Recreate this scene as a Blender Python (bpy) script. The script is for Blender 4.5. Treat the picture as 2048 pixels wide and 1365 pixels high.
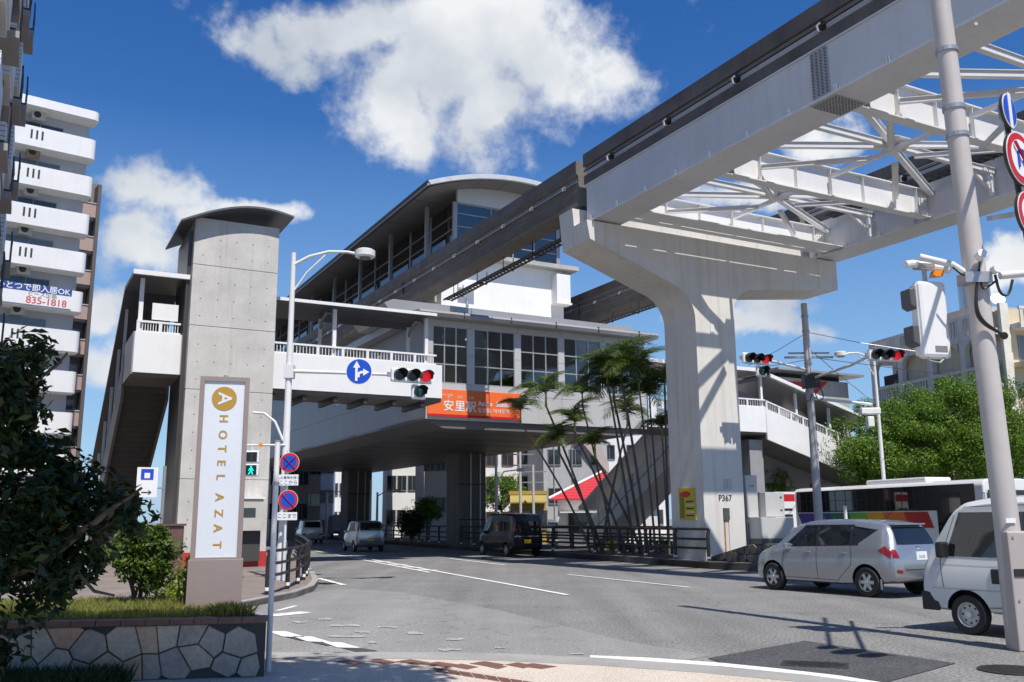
import bpy, bmesh, math, random
import numpy as np
from mathutils import Vector, Matrix
from mathutils.bvhtree import BVHTree
random.seed(7); RNG = np.random.default_rng(7)
SC = bpy.context.scene
for o in list(bpy.data.objects): bpy.data.objects.remove(o)
COL = SC.collection
rad = math.radians

# ---------------------------------------------------------------- camera
F, CX, CY, PITCH, ROLL, EYE = 1840.0, 1024.0, 682.5, rad(11.0), rad(0.4), 1.6
cam_d = bpy.data.cameras.new('camera'); cam = bpy.data.objects.new('camera', cam_d); COL.objects.link(cam)
cam_d.sensor_width = 36; cam_d.lens = F / 2048 * 36; cam_d.clip_start = 0.1; cam_d.clip_end = 6000
cam.location = (0, 0, EYE)
cam.rotation_euler = (Matrix.Rotation(rad(90) + PITCH, 3, 'X') @ Matrix.Rotation(-ROLL, 3, 'Z')).to_euler()
SC.camera = cam

# ---------------------------------------------------------------- sky, clouds, sun, exposure
SUN_AZ, SUN_EL = rad(155), rad(61)
CLOUDS = [(960,40,330,120),(900,150,190,150),(770,240,120,110),(1130,110,150,130),(700,50,190,70),(540,95,110,70),(600,60,90,60),
          (1000,230,120,90),(340,385,130,60),(270,460,110,60),(420,440,100,50),(500,420,80,40),(205,590,70,60),(215,710,80,70),
          (1610,270,95,50),(1490,385,95,40),(1530,615,80,50),(1490,665,150,40),(2040,530,80,40)]
def azel(px, py):
    a = (px - CX) / F; b = -(py - CY) / F
    a, b = a*math.cos(ROLL) + b*math.sin(ROLL), -a*math.sin(ROLL) + b*math.cos(ROLL)
    d = Vector((a, math.cos(PITCH) - b*math.sin(PITCH), math.sin(PITCH) + b*math.cos(PITCH))).normalized()
    return math.atan2(d.x, d.y), math.asin(d.z)
W = bpy.data.worlds.new('World'); SC.world = W; W.use_nodes = True
nt = W.node_tree; nt.nodes.clear(); N = nt.nodes.new; L = nt.links.new
def wm(op, a, b=None, c=None):
    n = N('ShaderNodeMath'); n.operation = op
    for i, v in enumerate((a, b, c)):
        if v is None: continue
        if isinstance(v, (int, float)): n.inputs[i].default_value = v
        else: L(v, n.inputs[i])
    return n.outputs[0]
sky = N('ShaderNodeTexSky'); sky.sky_type = 'NISHITA'; sky.sun_disc = False
sky.sun_elevation = SUN_EL; sky.sun_rotation = SUN_AZ; sky.air_density = 1.0; sky.dust_density = 0.0; sky.ozone_density = 1.6; sky.altitude = 0
tc = N('ShaderNodeTexCoord'); sx = N('ShaderNodeSeparateXYZ'); L(tc.outputs['Generated'], sx.inputs[0])
el0 = wm('ARCSINE', sx.outputs[2]); az0 = wm('ARCTAN2', sx.outputs[0], sx.outputs[1])
wn_ = N('ShaderNodeTexNoise'); wn_.inputs['Scale'].default_value = 7; wn_.inputs['Detail'].default_value = 6; wn_.inputs['Roughness'].default_value = 0.55; L(tc.outputs['Generated'], wn_.inputs['Vector'])
ws_ = N('ShaderNodeSeparateColor'); L(wn_.outputs['Color'], ws_.inputs[0])
az = wm('ADD', az0, wm('MULTIPLY', wm('SUBTRACT', ws_.outputs[0], 0.5), 0.22)); el = wm('ADD', el0, wm('MULTIPLY', wm('SUBTRACT', ws_.outputs[1], 0.5), 0.16))
nz = N('ShaderNodeTexNoise'); nz.inputs['Scale'].default_value = 9; nz.inputs['Detail'].default_value = 9; nz.inputs['Roughness'].default_value = 0.6
L(tc.outputs['Generated'], nz.inputs['Vector'])
n2 = N('ShaderNodeTexNoise'); n2.inputs['Scale'].default_value = 3.1; n2.inputs['Detail'].default_value = 7; L(tc.outputs['Generated'], n2.inputs['Vector'])
best = None
for (px, py, rx, ry) in CLOUDS:
    a0, e0 = azel(px, py); ra, re = rx / F * 1.05, ry / F * 1.05
    dx = wm('MULTIPLY', wm('SUBTRACT', az, a0), 1/ra); dy = wm('MULTIPLY', wm('SUBTRACT', el, e0), 1/re)
    f = wm('SUBTRACT', 1.0, wm('SQRT', wm('ADD', wm('MULTIPLY', dx, dx), wm('MULTIPLY', dy, dy))))
    best = f if best is None else wm('SMOOTH_MAX', best, f, 0.25)
# field clouds carry on all round the sky with the same look
fieldc = wm('MULTIPLY', wm('SUBTRACT', n2.outputs['Fac'], 0.60), 4.0)
rear = wm('GREATER_THAN', wm('ABSOLUTE', az0), 0.62)
best = wm('MAXIMUM', best, wm('SUBTRACT', wm('MULTIPLY', fieldc, rear), wm('SUBTRACT', 1.0, rear)))
dens = wm('ADD', best, wm('MULTIPLY', wm('SUBTRACT', nz.outputs['Fac'], 0.50), 2.6))
mr = N('ShaderNodeMapRange'); mr.interpolation_type = 'SMOOTHSTEP'; L(dens, mr.inputs[0]); mr.inputs[1].default_value = -0.10; mr.inputs[2].default_value = 0.60
n3 = N('ShaderNodeTexNoise'); n3.inputs['Scale'].default_value = 5.5; n3.inputs['Detail'].default_value = 5; L(tc.outputs['Generated'], n3.inputs['Vector'])
cr = N('ShaderNodeValToRGB'); L(n3.outputs['Fac'], cr.inputs[0])
cr.color_ramp.elements[0].position = 0.36; cr.color_ramp.elements[0].color = (5.0, 5.5, 6.3, 1)
cr.color_ramp.elements[1].position = 0.56; cr.color_ramp.elements[1].color = (8.4, 8.6, 8.8, 1)
hs = N('ShaderNodeHueSaturation'); hs.inputs['Saturation'].default_value = 1.38; hs.inputs['Value'].default_value = 1.22; hs.inputs['Hue'].default_value = 0.512; L(sky.outputs[0], hs.inputs['Color'])
lowf = N('ShaderNodeMapRange'); L(el0, lowf.inputs[0]); lowf.inputs[1].default_value = 0.0; lowf.inputs[2].default_value = 0.42; lowf.inputs[3].default_value = 0.85; lowf.inputs[4].default_value = 0.0
hz = N('ShaderNodeMix'); hz.data_type = 'RGBA'; L(lowf.outputs[0], hz.inputs[0]); L(hs.outputs[0], hz.inputs[6]); hz.inputs[7].default_value = (2.6, 4.7, 7.6, 1)
mix = N('ShaderNodeMix'); mix.data_type = 'RGBA'; L(mr.outputs[0], mix.inputs[0]); L(hz.outputs[2], mix.inputs[6]); L(cr.outputs[0], mix.inputs[7])
bg = N('ShaderNodeBackground'); bg.inputs[1].default_value = 0.092; L(mix.outputs[2], bg.inputs[0])
wo = N('ShaderNodeOutputWorld'); L(bg.outputs[0], wo.inputs[0])

sd = bpy.data.lights.new('sun', 'SUN'); sd.energy = 5.0; sd.angle = rad(0.53); sd.color = (1.0, 0.95, 0.88)
sun = bpy.data.objects.new('sun', sd); COL.objects.link(sun)
sdir = Vector((-math.sin(SUN_AZ)*math.cos(SUN_EL), -math.cos(SUN_AZ)*math.cos(SUN_EL), -math.sin(SUN_EL)))
sun.rotation_euler = sdir.to_track_quat('-Z', 'Y').to_euler(); sun.location = (0, -20, 60)
SC.view_settings.view_transform = 'Standard'; SC.view_settings.look = 'None'; SC.view_settings.exposure = 0.2; SC.view_settings.gamma = 1.0
SC.view_settings.use_curve_mapping = False
SC.render.engine = 'CYCLES'

# ---------------------------------------------------------------- pixel -> place helpers
A = rad(-28)                                   # the monorail and station axis
def ray(px, py):
    a = (px - CX) / F; b = -(py - CY) / F
    a, b = a*math.cos(ROLL) + b*math.sin(ROLL), -a*math.sin(ROLL) + b*math.cos(ROLL)
    return Vector((a, math.cos(PITCH) - b*math.sin(PITCH), math.sin(PITCH) + b*math.cos(PITCH)))
def gp(px, py, z=0.0):                         # where the ray meets height z
    r = ray(px, py); return Vector((0, 0, EYE)) + r * ((z - EYE) / r.z)
def atY(px, py, Y):
    r = ray(px, py); return Vector((0, 0, EYE)) + r * (Y / r.y)
def S(v, u, z=0.0):                            # structure axes (v across, u along) -> world
    return Vector((v*math.cos(A) + u*math.sin(A), -v*math.sin(A) + u*math.cos(A), z))
def toS(p): return (p.x*math.cos(A) - p.y*math.sin(A), p.x*math.sin(A) + p.y*math.cos(A))

# ---------------------------------------------------------------- materials
MATS = {}
def M(name, col, rough=0.6, metal=0.0, var=0.12, scale=2.0, bump=0.0, bscale=60, streak=0.0, streakcol=(0.12, 0.10, 0.08), spec=0.5, fine=0.0, coat=0.0, emis=0.0, obj=False):
    if name in MATS: return MATS[name]
    m = bpy.data.materials.new(name); m.use_nodes = True; t = m.node_tree; P = t.nodes['Principled BSDF']
    n = t.nodes.new; l = t.links.new
    P.inputs['Roughness'].default_value = rough; P.inputs['Metallic'].default_value = metal; P.inputs['Specular IOR Level'].default_value = spec
    P.inputs['Coat Weight'].default_value = coat; P.inputs['Coat Roughness'].default_value = 0.04
    if emis: P.inputs['Emission Color'].default_value = (*col, 1); P.inputs['Emission Strength'].default_value = emis
    g = n('ShaderNodeTexCoord').outputs['Object'] if obj else n('ShaderNodeNewGeometry').outputs['Position']
    a = n('ShaderNodeTexNoise'); a.inputs['Scale'].default_value = scale; a.inputs['Detail'].default_value = 6; a.inputs['Roughness'].default_value = 0.62; l(g, a.inputs['Vector'])
    r = n('ShaderNodeMapRange'); l(a.outputs['Fac'], r.inputs[0]); r.inputs[1].default_value = 0.25; r.inputs[2].default_value = 0.75
    r.inputs[3].default_value = 1 - var; r.inputs[4].default_value = 1 + var
    c = n('ShaderNodeMix'); c.data_type = 'RGBA'; c.blend_type = 'MULTIPLY'; c.inputs[0].default_value = 1; c.inputs[6].default_value = (*col, 1)
    l(r.outputs[0], c.inputs[7]); out = c.outputs[2]
    if fine:
        b = n('ShaderNodeTexNoise'); b.inputs['Scale'].default_value = bscale; b.inputs['Detail'].default_value = 3; l(g, b.inputs['Vector'])
        r2 = n('ShaderNodeMapRange'); l(b.outputs['Fac'], r2.inputs[0]); r2.inputs[1].default_value = 0.3; r2.inputs[2].default_value = 0.7; r2.inputs[3].default_value = 1 - fine; r2.inputs[4].default_value = 1 + fine
        c2 = n('ShaderNodeMix'); c2.data_type = 'RGBA'; c2.blend_type = 'MULTIPLY'; c2.inputs[0].default_value = 1; l(out, c2.inputs[6]); l(r2.outputs[0], c2.inputs[7]); out = c2.outputs[2]
    if streak:
        mp = n('ShaderNodeMapping'); mp.inputs['Scale'].default_value = (5, 5, 0.22); l(g, mp.inputs['Vector'])
        s = n('ShaderNodeTexNoise'); s.inputs['Scale'].default_value = 1.0; s.inputs['Detail'].default_value = 6; l(mp.outputs[0], s.inputs['Vector'])
        r3 = n('ShaderNodeMapRange'); l(s.outputs['Fac'], r3.inputs[0]); r3.inputs[1].default_value = 0.52; r3.inputs[2].default_value = 0.78; r3.inputs[3].default_value = 0; r3.inputs[4].default_value = streak
        c3 = n('ShaderNodeMix'); c3.data_type = 'RGBA'; l(r3.outputs[0], c3.inputs[0]); l(out, c3.inputs[6]); c3.inputs[7].default_value = (*streakcol, 1); out = c3.outputs[2]
    l(out, P.inputs['Base Color'])
    if emis: pass
    if bump:
        b = n('ShaderNodeTexNoise'); b.inputs['Scale'].default_value = bscale; b.inputs['Detail'].default_value = 4; l(g, b.inputs['Vector'])
        bp = n('ShaderNodeBump'); bp.inputs['Strength'].default_value = bump; bp.inputs['Distance'].default_value = 0.02; l(b.outputs['Fac'], bp.inputs['Height']); l(bp.outputs[0], P.inputs['Normal'])
    MATS[name] = m; return m
def glass_mat(name, tint=(0.55, 0.62, 0.62), refl=1.0):
    m = bpy.data.materials.new(name); m.use_nodes = True; t = m.node_tree; t.nodes.clear(); n = t.nodes.new; l = t.links.new
    o = n('ShaderNodeOutputMaterial'); tr = n('ShaderNodeBsdfTransparent'); tr.inputs[0].default_value = (*tint, 1)
    gl = n('ShaderNodeBsdfGlossy'); gl.inputs['Roughness'].default_value = 0.02; gl.inputs[0].default_value = (refl, refl, refl, 1)
    fr = n('ShaderNodeFresnel'); fr.inputs[0].default_value = 2.1
    mx = n('ShaderNodeMixShader'); l(fr.outputs[0], mx.inputs[0]); l(tr.outputs[0], mx.inputs[1]); l(gl.outputs[0], mx.inputs[2]); l(mx.outputs[0], o.inputs[0])
    MATS[name] = m; return m
def leaf_mat(name, c1, c2, trans=0.35, rough=0.5):
    m = bpy.data.materials.new(name); m.use_nodes = True; t = m.node_tree; P = t.nodes['Principled BSDF']; n = t.nodes.new; l = t.links.new
    g = n('ShaderNodeNewGeometry'); r = n('ShaderNodeValToRGB'); l(g.outputs['Random Per Island'], r.inputs[0])
    r.color_ramp.elements[0].color = (*c1, 1); r.color_ramp.elements[1].color = (*c2, 1)
    l(r.outputs[0], P.inputs['Base Color']); P.inputs['Roughness'].default_value = rough; P.inputs['Specular IOR Level'].default_value = 0.35
    tl = n('ShaderNodeBsdfTranslucent'); hs_ = n('ShaderNodeHueSaturation'); hs_.inputs['Value'].default_value = 1.5; l(r.outputs[0], hs_.inputs['Color']); l(hs_.outputs[0], tl.inputs[0])
    mx = n('ShaderNodeMixShader'); mx.inputs[0].default_value = trans; l(P.outputs[0], mx.inputs[1]); l(tl.outputs[0], mx.inputs[2]); l(mx.outputs[0], t.nodes['Material Output'].inputs[0])
    MATS[name] = m; return m

asphalt = M('asphalt', (0.178, 0.174, 0.166), 0.88, var=0.17, scale=0.5, bump=0.7, bscale=26, fine=0.55)
asphalt_old = M('asphalt_old', (0.225, 0.219, 0.208), 0.9, var=0.14, scale=0.8, bump=0.45, bscale=30, fine=0.34)
asphalt_new = M('asphalt_new', (0.062, 0.062, 0.063), 0.85, var=0.18, scale=1.2, bump=0.6, bscale=45, fine=0.75)
def road_wear(m, amt=0.16):
    # lengthwise tyre polish and dirt bands that follow the road
    t = m.node_tree; P = t.nodes['Principled BSDF']; src = P.inputs['Base Color'].links[0].from_socket; n = t.nodes.new; l = t.links.new
    g = n('ShaderNodeNewGeometry'); mp = n('ShaderNodeMapping'); mp.inputs['Rotation'].default_value = (0, 0, rad(-23)); mp.inputs['Scale'].default_value = (1.3, 0.045, 1); l(g.outputs['Position'], mp.inputs['Vector'])
    a = n('ShaderNodeTexNoise'); a.inputs['Scale'].default_value = 1.0; a.inputs['Detail'].default_value = 5; l(mp.outputs[0], a.inputs['Vector'])
    r = n('ShaderNodeMapRange'); l(a.outputs['Fac'], r.inputs[0]); r.inputs[1].default_value = 0.3; r.inputs[2].default_value = 0.7; r.inputs[3].default_value = 1-amt; r.inputs[4].default_value = 1+amt
    v = n('ShaderNodeTexVoronoi'); v.feature = 'DISTANCE_TO_EDGE'; v.inputs['Scale'].default_value = 0.22; nz_ = n('ShaderNodeTexNoise'); nz_.inputs['Scale'].default_value = 1.4; nz_.inputs['Detail'].default_value = 6; l(g.outputs['Position'], nz_.inputs['Vector'])
    ad = n('ShaderNodeMix'); ad.data_type = 'RGBA'; ad.blend_type = 'LINEAR_LIGHT'; ad.inputs[0].default_value = 0.9; l(g.outputs['Position'], ad.inputs[6]); l(nz_.outputs['Color'], ad.inputs[7]); l(ad.outputs[2], v.inputs['Vector'])
    ck = n('ShaderNodeMapRange'); l(v.outputs['Distance'], ck.inputs[0]); ck.inputs[1].default_value = 0.0; ck.inputs[2].default_value = 0.006; ck.inputs[3].default_value = 0.62; ck.inputs[4].default_value = 1.0
    k = n('ShaderNodeMath'); k.operation = 'MULTIPLY'; l(r.outputs[0], k.inputs[0]); l(ck.outputs[0], k.inputs[1])
    c = n('ShaderNodeMix'); c.data_type = 'RGBA'; c.blend_type = 'MULTIPLY'; c.inputs[0].default_value = 1; l(src, c.inputs[6]); l(k.outputs[0], c.inputs[7]); l(c.outputs[2], P.inputs['Base Color'])
road_wear(asphalt); road_wear(asphalt_old, 0.10)
paint_w = M('paint_white', (0.72, 0.72, 0.70), 0.75, var=0.12, scale=5, streak=0.0, fine=0.15, bscale=40)
aggregate = M('aggregate', (0.52, 0.45, 0.37), 0.9, var=0.10, scale=1.5, bump=0.5, bscale=50, fine=0.32)
kerb_c = M('kerb_concrete', (0.30, 0.29, 0.27), 0.9, var=0.2, scale=1.5, bump=0.3, fine=0.2)
kerb_dark = M('kerb_dark', (0.13, 0.125, 0.115), 0.9, var=0.3, scale=1.2, bump=0.3, streak=0.4)
brick_t = M('brick_tile', (0.16, 0.075, 0.055), 0.85, var=0.2, scale=8, bump=0.3)
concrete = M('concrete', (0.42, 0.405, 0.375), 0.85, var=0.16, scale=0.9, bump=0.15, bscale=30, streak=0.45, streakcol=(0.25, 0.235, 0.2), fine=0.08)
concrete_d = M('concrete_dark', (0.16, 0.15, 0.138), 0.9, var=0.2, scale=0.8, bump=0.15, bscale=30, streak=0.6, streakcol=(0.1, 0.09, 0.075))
track_c = M('track_concrete', (0.165, 0.148, 0.13), 0.9, var=0.25, scale=0.7, bump=0.15, streak=0.6, streakcol=(0.1, 0.085, 0.07))
rust_dark = M('running_rail', (0.105, 0.09, 0.083), 0.6, var=0.5, scale=0.9, streak=0.5, streakcol=(0.16, 0.09, 0.06))
steel_w = M('steel_white', (0.72, 0.715, 0.70), 0.38, var=0.05, scale=0.8, streak=0.12, streakcol=(0.5, 0.44, 0.36))
steel_s = M('steel_beam_grey', (0.60, 0.60, 0.61), 0.35, var=0.08, scale=0.8, streak=0.25, streakcol=(0.42, 0.38, 0.33))
pier_c = M('pier_coat', (0.66, 0.635, 0.59), 0.6, var=0.08, scale=0.8, streak=0.5, streakcol=(0.46, 0.34, 0.25))
white_p = M('white_paint', (0.78, 0.78, 0.77), 0.45, var=0.05, scale=1.2, streak=0.08, streakcol=(0.45, 0.4, 0.32))
white_wall = M('white_wall', (0.78, 0.78, 0.77), 0.8, var=0.05, scale=0.8, streak=0.12, streakcol=(0.45, 0.42, 0.38))
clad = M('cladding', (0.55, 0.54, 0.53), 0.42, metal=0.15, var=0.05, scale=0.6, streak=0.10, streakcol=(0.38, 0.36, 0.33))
clad_d = M('cladding_shadow_grey', (0.29, 0.29, 0.30), 0.42, metal=0.2, var=0.06, scale=0.6)  # darker copy of the cladding, shade of the sunless sides put into its grey
soffit_m = M('soffit_panel', (0.16, 0.15, 0.145), 0.5, metal=0.1, var=0.08, scale=0.7)
roof_m = M('roof_metal', (0.42, 0.42, 0.42), 0.35, metal=0.4, var=0.08, scale=0.6)
dark_m = M('dark_metal', (0.035, 0.033, 0.032), 0.5, var=0.2)
black_r = M('black_plastic', (0.018, 0.018, 0.018), 0.45, var=0.2)
fence_m = M('fence_brown', (0.028, 0.022, 0.02), 0.4, var=0.2)
galv = M('galvanised', (0.42, 0.42, 0.42), 0.4, metal=0.6, var=0.15, scale=5)
pole_w = M('pole_white', (0.70, 0.695, 0.68), 0.4, var=0.05, scale=1.5, streak=0.12, streakcol=(0.5, 0.43, 0.35))
pole_g = M('pole_beige', (0.50, 0.46, 0.43), 0.55, var=0.08, scale=1.5, streak=0.2, streakcol=(0.3, 0.25, 0.2))
orange = M('sign_orange', (0.85, 0.165, 0.04), 0.45, var=0.06, scale=1.0)
red_m = M('sign_red', (0.55, 0.015, 0.02), 0.4, var=0.05)
blue_m = M('sign_blue', (0.01, 0.07, 0.50), 0.4, var=0.05)
white_s = M('sign_white', (0.80, 0.80, 0.80), 0.4, var=0.03)
black_s = M('sign_black', (0.02, 0.02, 0.02), 0.5, var=0.05)
gold_m = M('sign_gold', (0.42, 0.25, 0.035), 0.4, var=0.05)
yellow_m = M('sign_yellow', (0.60, 0.47, 0.03), 0.5, var=0.15, scale=6)
plate_y = M('plate_yellow', (0.75, 0.50, 0.02), 0.4, var=0.05)
sign_face = M('sign_panel', (0.66, 0.69, 0.74), 0.3, var=0.03)
taupe = M('taupe_metal', (0.27, 0.215, 0.20), 0.5, var=0.05)
win_dark = M('window_dark', (0.03, 0.036, 0.042), 0.06, var=0.3, scale=0.6, spec=0.8)
win_mid = M('window_mid', (0.12, 0.14, 0.16), 0.08, var=0.3, scale=0.6, spec=0.8)
car_glass = M('car_glass', (0.012, 0.014, 0.016), 0.03, var=0.2, spec=0.9)
tyre_m = M('tyre', (0.016, 0.016, 0.016), 0.8, var=0.2, scale=8)
rim_m = M('rim_silver', (0.55, 0.55, 0.56), 0.28, metal=0.7, var=0.05)
car_silver = M('car_silver', (0.40, 0.41, 0.43), 0.27, metal=0.7, var=0.02, coat=0.8)
car_white = M('car_white', (0.66, 0.66, 0.63), 0.32, var=0.03, coat=0.6)
car_black = M('car_black', (0.006, 0.006, 0.007), 0.3, var=0.1, coat=0.35, spec=0.35)
lamp_red = M('lens_red', (0.24, 0.006, 0.008), 0.2, var=0.1, coat=0.2)
red_lit = M('signal_red_lit', (0.75, 0.01, 0.02), 0.3, var=0.05, emis=0.55)
green_lit = M('signal_green_lit', (0.0, 0.75, 0.55), 0.3, var=0.02, emis=1.2)
green_dim = M('signal_green_dim', (0.01, 0.22, 0.20), 0.2, var=0.02, emis=0.35)
amber_lit = M('amber', (0.8, 0.25, 0.02), 0.3, var=0.05)
lens_dark = M('lens_dark', (0.012, 0.012, 0.012), 0.1, var=0.1)
chrome = M('chrome', (0.7, 0.7, 0.7), 0.1, metal=1.0, var=0.02)
bark = M('bark', (0.10, 0.08, 0.06), 0.95, var=0.3, scale=6, bump=0.6, bscale=25)
bark_p = M('palm_bark', (0.13, 0.115, 0.095), 0.9, var=0.3, scale=5, bump=0.4, bscale=25)
stone_m = [M('stone_%d' % i, c, 0.85, var=0.22, scale=4, bump=0.35, bscale=22, fine=0.12) for i, c in enumerate([(0.47,0.37,0.275),(0.52,0.36,0.24),(0.39,0.325,0.265),(0.54,0.345,0.225),(0.50,0.41,0.31)])]
rock_m = M('basalt_stone', (0.13, 0.12, 0.105), 0.9, var=0.35, scale=5, bump=0.6, bscale=18)
mortar = M('mortar', (0.07, 0.066, 0.06), 0.95, var=0.2)
soil = M('soil', (0.09, 0.07, 0.05), 0.95, var=0.3, bump=0.4)
coping_m = M('coping_brick', (0.19, 0.11, 0.085), 0.85, var=0.2, scale=6, bump=0.3)
station_glass = glass_mat('station_glass', (0.50, 0.56, 0.56))
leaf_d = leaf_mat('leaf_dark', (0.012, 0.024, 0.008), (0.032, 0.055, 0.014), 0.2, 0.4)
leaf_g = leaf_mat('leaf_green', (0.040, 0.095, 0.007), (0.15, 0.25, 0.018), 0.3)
leaf_s = leaf_mat('leaf_shrub', (0.10, 0.16, 0.015), (0.26, 0.32, 0.035), 0.35)
leaf_p = leaf_mat('leaf_palm', (0.028, 0.058, 0.012), (0.12, 0.165, 0.035), 0.25, 0.4)
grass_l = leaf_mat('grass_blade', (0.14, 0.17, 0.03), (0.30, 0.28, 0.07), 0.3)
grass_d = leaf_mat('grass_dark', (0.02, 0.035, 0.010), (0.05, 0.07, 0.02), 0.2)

# ---------------------------------------------------------------- mesh and object helpers
class MB:
    def __init__(s): s.v = []; s.f = []
    def add(s, vs, fs):
        b = len(s.v); s.v += [tuple(p) for p in vs]; s.f += [tuple(b + i for i in f) for f in fs]; return s
    def box(s, x0, x1, y0, y1, z0, z1):
        return s.add([(x0,y0,z0),(x1,y0,z0),(x1,y1,z0),(x0,y1,z0),(x0,y0,z1),(x1,y0,z1),(x1,y1,z1),(x0,y1,z1)],
                     [(0,3,2,1),(4,5,6,7),(0,1,5,4),(1,2,6,5),(2,3,7,6),(3,0,4,7)])
    def prism(s, poly, ax, a0, a1):
        # poly in the two other axes (in x,y,z order), extruded along ax
        n = len(poly)
        def p3(p, a):
            q = list(p); q.insert('xyz'.index(ax), a); return tuple(q)
        vs = [p3(p, a0) for p in poly] + [p3(p, a1) for p in poly]
        return s.add(vs, [tuple(range(n))[::-1], tuple(range(n, 2*n))] + [(i, (i+1) % n, n + (i+1) % n, n + i) for i in range(n)])
    def bar(s, p, q, w, h=None, up=(0, 0, 1)):
        p = Vector(p); q = Vector(q); h = h or w; d = (q - p).normalized(); upv = Vector(up)
        if abs(d.dot(upv)) > 0.98: upv = Vector((0, 1, 0))
        sd_ = d.cross(upv).normalized() * (w/2); u_ = sd_.cross(d).normalized() * (h/2)
        vs = [p-sd_-u_, p+sd_-u_, p+sd_+u_, p-sd_+u_, q-sd_-u_, q+sd_-u_, q+sd_+u_, q-sd_+u_]
        return s.add(vs, [(0,3,2,1),(4,5,6,7),(0,1,5,4),(1,2,6,5),(2,3,7,6),(3,0,4,7)])
    def tube(s, pts, r, n=10, cap=True):
        pts = [Vector(p) for p in pts]; rs = r if isinstance(r, (list, tuple)) else [r]*len(pts); b = len(s.v); ref = None
        for i, p in enumerate(pts):
            d = (pts[min(i+1, len(pts)-1)] - pts[max(i-1, 0)]).normalized()
            if ref is None: ref = Vector((0, 0, 1)) if abs(d.z) < 0.9 else Vector((1, 0, 0))
            e1 = d.cross(ref).normalized(); e2 = e1.cross(d).normalized(); ref = e2
            for k in range(n):
                t = 2*math.pi*k/n; s.v.append(tuple(p + (e1*math.cos(t) + e2*math.sin(t))*rs[i]))
        for i in range(len(pts)-1):
            for k in range(n): s.f.append((b+i*n+k, b+i*n+(k+1) % n, b+(i+1)*n+(k+1) % n, b+(i+1)*n+k))
        if cap: s.f.append(tuple(b+k for k in range(n))[::-1]); s.f.append(tuple(b+(len(pts)-1)*n+k for k in range(n)))
        return s
    def cable(s, pts, r, n=8):
        pts = [Vector(p) for p in pts]
        for _ in range(3):
            q = [pts[0]]
            for a, b in zip(pts[:-1], pts[1:]): q += [a*.75+b*.25, a*.25+b*.75]
            pts = q + [pts[-1]]
        return s.tube(pts, r, n)
    def disc(s, c, nrm, r, t, n=28):      # a thin round plate of thickness t
        c = Vector(c); nrm = Vector(nrm).normalized(); return s.tube([c, c + nrm*t], r, n)
    def sheet(s, pts): return s.add(pts, [tuple(range(len(pts)))])
    def xf(s, m): s.v = [tuple(m @ Vector(p)) for p in s.v]; return s
    def build(s, name, mat, parent=None, smooth=False, bevel=0.0, loc=None):
        me = bpy.data.meshes.new(name); o_ = ORG.get(parent, (0, 0, 0)) if parent else (0, 0, 0)
        me.from_pydata([(p[0]-o_[0], p[1]-o_[1], p[2]-o_[2]) for p in s.v], [], s.f)
        return link(name, me, mat, parent, smooth, bevel, loc)
ORG = {}
def link(name, me, mat, parent=None, smooth=False, bevel=0.0, loc=None):
    o = bpy.data.objects.new(name, me); COL.objects.link(o)
    if mat and not me.materials: me.materials.append(mat)
    if parent: o.parent = parent; ORG[o] = ORG.get(parent, (0, 0, 0))
    if loc is not None: o.location = loc
    bm = bmesh.new(); bm.from_mesh(me); bmesh.ops.recalc_face_normals(bm, faces=bm.faces); bm.to_mesh(me); bm.free()
    if smooth: me.polygons.foreach_set('use_smooth', [True]*len(me.polygons)); me.set_sharp_from_angle(angle=rad(38))
    if bevel:
        b = o.modifiers.new('bevel', 'BEVEL'); b.width = bevel; b.segments = 2; b.limit_method = 'ANGLE'
    return o
def tag(o, label, cat, group=None):
    o['label'] = label; o['category'] = cat
    if group: o['group'] = group
    return o
def thing(name, label, cat, loc=(0, 0, 0), rotz=0.0, group=None):
    o = bpy.data.objects.new(name, None); COL.objects.link(o); o.location = loc; o.rotation_euler = (0, 0, rotz); o.empty_display_size = 0.3
    return tag(o, label, cat, group)
def sthing(name, label, cat, v, u, z=0.0, group=None):      # a thing on the structure axes; its children use absolute (v, u, z)
    o = thing(name, label, cat, S(v, u, z), -A, group); ORG[o] = (v, u, z); return o
def struct(o): o['kind'] = 'structure'; return o
def copy_tree(o, parent=None):
    c = o.copy(); COL.objects.link(c); c.parent = parent
    for ch in [x for x in o.children]: copy_tree(ch, c)
    return c
def text(name, body, size, mat, parent, loc, rot, align='CENTER', depth=0.004, sx_=1.0, bold=0.0):
    cu = bpy.data.curves.new(name, 'FONT'); cu.body = body; cu.size = size; cu.align_x = align; cu.align_y = 'CENTER'; cu.extrude = depth; cu.offset = bold; cu.resolution_u = 3
    tmp = bpy.data.objects.new('tmp', cu); COL.objects.link(tmp); dg = bpy.context.evaluated_depsgraph_get(); dg.update()
    me = bpy.data.meshes.new_from_object(tmp.evaluated_get(dg)); bpy.data.objects.remove(tmp); bpy.data.curves.remove(cu)
    me.name = name; me.materials.clear(); me.materials.append(mat)
    o = bpy.data.objects.new(name, me); COL.objects.link(o)
    if parent:
        o.parent = parent; g = ORG.get(parent, (0, 0, 0)); loc = (loc[0]-g[0], loc[1]-g[1], loc[2]-g[2])
    o.location = loc; o.rotation_euler = rot; o.scale = (sx_, 1, 1); return o
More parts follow.
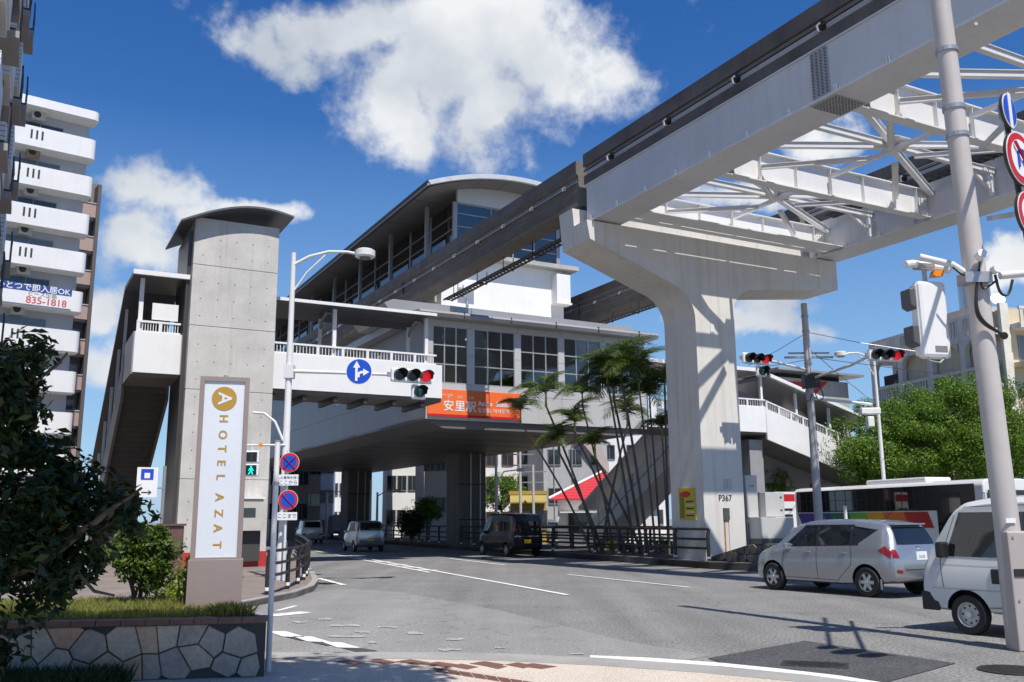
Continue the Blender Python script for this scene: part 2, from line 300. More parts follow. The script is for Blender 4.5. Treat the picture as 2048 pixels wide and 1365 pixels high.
def leaves_mesh(name, centers, size, rng, up=0.5, aspect=0.45, outward=None, jitter=0.35):
    n = len(centers); nr = rng.normal(size=(n, 3)); nr[:, 2] = np.abs(nr[:, 2])*0.6 + up
    if outward is not None: nr += outward*0.9
    nr /= np.linalg.norm(nr, axis=1)[:, None]
    t = rng.normal(size=(n, 3)); t -= (t*nr).sum(1)[:, None]*nr; t /= np.linalg.norm(t, axis=1)[:, None]
    b = np.cross(nr, t); sz = size*(1 + jitter*rng.uniform(-1, 1, n))[:, None]
    v = np.empty((n, 4, 3)); v[:, 0] = centers - t*sz*0.5; v[:, 1] = centers + b*sz*aspect*0.5 + nr*sz*0.06; v[:, 2] = centers + t*sz*0.5 - nr*sz*0.05; v[:, 3] = centers - b*sz*aspect*0.5 + nr*sz*0.06
    me = bpy.data.meshes.new(name); me.vertices.add(4*n); me.vertices.foreach_set('co', v.reshape(-1)); me.loops.add(4*n); me.loops.foreach_set('vertex_index', np.arange(4*n, dtype=np.int32))
    me.polygons.add(n); me.polygons.foreach_set('loop_start', np.arange(0, 4*n, 4, dtype=np.int32)); me.polygons.foreach_set('loop_total', np.full(n, 4, dtype=np.int32)); me.update(calc_edges=True)
    return me
def raw(name, me, mat, parent, loc=None):
    o = bpy.data.objects.new(name, me); COL.objects.link(o); me.materials.append(mat)
    if parent: o.parent = parent
    if loc is not None: o.location = loc
    return o
def voronoi_cells(w, h, size, rng):
    nx, ny = max(1, round(w/size)), max(1, round(h/size)); pts = [((i + 0.5 + rng.uniform(-.38, .38) + (0.5 if j % 2 else 0))*w/nx, (j + 0.5 + rng.uniform(-.36, .36))*h/ny) for i in range(-1, nx+1) for j in range(-1, ny+1)]
    cells = []
    for i, p in enumerate(pts):
        if not (-0.1*size < p[0] < w + 0.1*size and -0.1*size < p[1] < h + 0.1*size): continue
        poly = [(0, 0), (w, 0), (w, h), (0, h)]
        for j, q in enumerate(pts):
            if i == j or (p[0]-q[0])**2 + (p[1]-q[1])**2 > (3.2*size)**2: continue
            mx_, my_ = (p[0]+q[0])/2, (p[1]+q[1])/2; nx_, ny_ = q[0]-p[0], q[1]-p[1]; out = []
            for k in range(len(poly)):
                a, b = poly[k], poly[(k+1) % len(poly)]; da = (a[0]-mx_)*nx_ + (a[1]-my_)*ny_; db = (b[0]-mx_)*nx_ + (b[1]-my_)*ny_
                if da <= 0: out.append(a)
                if da*db < 0: t = da/(da-db); out.append((a[0]+t*(b[0]-a[0]), a[1]+t*(b[1]-a[1])))
            poly = out
            if len(poly) < 3: break
        if len(poly) >= 3: cells.append(poly)
    return cells
def stone_wall(parent, w, h, size, gap, thick, mats, rng, top=None):
    # stones set proud of the mortar; local x along the wall, z up, front face towards -y
    for poly in voronoi_cells(w, h, size, rng):
        if top: poly = [(x, min(z, top(x) - 0.01)) for x, z in poly]
        cx = sum(p[0] for p in poly)/len(poly); cz = sum(p[1] for p in poly)/len(poly)
        per = math.sqrt(max(1e-6, sum((p[0]-cx)**2 + (p[1]-cz)**2 for p in poly)/len(poly)))
        if per < 0.04: continue
        k = max(0.4, 1 - gap/per); inner = [(cx + (x-cx)*k, cz + (z-cz)*k) for x, z in poly]; k2 = max(0.35, 1 - (gap + 0.012)/per)
        inn2 = [(cx + (x-cx)*k2, cz + (z-cz)*k2) for x, z in poly]; n = len(poly); d = thick*rng.uniform(0.7, 1.3)
        vs = [(x, 0, z) for x, z in inner] + [(x, -d*0.75, z) for x, z in inner] + [(x, -d, z) for x, z in inn2]
        fs = [(i, (i+1) % n, n+(i+1) % n, n+i) for i in range(n)] + [(n+i, n+(i+1) % n, 2*n+(i+1) % n, 2*n+i) for i in range(n)] + [tuple(range(2*n, 3*n))]
        MB().add(vs, fs).build('stone', rng.choice(mats), parent)
# ================================================================ GROUND AND ROADS
def flat(name, pts, mat, z, parent=None):
    o = MB().sheet([(p[0], p[1], z) for p in pts]).build(name, mat, parent); return o
ground = struct(flat('ground', [(-2500, -800), (2500, -800), (2500, 4000), (-2500, 4000)], M('ground_far', (0.2, 0.195, 0.185), 0.95, var=0.2, scale=0.05), -0.02))
road = struct(flat('road', [(-90, -25), (90, -25), (90, 220), (-120, 220)], asphalt, 0.0))
def rpatch(name, px, mat, z, parent=None): return flat(name, [gp(*p) for p in px], mat, z, parent or road)
rpatch('worn_asphalt', [(300,1250),(540,1196),(690,1178),(800,1185),(1000,1222),(1250,1283),(1420,1312),(1330,1330),(1000,1330),(540,1330),(300,1345)], asphalt_old, 0.004)
rpatch('asphalt_patch', [(1415,1318),(1610,1283),(1912,1328),(1765,1368),(1700,1400),(1500,1345)], asphalt_new, 0.008)
# painted lines (each its own sheet)
def line_px(a, b, w, z=0.012, name='road_line'):
    p, q = gp(*a), gp(*b); d = (q - p).normalized(); n = Vector((-d.y, d.x, 0)) * (w/2)
    return flat(name, [p-n, q-n, q+n, p+n], paint_w, z, road)
faint = M('paint_worn', (0.33, 0.33, 0.32), 0.85, var=0.35, scale=9, fine=0.3)
line_px((612,1151),(688,1171), 0.15)
line_px((700,1112),(1135,1191), 0.13)
line_px((618,1100),(860,1146), 0.12)
for k in range(7):                                   # ladder hatch between the two lines
    t = k/6.5; a = (655 + 190*t, 1107 + 36*t); line_px(a, (a[0] + 34 + 10*t, a[1] + 1.5), 0.30, 0.013, 'hatch_bar')
line_px((900,1118),(1010,1131), 0.12)
line_px((1135,1150),(1380,1176), 0.10)
line_px((1200,1112),(1390,1131), 0.14)
line_px((1395,1133),(1530,1143), 0.14)
line_px((830,1098),(960,1104), 0.14)
for a, b in (((555,1223),(592,1213)),): line_px(a, b, 0.1)
cw = [((540,1233),(612,1226)),]
for a, b in cw: line_px(a, b, 0.35, 0.012, 'crossing_bar')
for i, (x, y) in enumerate(((535,1269),(585,1279),(645,1291))):
    rpatch('crossing_bar', [(x, y-5), (x+38, y-4), (x+76, y+7), (x+30, y+6)], paint_w, 0.012)
    rpatch('dark_bar', [(x+34, y+6), (x+78, y+7), (x+112, y+13), (x+66, y+14)], asphalt_new, 0.011)
rr = random.Random(3)
for (x, y, w) in ((695,1275,80),(690,1253,60),(725,1266,30),(775,1256,38),(830,1268,30),(910,1281,34),(900,1302,46),(1000,1298,20),(650,1240,26),(600,1246,30),(745,1287,20),(1155,1310,26)):
    pts = [(x - w/2 + w*i/5, y + 2.6*rr.random()) for i in range(6)] + [(x + w/2 - w*i/5, y - 2.6*rr.random() - 0.6) for i in range(6)]
    rpatch('worn_paint_mark', pts, faint, 0.012)
# stop-line kerb side white edge line (curved)
edge = [(1180,1313),(1300,1318),(1440,1328),(1560,1340),(1680,1354),(1790,1372)]
up = [gp(x, y) for x, y in edge]; lo = [gp(x, y+7) for x, y in edge]
mb = MB(); n = len(up); mb.add([(p.x, p.y, 0.012) for p in up + lo], [(i, i+1, n+i+1, n+i) for i in range(n-1)]); mb.build('edge_line', paint_w, road)
# manhole covers
def manhole(px, py, r, square=False):
    c = gp(px, py); t = MB()
    if square: t.box(-r*1.3, r*1.3, -r*0.75, r*0.75, 0, 0.008)
    else: t.tube([(0,0,0), (0,0,0.008)], r, 32)
    o = t.build('manhole_cover', M('cast_iron', (0.05, 0.047, 0.044), 0.55, metal=0.5, var=0.2, scale=20, bump=0.5, bscale=40), road, loc=(c.x, c.y, 0.006)); o.rotation_euler.z = rad(-20)
    q = MB()
    for i in range(-4, 5):
        w = r*0.9*math.sqrt(max(0, 1-(i/4.6)**2)); q.box(-w*(1.3 if square else 1), w*(1.3 if square else 1), i*r*0.19*(.8 if square else 1)-0.008, i*r*0.19*(.8 if square else 1)+0.008, 0.008, 0.012)
    q.build('cover_ribs', MATS['cast_iron'], o)
manhole(1630,1331,0.27,True); manhole(2025,1342,0.34); manhole(642,1168,0.30,True)

# near pavement: aggregate slab with concrete gutter, flush with the road
def strip(name, a, b, mat, z, parent): 
    n = len(a); return MB().add([(p.x, p.y, z) for p in a] + [(p.x, p.y, z) for p in b], [(i, i+1, n+i+1, n+i) for i in range(n-1)]).build(name, mat, parent)
inner = [gp(x, y) for x, y in ((380,1326),(540,1322),(800,1321),(1000,1325),(1200,1335),(1400,1349),(1600,1368),(1900,1420))]
outer = [gp(x, y) for x, y in ((380,1311),(540,1308),(800,1307),(1000,1310),(1200,1319),(1400,1333),(1620,1354),(1950,1400))]
pave = struct(MB().sheet([(p.x, p.y, 0.016) for p in inner] + [(7.5, -12, 0.016), (-14, -12, 0.016), (-14, 10.5, 0.016)]).build('near_pavement', aggregate))
g_ = strip('gutter', inner, outer, kerb_c, 0.018, pave)
tz = 0.024
def tile_px(pts): return MB().add([(*gp(*p).xy, 0.014) for p in pts] + [(*gp(*p).xy, tz) for p in pts], [(4,5,6,7),(0,1,5,4),(1,2,6,5),(2,3,7,6),(3,0,4,7)]).build('paving_brick', brick_t, pave)
zz = lambda x, y: (450 + x/2.409, 1100 + y/2.409)
for (x, y, w) in ((605,549,66),(760,547,62),(905,548,70),(1040,560,84),(1150,570,60),(1262,558,72),(1300,568,50),(1420,564,60),(1500,568,84)):
    w *= 1.18; tz = 0.0172 + 0.0004*x/200; tile_px([zz(x-w, y-2), zz(x-w*0.15, y-13), zz(x+w, y+3), zz(x+w*0.25, y+15)])
tz = 0.0168
for i in range(8):
    x = 1010 + 62*i; y = 572 + 9.5*i
    for j in range(3):
        xx = x - 6 + j*16 - 8*j; yy = y + j*8.4; tile_px([zz(xx, yy), zz(xx+58, yy+8.8), zz(xx+52, yy+16.2), zz(xx-6, yy+7.4)])

# corner pavement by the tower
kpx = [(400,1230),(493,1217),(540,1207),(590,1197),(627,1183),(637,1170),(628,1152),(608,1128)]
kp = [gp(*p) for p in kpx] + [S(9.5, 45), S(9.8, 70), S(10.5, 140)]; back = [S(-12, 140), S(-12, 30), gp(250,1235)]
side_paving = M('side_paving', (0.20, 0.165, 0.145), 0.9, var=0.25, scale=1.0, bump=0.2, fine=0.15)
side = struct(MB().prism([(p.x, p.y) for p in kp + back], 'z', -0.1, 0.115).build('corner_pavement', side_paving))
def off(pts, d):
    out = []
    for i, p in enumerate(pts):
        t = (pts[min(i+1, len(pts)-1)] - pts[max(i-1, 0)]).normalized(); out.append(p + Vector((-t.y, t.x, 0))*d)
    return out
def kerb_run(pts, w, h, mat, parent, seg=0.9, sgn=1):
    # kerb stones laid end to end along a path
    L_ = 0; acc = [pts[0]]
    for a, b in zip(pts[:-1], pts[1:]):
        n_ = max(1, int((b-a).length/seg)); acc += [a + (b-a)*(i+1)/n_ for i in range(n_)]
    for a, b in zip(acc[:-1], acc[1:]):
        d = (b-a).normalized(); n_ = Vector((-d.y, d.x, 0))*w*sgn; g = d*0.006
        if (a.length > 70): continue
        q = [a+g, b-g, b-g+n_, a+g+n_]
        MB().prism([(p.x, p.y) for p in q], 'z', 0.0, h).build('kerb_stone', mat, parent)
kerb_run(kp, 0.16, 0.135, kerb_c, side)

# median island with raised kerb
def kv(u): return 20.1 + 0.085*(u - 27)
M_in = [S(20.95, 6), S(20.75, 14), S(20.5, 20), S(kv(24)+0.05, 24), S(kv(27), 27), S(kv(38), 38), S(kv(49), 49), S(kv(75), 75), S(kv(120), 120)]
M_far = [S(kv(120)+5, 120), S(kv(49)+5, 49), S(26.0, 27), S(25.5, 6)]
median = struct(MB().prism([(p.x, p.y) for p in M_in + M_far], 'z', -0.1, 0.20).build('median_island', soil))
kerb_run(M_in, 0.2, 0.24, kerb_dark, median, 1.8, -1)
far_side = struct(MB().prism([(S(v, u).x, S(v, u).y) for v, u in ((36.2, 10), (36.2, 60), (38, 130), (90, 130), (90, 10))], 'z', -0.1, 0.13).build('far_pavement', kerb_c))

# ================================================================ MONORAIL: STEEL GIRDER BRIDGE
gb = sthing('girder_bridge', 'white steel twin-girder monorail bridge with cross beams and X bracing over the road', 'bridge', 22.3, 12, 11.5)
U0, U1 = -4.0, 25.7
def girder(v0):
    b = MB()
    b.box(v0, v0+1.05, U0, U1, 11.72, 13.02)                                     # box web
    b.box(v0-0.06, v0+1.15, U0, U1, 11.66, 11.718)                                # bottom flange
    b.box(v0-0.05, v0+1.10, U0, U1-0.02, 13.022, 13.07)                           # lip under the rail plates
    b.box(v0+0.06, v0+0.99, U0, U1+0.1, 13.072, 14.12)                            # track stem
    g = b.build('girder', steel_s, gb, bevel=0.008)
    for z0, z1, w in ((13.09, 13.40, 0.10), (13.74, 14.20, 0.13)):                # dark running plates both sides
        for s in (0, 1):
            x0 = v0 + 0.06 - w if s == 0 else v0 + 0.992
            for k in range(10):
                a = U0 + (U1 + 0.1 - U0)*k/10; e = U0 + (U1 + 0.1 - U0)*(k+1)/10 - 0.012
                MB().box(x0 + 0.002, x0 + w - 0.002, a, e, z0, z1).build('running_plate', rust_dark, gb)
    c = MB(); c.box(v0-0.10, v0-0.06, U0, U1, 13.52, 13.56); c.box(v0-0.085, v0-0.065, U0, U1, 13.60, 13.615); c.build('conductor_rail', dark_m, gb)
    for k in range(9):
        u = U1 - 1.6 - 3.1*k; MB().box(v0-0.09, v0+0.059, u-0.05, u+0.05, 13.44, 13.66).build('insulator', black_r, gb)
        MB().tube([(v0-0.10, u, 13.60), (v0-0.16, u+0.05, 13.52), (v0-0.15, u+0.03, 13.36)], 0.035, 8).build('lamp_fitting', galv, gb)
    for k in range(14):
        u = U1 - 0.35 - 1.55*k; MB().box(v0-0.055, v0-0.012, u-0.012, u+0.012, 11.72, 11.88).box(v0-0.055, v0-0.012, u+0.05, u+0.075, 11.72, 11.88).build('lifting_lug', steel_w, gb)
    # bolted splices
    for us in (15.0, 5.0):
        p = MB().box(v0-0.016, v0-0.002, us-0.28, us+0.28, 11.76, 12.99).build('splice_plate', M('splice_grey', (0.36, 0.36, 0.37), 0.4, var=0.1), gb)
        q = MB()
        for i in range(4):
            for j in range(14): q.tube([(v0-0.016, us-0.21+0.14*i, 11.83+j*0.085), (v0-0.05, us-0.21+0.14*i, 11.83+j*0.085)], 0.024, 6)
        bo = q.build('bolt_rows', M('bolt_grey', (0.22, 0.22, 0.22), 0.4, metal=0.4, var=0.2), p); bo['kind'] = 'stuff'
        p2 = MB().box(v0+0.02, v0+1.08, us-0.4, us+0.4, 11.640, 11.656).build('splice_plate', MATS['splice_grey'], gb); q = MB()
        for i in range(8):
            for j in range(9): q.tube([(v0+0.1+0.11*j, us-0.34+0.097*i, 11.64), (v0+0.1+0.11*j, us-0.34+0.097*i, 11.612)], 0.024, 6)
        bo = q.build('bolt_rows', MATS['bolt_grey'], p2); bo['kind'] = 'stuff'
girder(16.65); girder(27.15)
CB = [24.9, 20.2, 15.1, 10.1, 5.0]
for i, u in enumerate(CB):
    b = MB()
    if i == 0: b.box(17.702, 27.148, 23.95, 24.7, 11.761, 11.80)  # extra flange plate in front, added to cast shade on the pier cap
    b.box(17.702, 27.148, u-0.012, u+0.012, 11.80, 12.72); b.box(17.702, 27.148, u-0.16, u+0.16, 11.76, 11.798); b.box(17.702, 27.148, u-0.16, u+0.16, 12.722, 12.76)
    for v in (18.3, 19.4, 20.9, 22.4, 23.9, 25.4, 26.5): b.box(v-0.008, v+0.008, u-0.14, u-0.014, 11.80, 12.72); b.box(v-0.008, v+0.008, u+0.014, u+0.14, 11.80, 12.72)
    b.build('cross_beam', steel_w, gb)
    for v0, v1 in ((17.702, 18.15), (26.7, 27.148)):
        pl = MB().box(v0, v1, u-0.03, u-0.013, 11.84, 12.68).build('end_plate', steel_w, gb); q = MB()
        for a in range(4):
            for c in range(8): q.tube([(v0+0.08+0.1*a, u-0.03, 11.92+0.1*c), (v0+0.08+0.1*a, u-0.055, 11.92+0.1*c)], 0.02, 6)
        bo = q.build('bolt_rows', steel_w, pl); bo['kind'] = 'stuff'
for a, c in zip(CB[:-1], CB[1:]):
    m_ = (a + c)/2
    for p, q in (((17.75, a-0.25), (22.25, m_+0.12)), ((27.1, a-0.25), (22.55, m_+0.12)), ((17.75, c+0.25), (22.25, m_-0.12)), ((27.1, c+0.25), (22.55, m_-0.12)), ((17.75, m_), (21.9, m_)), ((22.9, m_), (27.1, m_))):
        MB().bar((p[0], p[1], 12.58), (q[0], q[1], 12.58), 0.16, 0.15).bar((p[0], p[1], 12.668), (q[0], q[1], 12.668), 0.24, 0.02).build('brace', steel_w, gb)
    for vv, ee in ((19.4, a-0.15), (25.4, a-0.15), (19.4, c+0.15), (25.4, c+0.15)):
        MB().bar((vv, ee, 12.2), (22.4 + (-0.5 if vv < 22 else 0.5), m_ + (0.35 if ee > m_ else -0.35), 12.2), 0.12, 0.12).bar((vv, ee, 12.262), (22.4 + (-0.5 if vv < 22 else 0.5), m_ + (0.35 if ee > m_ else -0.35), 12.262), 0.2, 0.015).build('brace', steel_w, gb)
    MB().bar((22.4, a-0.15, 12.45), (22.4, c+0.15, 12.45), 0.14, 0.12).build('brace', steel_w, gb)
    MB().prism([(21.75, m_), (22.1, m_+0.45), (22.7, m_+0.45), (23.05, m_), (22.7, m_-0.45), (22.1, m_-0.45)], 'z', 12.682, 12.70).build('gusset_plate', steel_w, gb)
    for v in (17.9, 26.95):
        MB().bar((v, m_, 11.75), (v, m_, 12.5), 0.12).build('strut', steel_w, gb)
        MB().bar((v if v < 20 else v, m_+0.05, 12.0), (v + (0.9 if v < 20 else -0.9), m_+0.05, 12.55), 0.10).build('strut', steel_w, gb)
def tray(parent, v, z, u0, u1, n_h, hang=0.45):
    b = MB(); b.box(v-0.22, v-0.19, u0, u1, z, z+0.09); b.box(v+0.19, v+0.22, u0, u1, z, z+0.09)
    k = u0 + 0.1
    while k < u1: b.box(v-0.19, v+0.19, k, k+0.05, z+0.01, z+0.05); k += 0.3
    b.tube([(v-0.1, u0, z+0.08), (v-0.1, u1, z+0.08)], 0.035, 6); b.tube([(v+0.02, u0, z+0.08), (v+0.02, u1, z+0.08)], 0.03, 6)
    b.build('cable_tray', dark_m, parent)
    for i in range(n_h):
        u = u0 + (u1-u0)*(i+0.5)/n_h; h = MB().bar((v-0.24, u, z-0.02), (v+0.24, u, z-0.02), 0.035).bar((v-0.24, u, z-0.02), (v-0.24, u, z+hang), 0.03).bar((v+0.24, u, z-0.02), (v+0.24, u, z+hang), 0.03); h.build('tray_hanger', dark_m, parent)
tray(gb, 17.93, 12.02, 0, 24.0, 9, 0.1); tray(gb, 26.75, 12.95, 0, 24.2, 9, 0.1)

# concrete track beams left of the pier
def track(v0, u0, u1, label, trayv, tz, tu1):
    t = sthing('monorail_track', label, 'track', v0 + 0.4, u0, 12.5)
    us = [u0]
    while us[-1] < u1: us.append(min(u1, us[-1] + 17.0))
    for a, b_ in zip(us[:-1], us[1:]):
        b_ -= 0.05
        b = MB(); b.prism([(v0+0.03, 12.5), (v0+0.82, 12.5), (v0+0.85, 12.62), (v0+0.85, 13.02), (v0+0.76, 13.10), (v0+0.76, 13.62), (v0+0.85, 13.70), (v0+0.85, 14.18), (v0, 14.18), (v0, 13.70), (v0+0.09, 13.62), (v0+0.09, 13.10), (v0, 13.02), (v0, 12.62)], 'y', a, b_)
        b.build('beam', track_c, t)
        MB().box(v0-0.012, v0-0.001, a, b_, 13.74, 14.17).build('stained_band', rust_dark, t)
        MB().box(v0-0.012, v0-0.001, a, b_, 12.66, 12.99).build('stained_band', M('stain_mid', (0.115, 0.10, 0.09), 0.8, var=0.3, scale=1.2, streak=0.3), t)
        MB().box(v0+0.0, v0+0.04, a, b_, 13.36, 13.40).box(v0+0.012, v0+0.03, a, b_, 13.46, 13.475).build('conductor_rail', galv, t)
        k = a + 0.8
        while k < b_: MB().box(v0-0.02, v0+0.088, k-0.05, k+0.05, 13.30, 13.46).tube([(v0-0.02, k, 13.42), (v0-0.08, k+0.03, 13.36), (v0-0.09, k, 13.26)], 0.03, 6).build('insulator', galv, t); k += 2.4
        MB().box(v0+0.02, v0+0.80, b_, b_+0.05, 12.55, 14.1).build('joint_plate', dark_m, t)
    tray(t, trayv, tz, u0 + 0.6, tu1, int((tu1-u0)/2.4), 0.55)
    return t
track(16.62, 26.3, 94, 'concrete monorail track beam running from the pier into the station beside the hall windows', 17.5, 11.95, 39.5)
track(27.3, 26.3, 94, 'concrete monorail track beam beyond the station hall, seen under the pier cap', 27.1, 11.95, 60)

# ================================================================ PIER P367
pier = sthing('monorail_pier', 'tall cream T-shaped pier marked P367 carrying the steel girders', 'pier', 21.7, 26.0, 0)
def arc(cx, cz, r, a0, a1, n=10): return [(cx + r*math.cos(rad(a0 + (a1-a0)*i/n)), cz + r*math.sin(rad(a0 + (a1-a0)*i/n))) for i in range(n+1)]
T = [(20.8, 0.2), (20.8, 8.55)] + arc(19.55, 8.55, 1.25, 8, 75, 9) + [(16.42, 10.95), (16.3, 11.6), (28.05, 11.6), (28.05, 10.45), (23.55, 9.95)] + arc(23.6, 8.95, 1.0, 98, 176, 9) + [(22.6, 8.8), (22.6, 0.2)]
MB().prism(T, 'y', 25.2, 26.1).build('pier_body', pier_c, pier, smooth=True)
T2 = [(20.8, 0.2), (20.8, 8.55)] + arc(19.55, 8.55, 1.25, 8, 75, 9) + [(16.42, 10.95), (16.3, 12.28), (28.05, 12.28), (28.05, 10.45), (23.55, 9.95)] + arc(23.6, 8.95, 1.0, 98, 176, 9) + [(22.6, 8.8), (22.6, 0.2)]
MB().prism(T2, 'y', 26.102, 27.0).build('pier_body', pier_c, pier, smooth=True)
for v in (16.9, 27.5):
    MB().box(v-0.15, v+0.35, 25.35, 25.75, 11.602, 11.65).build('bearing', dark_m, pier); MB().box(v-0.1, v+0.3, 26.25, 26.65, 12.282, 12.498).build('bearing', dark_m, pier)
MB().box(21.45, 21.62, 25.17, 25.198, 8.05, 8.45).build('bracket_plate', steel_w, pier)
text('pier_number', 'P367', 0.30, black_s, pier, (21.75, 25.195, 2.28), (rad(90), 0, 0), bold=0.004)
b = MB()
for k in range(7): b.box(21.72, 22.05, 25.192, 25.197, 2.60+0.055*k, 2.61+0.055*k)
for k in range(3): b.box(21.72+0.16*k, 21.73+0.16*k, 25.191, 25.196, 2.60, 2.94)
b.build('data_table', M('print_grey', (0.35, 0.35, 0.34), 0.6), pier)
MB().box(21.62, 21.88, 25.15, 25.197, 1.55, 1.95).build('name_plate', M('bronze_plate', (0.07, 0.085, 0.06), 0.5, var=0.3, scale=9), pier)
MB().box(21.63, 21.70, 25.192, 25.1985, 0.3, 1.55).box(21.84, 21.86, 25.192, 25.1985, 0.5, 1.55).build('rust_run', M('rust', (0.34, 0.16, 0.05), 0.9, var=0.3, scale=8), pier)
ws = sthing('warning_sign', 'yellow notice board with red oval heading fixed on the shaded pier side', 'sign', 20.8, 25.7, 1.4)
MB().box(20.765, 20.797, 25.62, 26.52, 1.55, 2.65).build('board', yellow_m, ws)
o = MB().prism([(26.12 + 0.27*math.cos(2*math.pi*i/24), 2.44 + 0.11*math.sin(2*math.pi*i/24)) for i in range(24)], 'x', 20.7595, 20.7645).build('red_oval', red_m, ws)
for s_ in range(5): MB().box(20.759, 20.7645, 25.7, 26.12, 1.68 + 0.12*s_, 1.73 + 0.12*s_).build('printed_line', M('print_pale', (0.7, 0.66, 0.4), 0.6) if s_ % 2 else black_s, ws)
MB().box(20.76, 20.7645, 26.22, 26.46, 1.62, 2.5).build('printed_line', M('print_olive', (0.22, 0.19, 0.02), 0.6), ws)
# ================================================================ STATION CONCOURSE
st = sthing('station_concourse', 'grey clad station concourse on pillars with a band of gridded windows over the road', 'station', 20.6, 36, 0)
VL, VR, UF, UB = 14.9, 26.3, 35.8, 72.0
b = MB(); b.prism([(VL+0.9, 5.45), (VR-0.9, 5.45), (VR, 5.78), (VR, 5.9), (VL, 5.9), (VL, 5.78)], 'y', UF+0.15, UB); b.build('soffit', soffit_m, st)
for k in range(11): MB().box(VL+1.0, VR-1.0, UF+2.0+3.0*k, UF+2.03+3.0*k, 5.44, 5.449).build('soffit_joint', dark_m, st)
bays = [14.9, 17.0, 19.32, 21.6, 23.9, 26.1]
for i in range(5):                                     # lower band panels and lintels
    a, c = (VL if i == 0 else bays[i]+0.006), (VR if i == 4 else bays[i+1]-0.006)
    MB().box(a, c, UF, UF+0.12, 5.80, 6.98).build('cladding_panel', clad, st, bevel=0.01)
    MB().box(a, c, UF+0.003, UF+0.12, 6.992, 7.36).build('cladding_panel', clad, st, bevel=0.01)
    MB().box(a, c, UF+0.002, UF+0.12, 9.86, 10.12).build('cladding_panel', clad, st, bevel=0.01)
for i in range(6):
    v = bays[i]; w0, w1 = (v, v+0.30) if i == 0 else ((v-0.1, v+0.2) if i == 5 else (v-0.16, v+0.16))
    for z0, z1 in ((7.372, 8.62), (8.632, 9.848)): MB().box(w0, w1, UF-0.012, UF+0.14, z0, z1).build('mullion_pier', clad, st, bevel=0.01)
pane_n = 0
blind = M('blind', (0.42, 0.44, 0.43), 0.5, var=0.05)
for i in range(5):
    a = bays[i] + (0.30 if i == 0 else 0.16); c = bays[i+1] - (0.1 if i == 4 else 0.16)
    fr = MB()
    for k in range(4):
        x = a + (c-a)*k/3; fr.box(x-0.028, x+0.028, UF+0.02, UF+0.09, 7.37, 9.85)
    for z in (7.37, 8.17, 9.0, 9.82): fr.box(a, c, UF+0.025, UF+0.085, z, z+0.05)
    w = fr.build('window_frame', M('alu', (0.50, 0.50, 0.49), 0.35, metal=0.5), st)
    for k in range(3):
        for j, (z0, z1) in enumerate(((7.42, 8.17), (8.22, 9.0), (9.05, 9.82))):
            x0, x1 = a+(c-a)*k/3+0.03, a+(c-a)*(k+1)/3-0.03
            MB().box(x0, x1, UF+0.05, UF+0.058, z0, z1).build('pane', station_glass, w)
            if (i, k, j) in ((0,0,1),(0,0,2),(0,2,1),(2,1,1),(2,2,1),(3,0,1),(3,1,1),(3,2,1),(2,1,2),(4,0,1),(1,0,2),(3,0,2)):
                MB().box(x0, x1, UF+0.2, UF+0.22, z0, z1).build('blind', blind, w)
# interior seen through the glass
MB().box(VL+0.2, VR-0.2, UF+0.4, UF+9, 5.95, 6.0).build('interior_floor', concrete_d, st)
MB().box(VL+0.2, VR-0.2, UF+8, UF+8.1, 6.0, 9.9).build('interior_wall', M('interior_wall', (0.45, 0.46, 0.45), 0.8), st)
MB().box(VL+0.2, VR-0.2, UF+0.3, UF+9, 9.90, 9.95).build('interior_ceiling', M('interior_ceiling', (0.4, 0.4, 0.39), 0.8), st)
MB().box(VR-0.15, VR, UF+0.15, UB, 5.9, 10.1).build('side_wall', clad, st)
tl = M('ceiling_tube', (0.9, 0.93, 0.9), 0.4, emis=3.5)
for i in range(5): MB().box(15.6+2.2*i, 16.6+2.2*i, UF+2.2, UF+2.3, 9.82, 9.87).build('ceiling_light', tl, st)
for i in range(4): MB().box(16+2.5*i, 16.08+2.5*i, UF+1.2, UF+1.28, 6.0, 8.0).box(15.2, 25.8, UF+1.2, UF+1.24, 7.9+0.002*i, 7.94+0.002*i).build('interior_rail', galv, st)
for i in range(3): MB().box(17+3*i, 18.2+3*i, UF+5, UF+5.5, 6.0, 8.1).build('ticket_machine', M('machine', (0.25, 0.27, 0.3), 0.5), st)
# long left side in cladding panels
for r, (z0, z1) in enumerate(((5.80, 7.15), (7.162, 8.60), (8.612, 10.10))):
    u = UF + 0.13; k = 0
    while u < UB - 0.1:
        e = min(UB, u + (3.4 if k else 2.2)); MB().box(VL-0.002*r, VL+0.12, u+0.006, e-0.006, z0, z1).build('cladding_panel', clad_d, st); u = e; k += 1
wn = MB().box(VL-0.02, VL-0.006, 45.5, 48.5, 7.7, 8.5).build('side_window', win_mid, st)
for k in range(3): MB().box(VL-0.03, VL-0.021, 45.5+k*1.0, 45.56+k*1.0, 7.7, 8.5).build('window_bar', galv, wn)
MB().prism([(UF-0.62, 10.28), (UF-0.55, 10.13), (UF+0.1, 10.12), (UB, 10.12), (UB, 10.45), (UF+0.3, 10.48), (UF-0.5, 10.40)], 'x', VL-0.55, VR+0.45).build('eave_roof', roof_m, st)
for k in range(5): MB().box(VL+1.5+2.3*k, VL+1.515+2.3*k, UF-0.635, UF-0.5, 10.14, 10.41).build('eave_joint', dark_m, st)
MB().prism([(13.5, 11.0), (13.9, 10.5), (26.6, 10.485), (27.0, 10.95), (26.6, 11.12), (13.9, 11.2)], 'y', 37.3, 41.9).build('upper_roof', roof_m, st)
MB().box(15.4, 26.2, 37.0, 37.28, 10.49, 10.8).build('roof_gutter', galv, st)
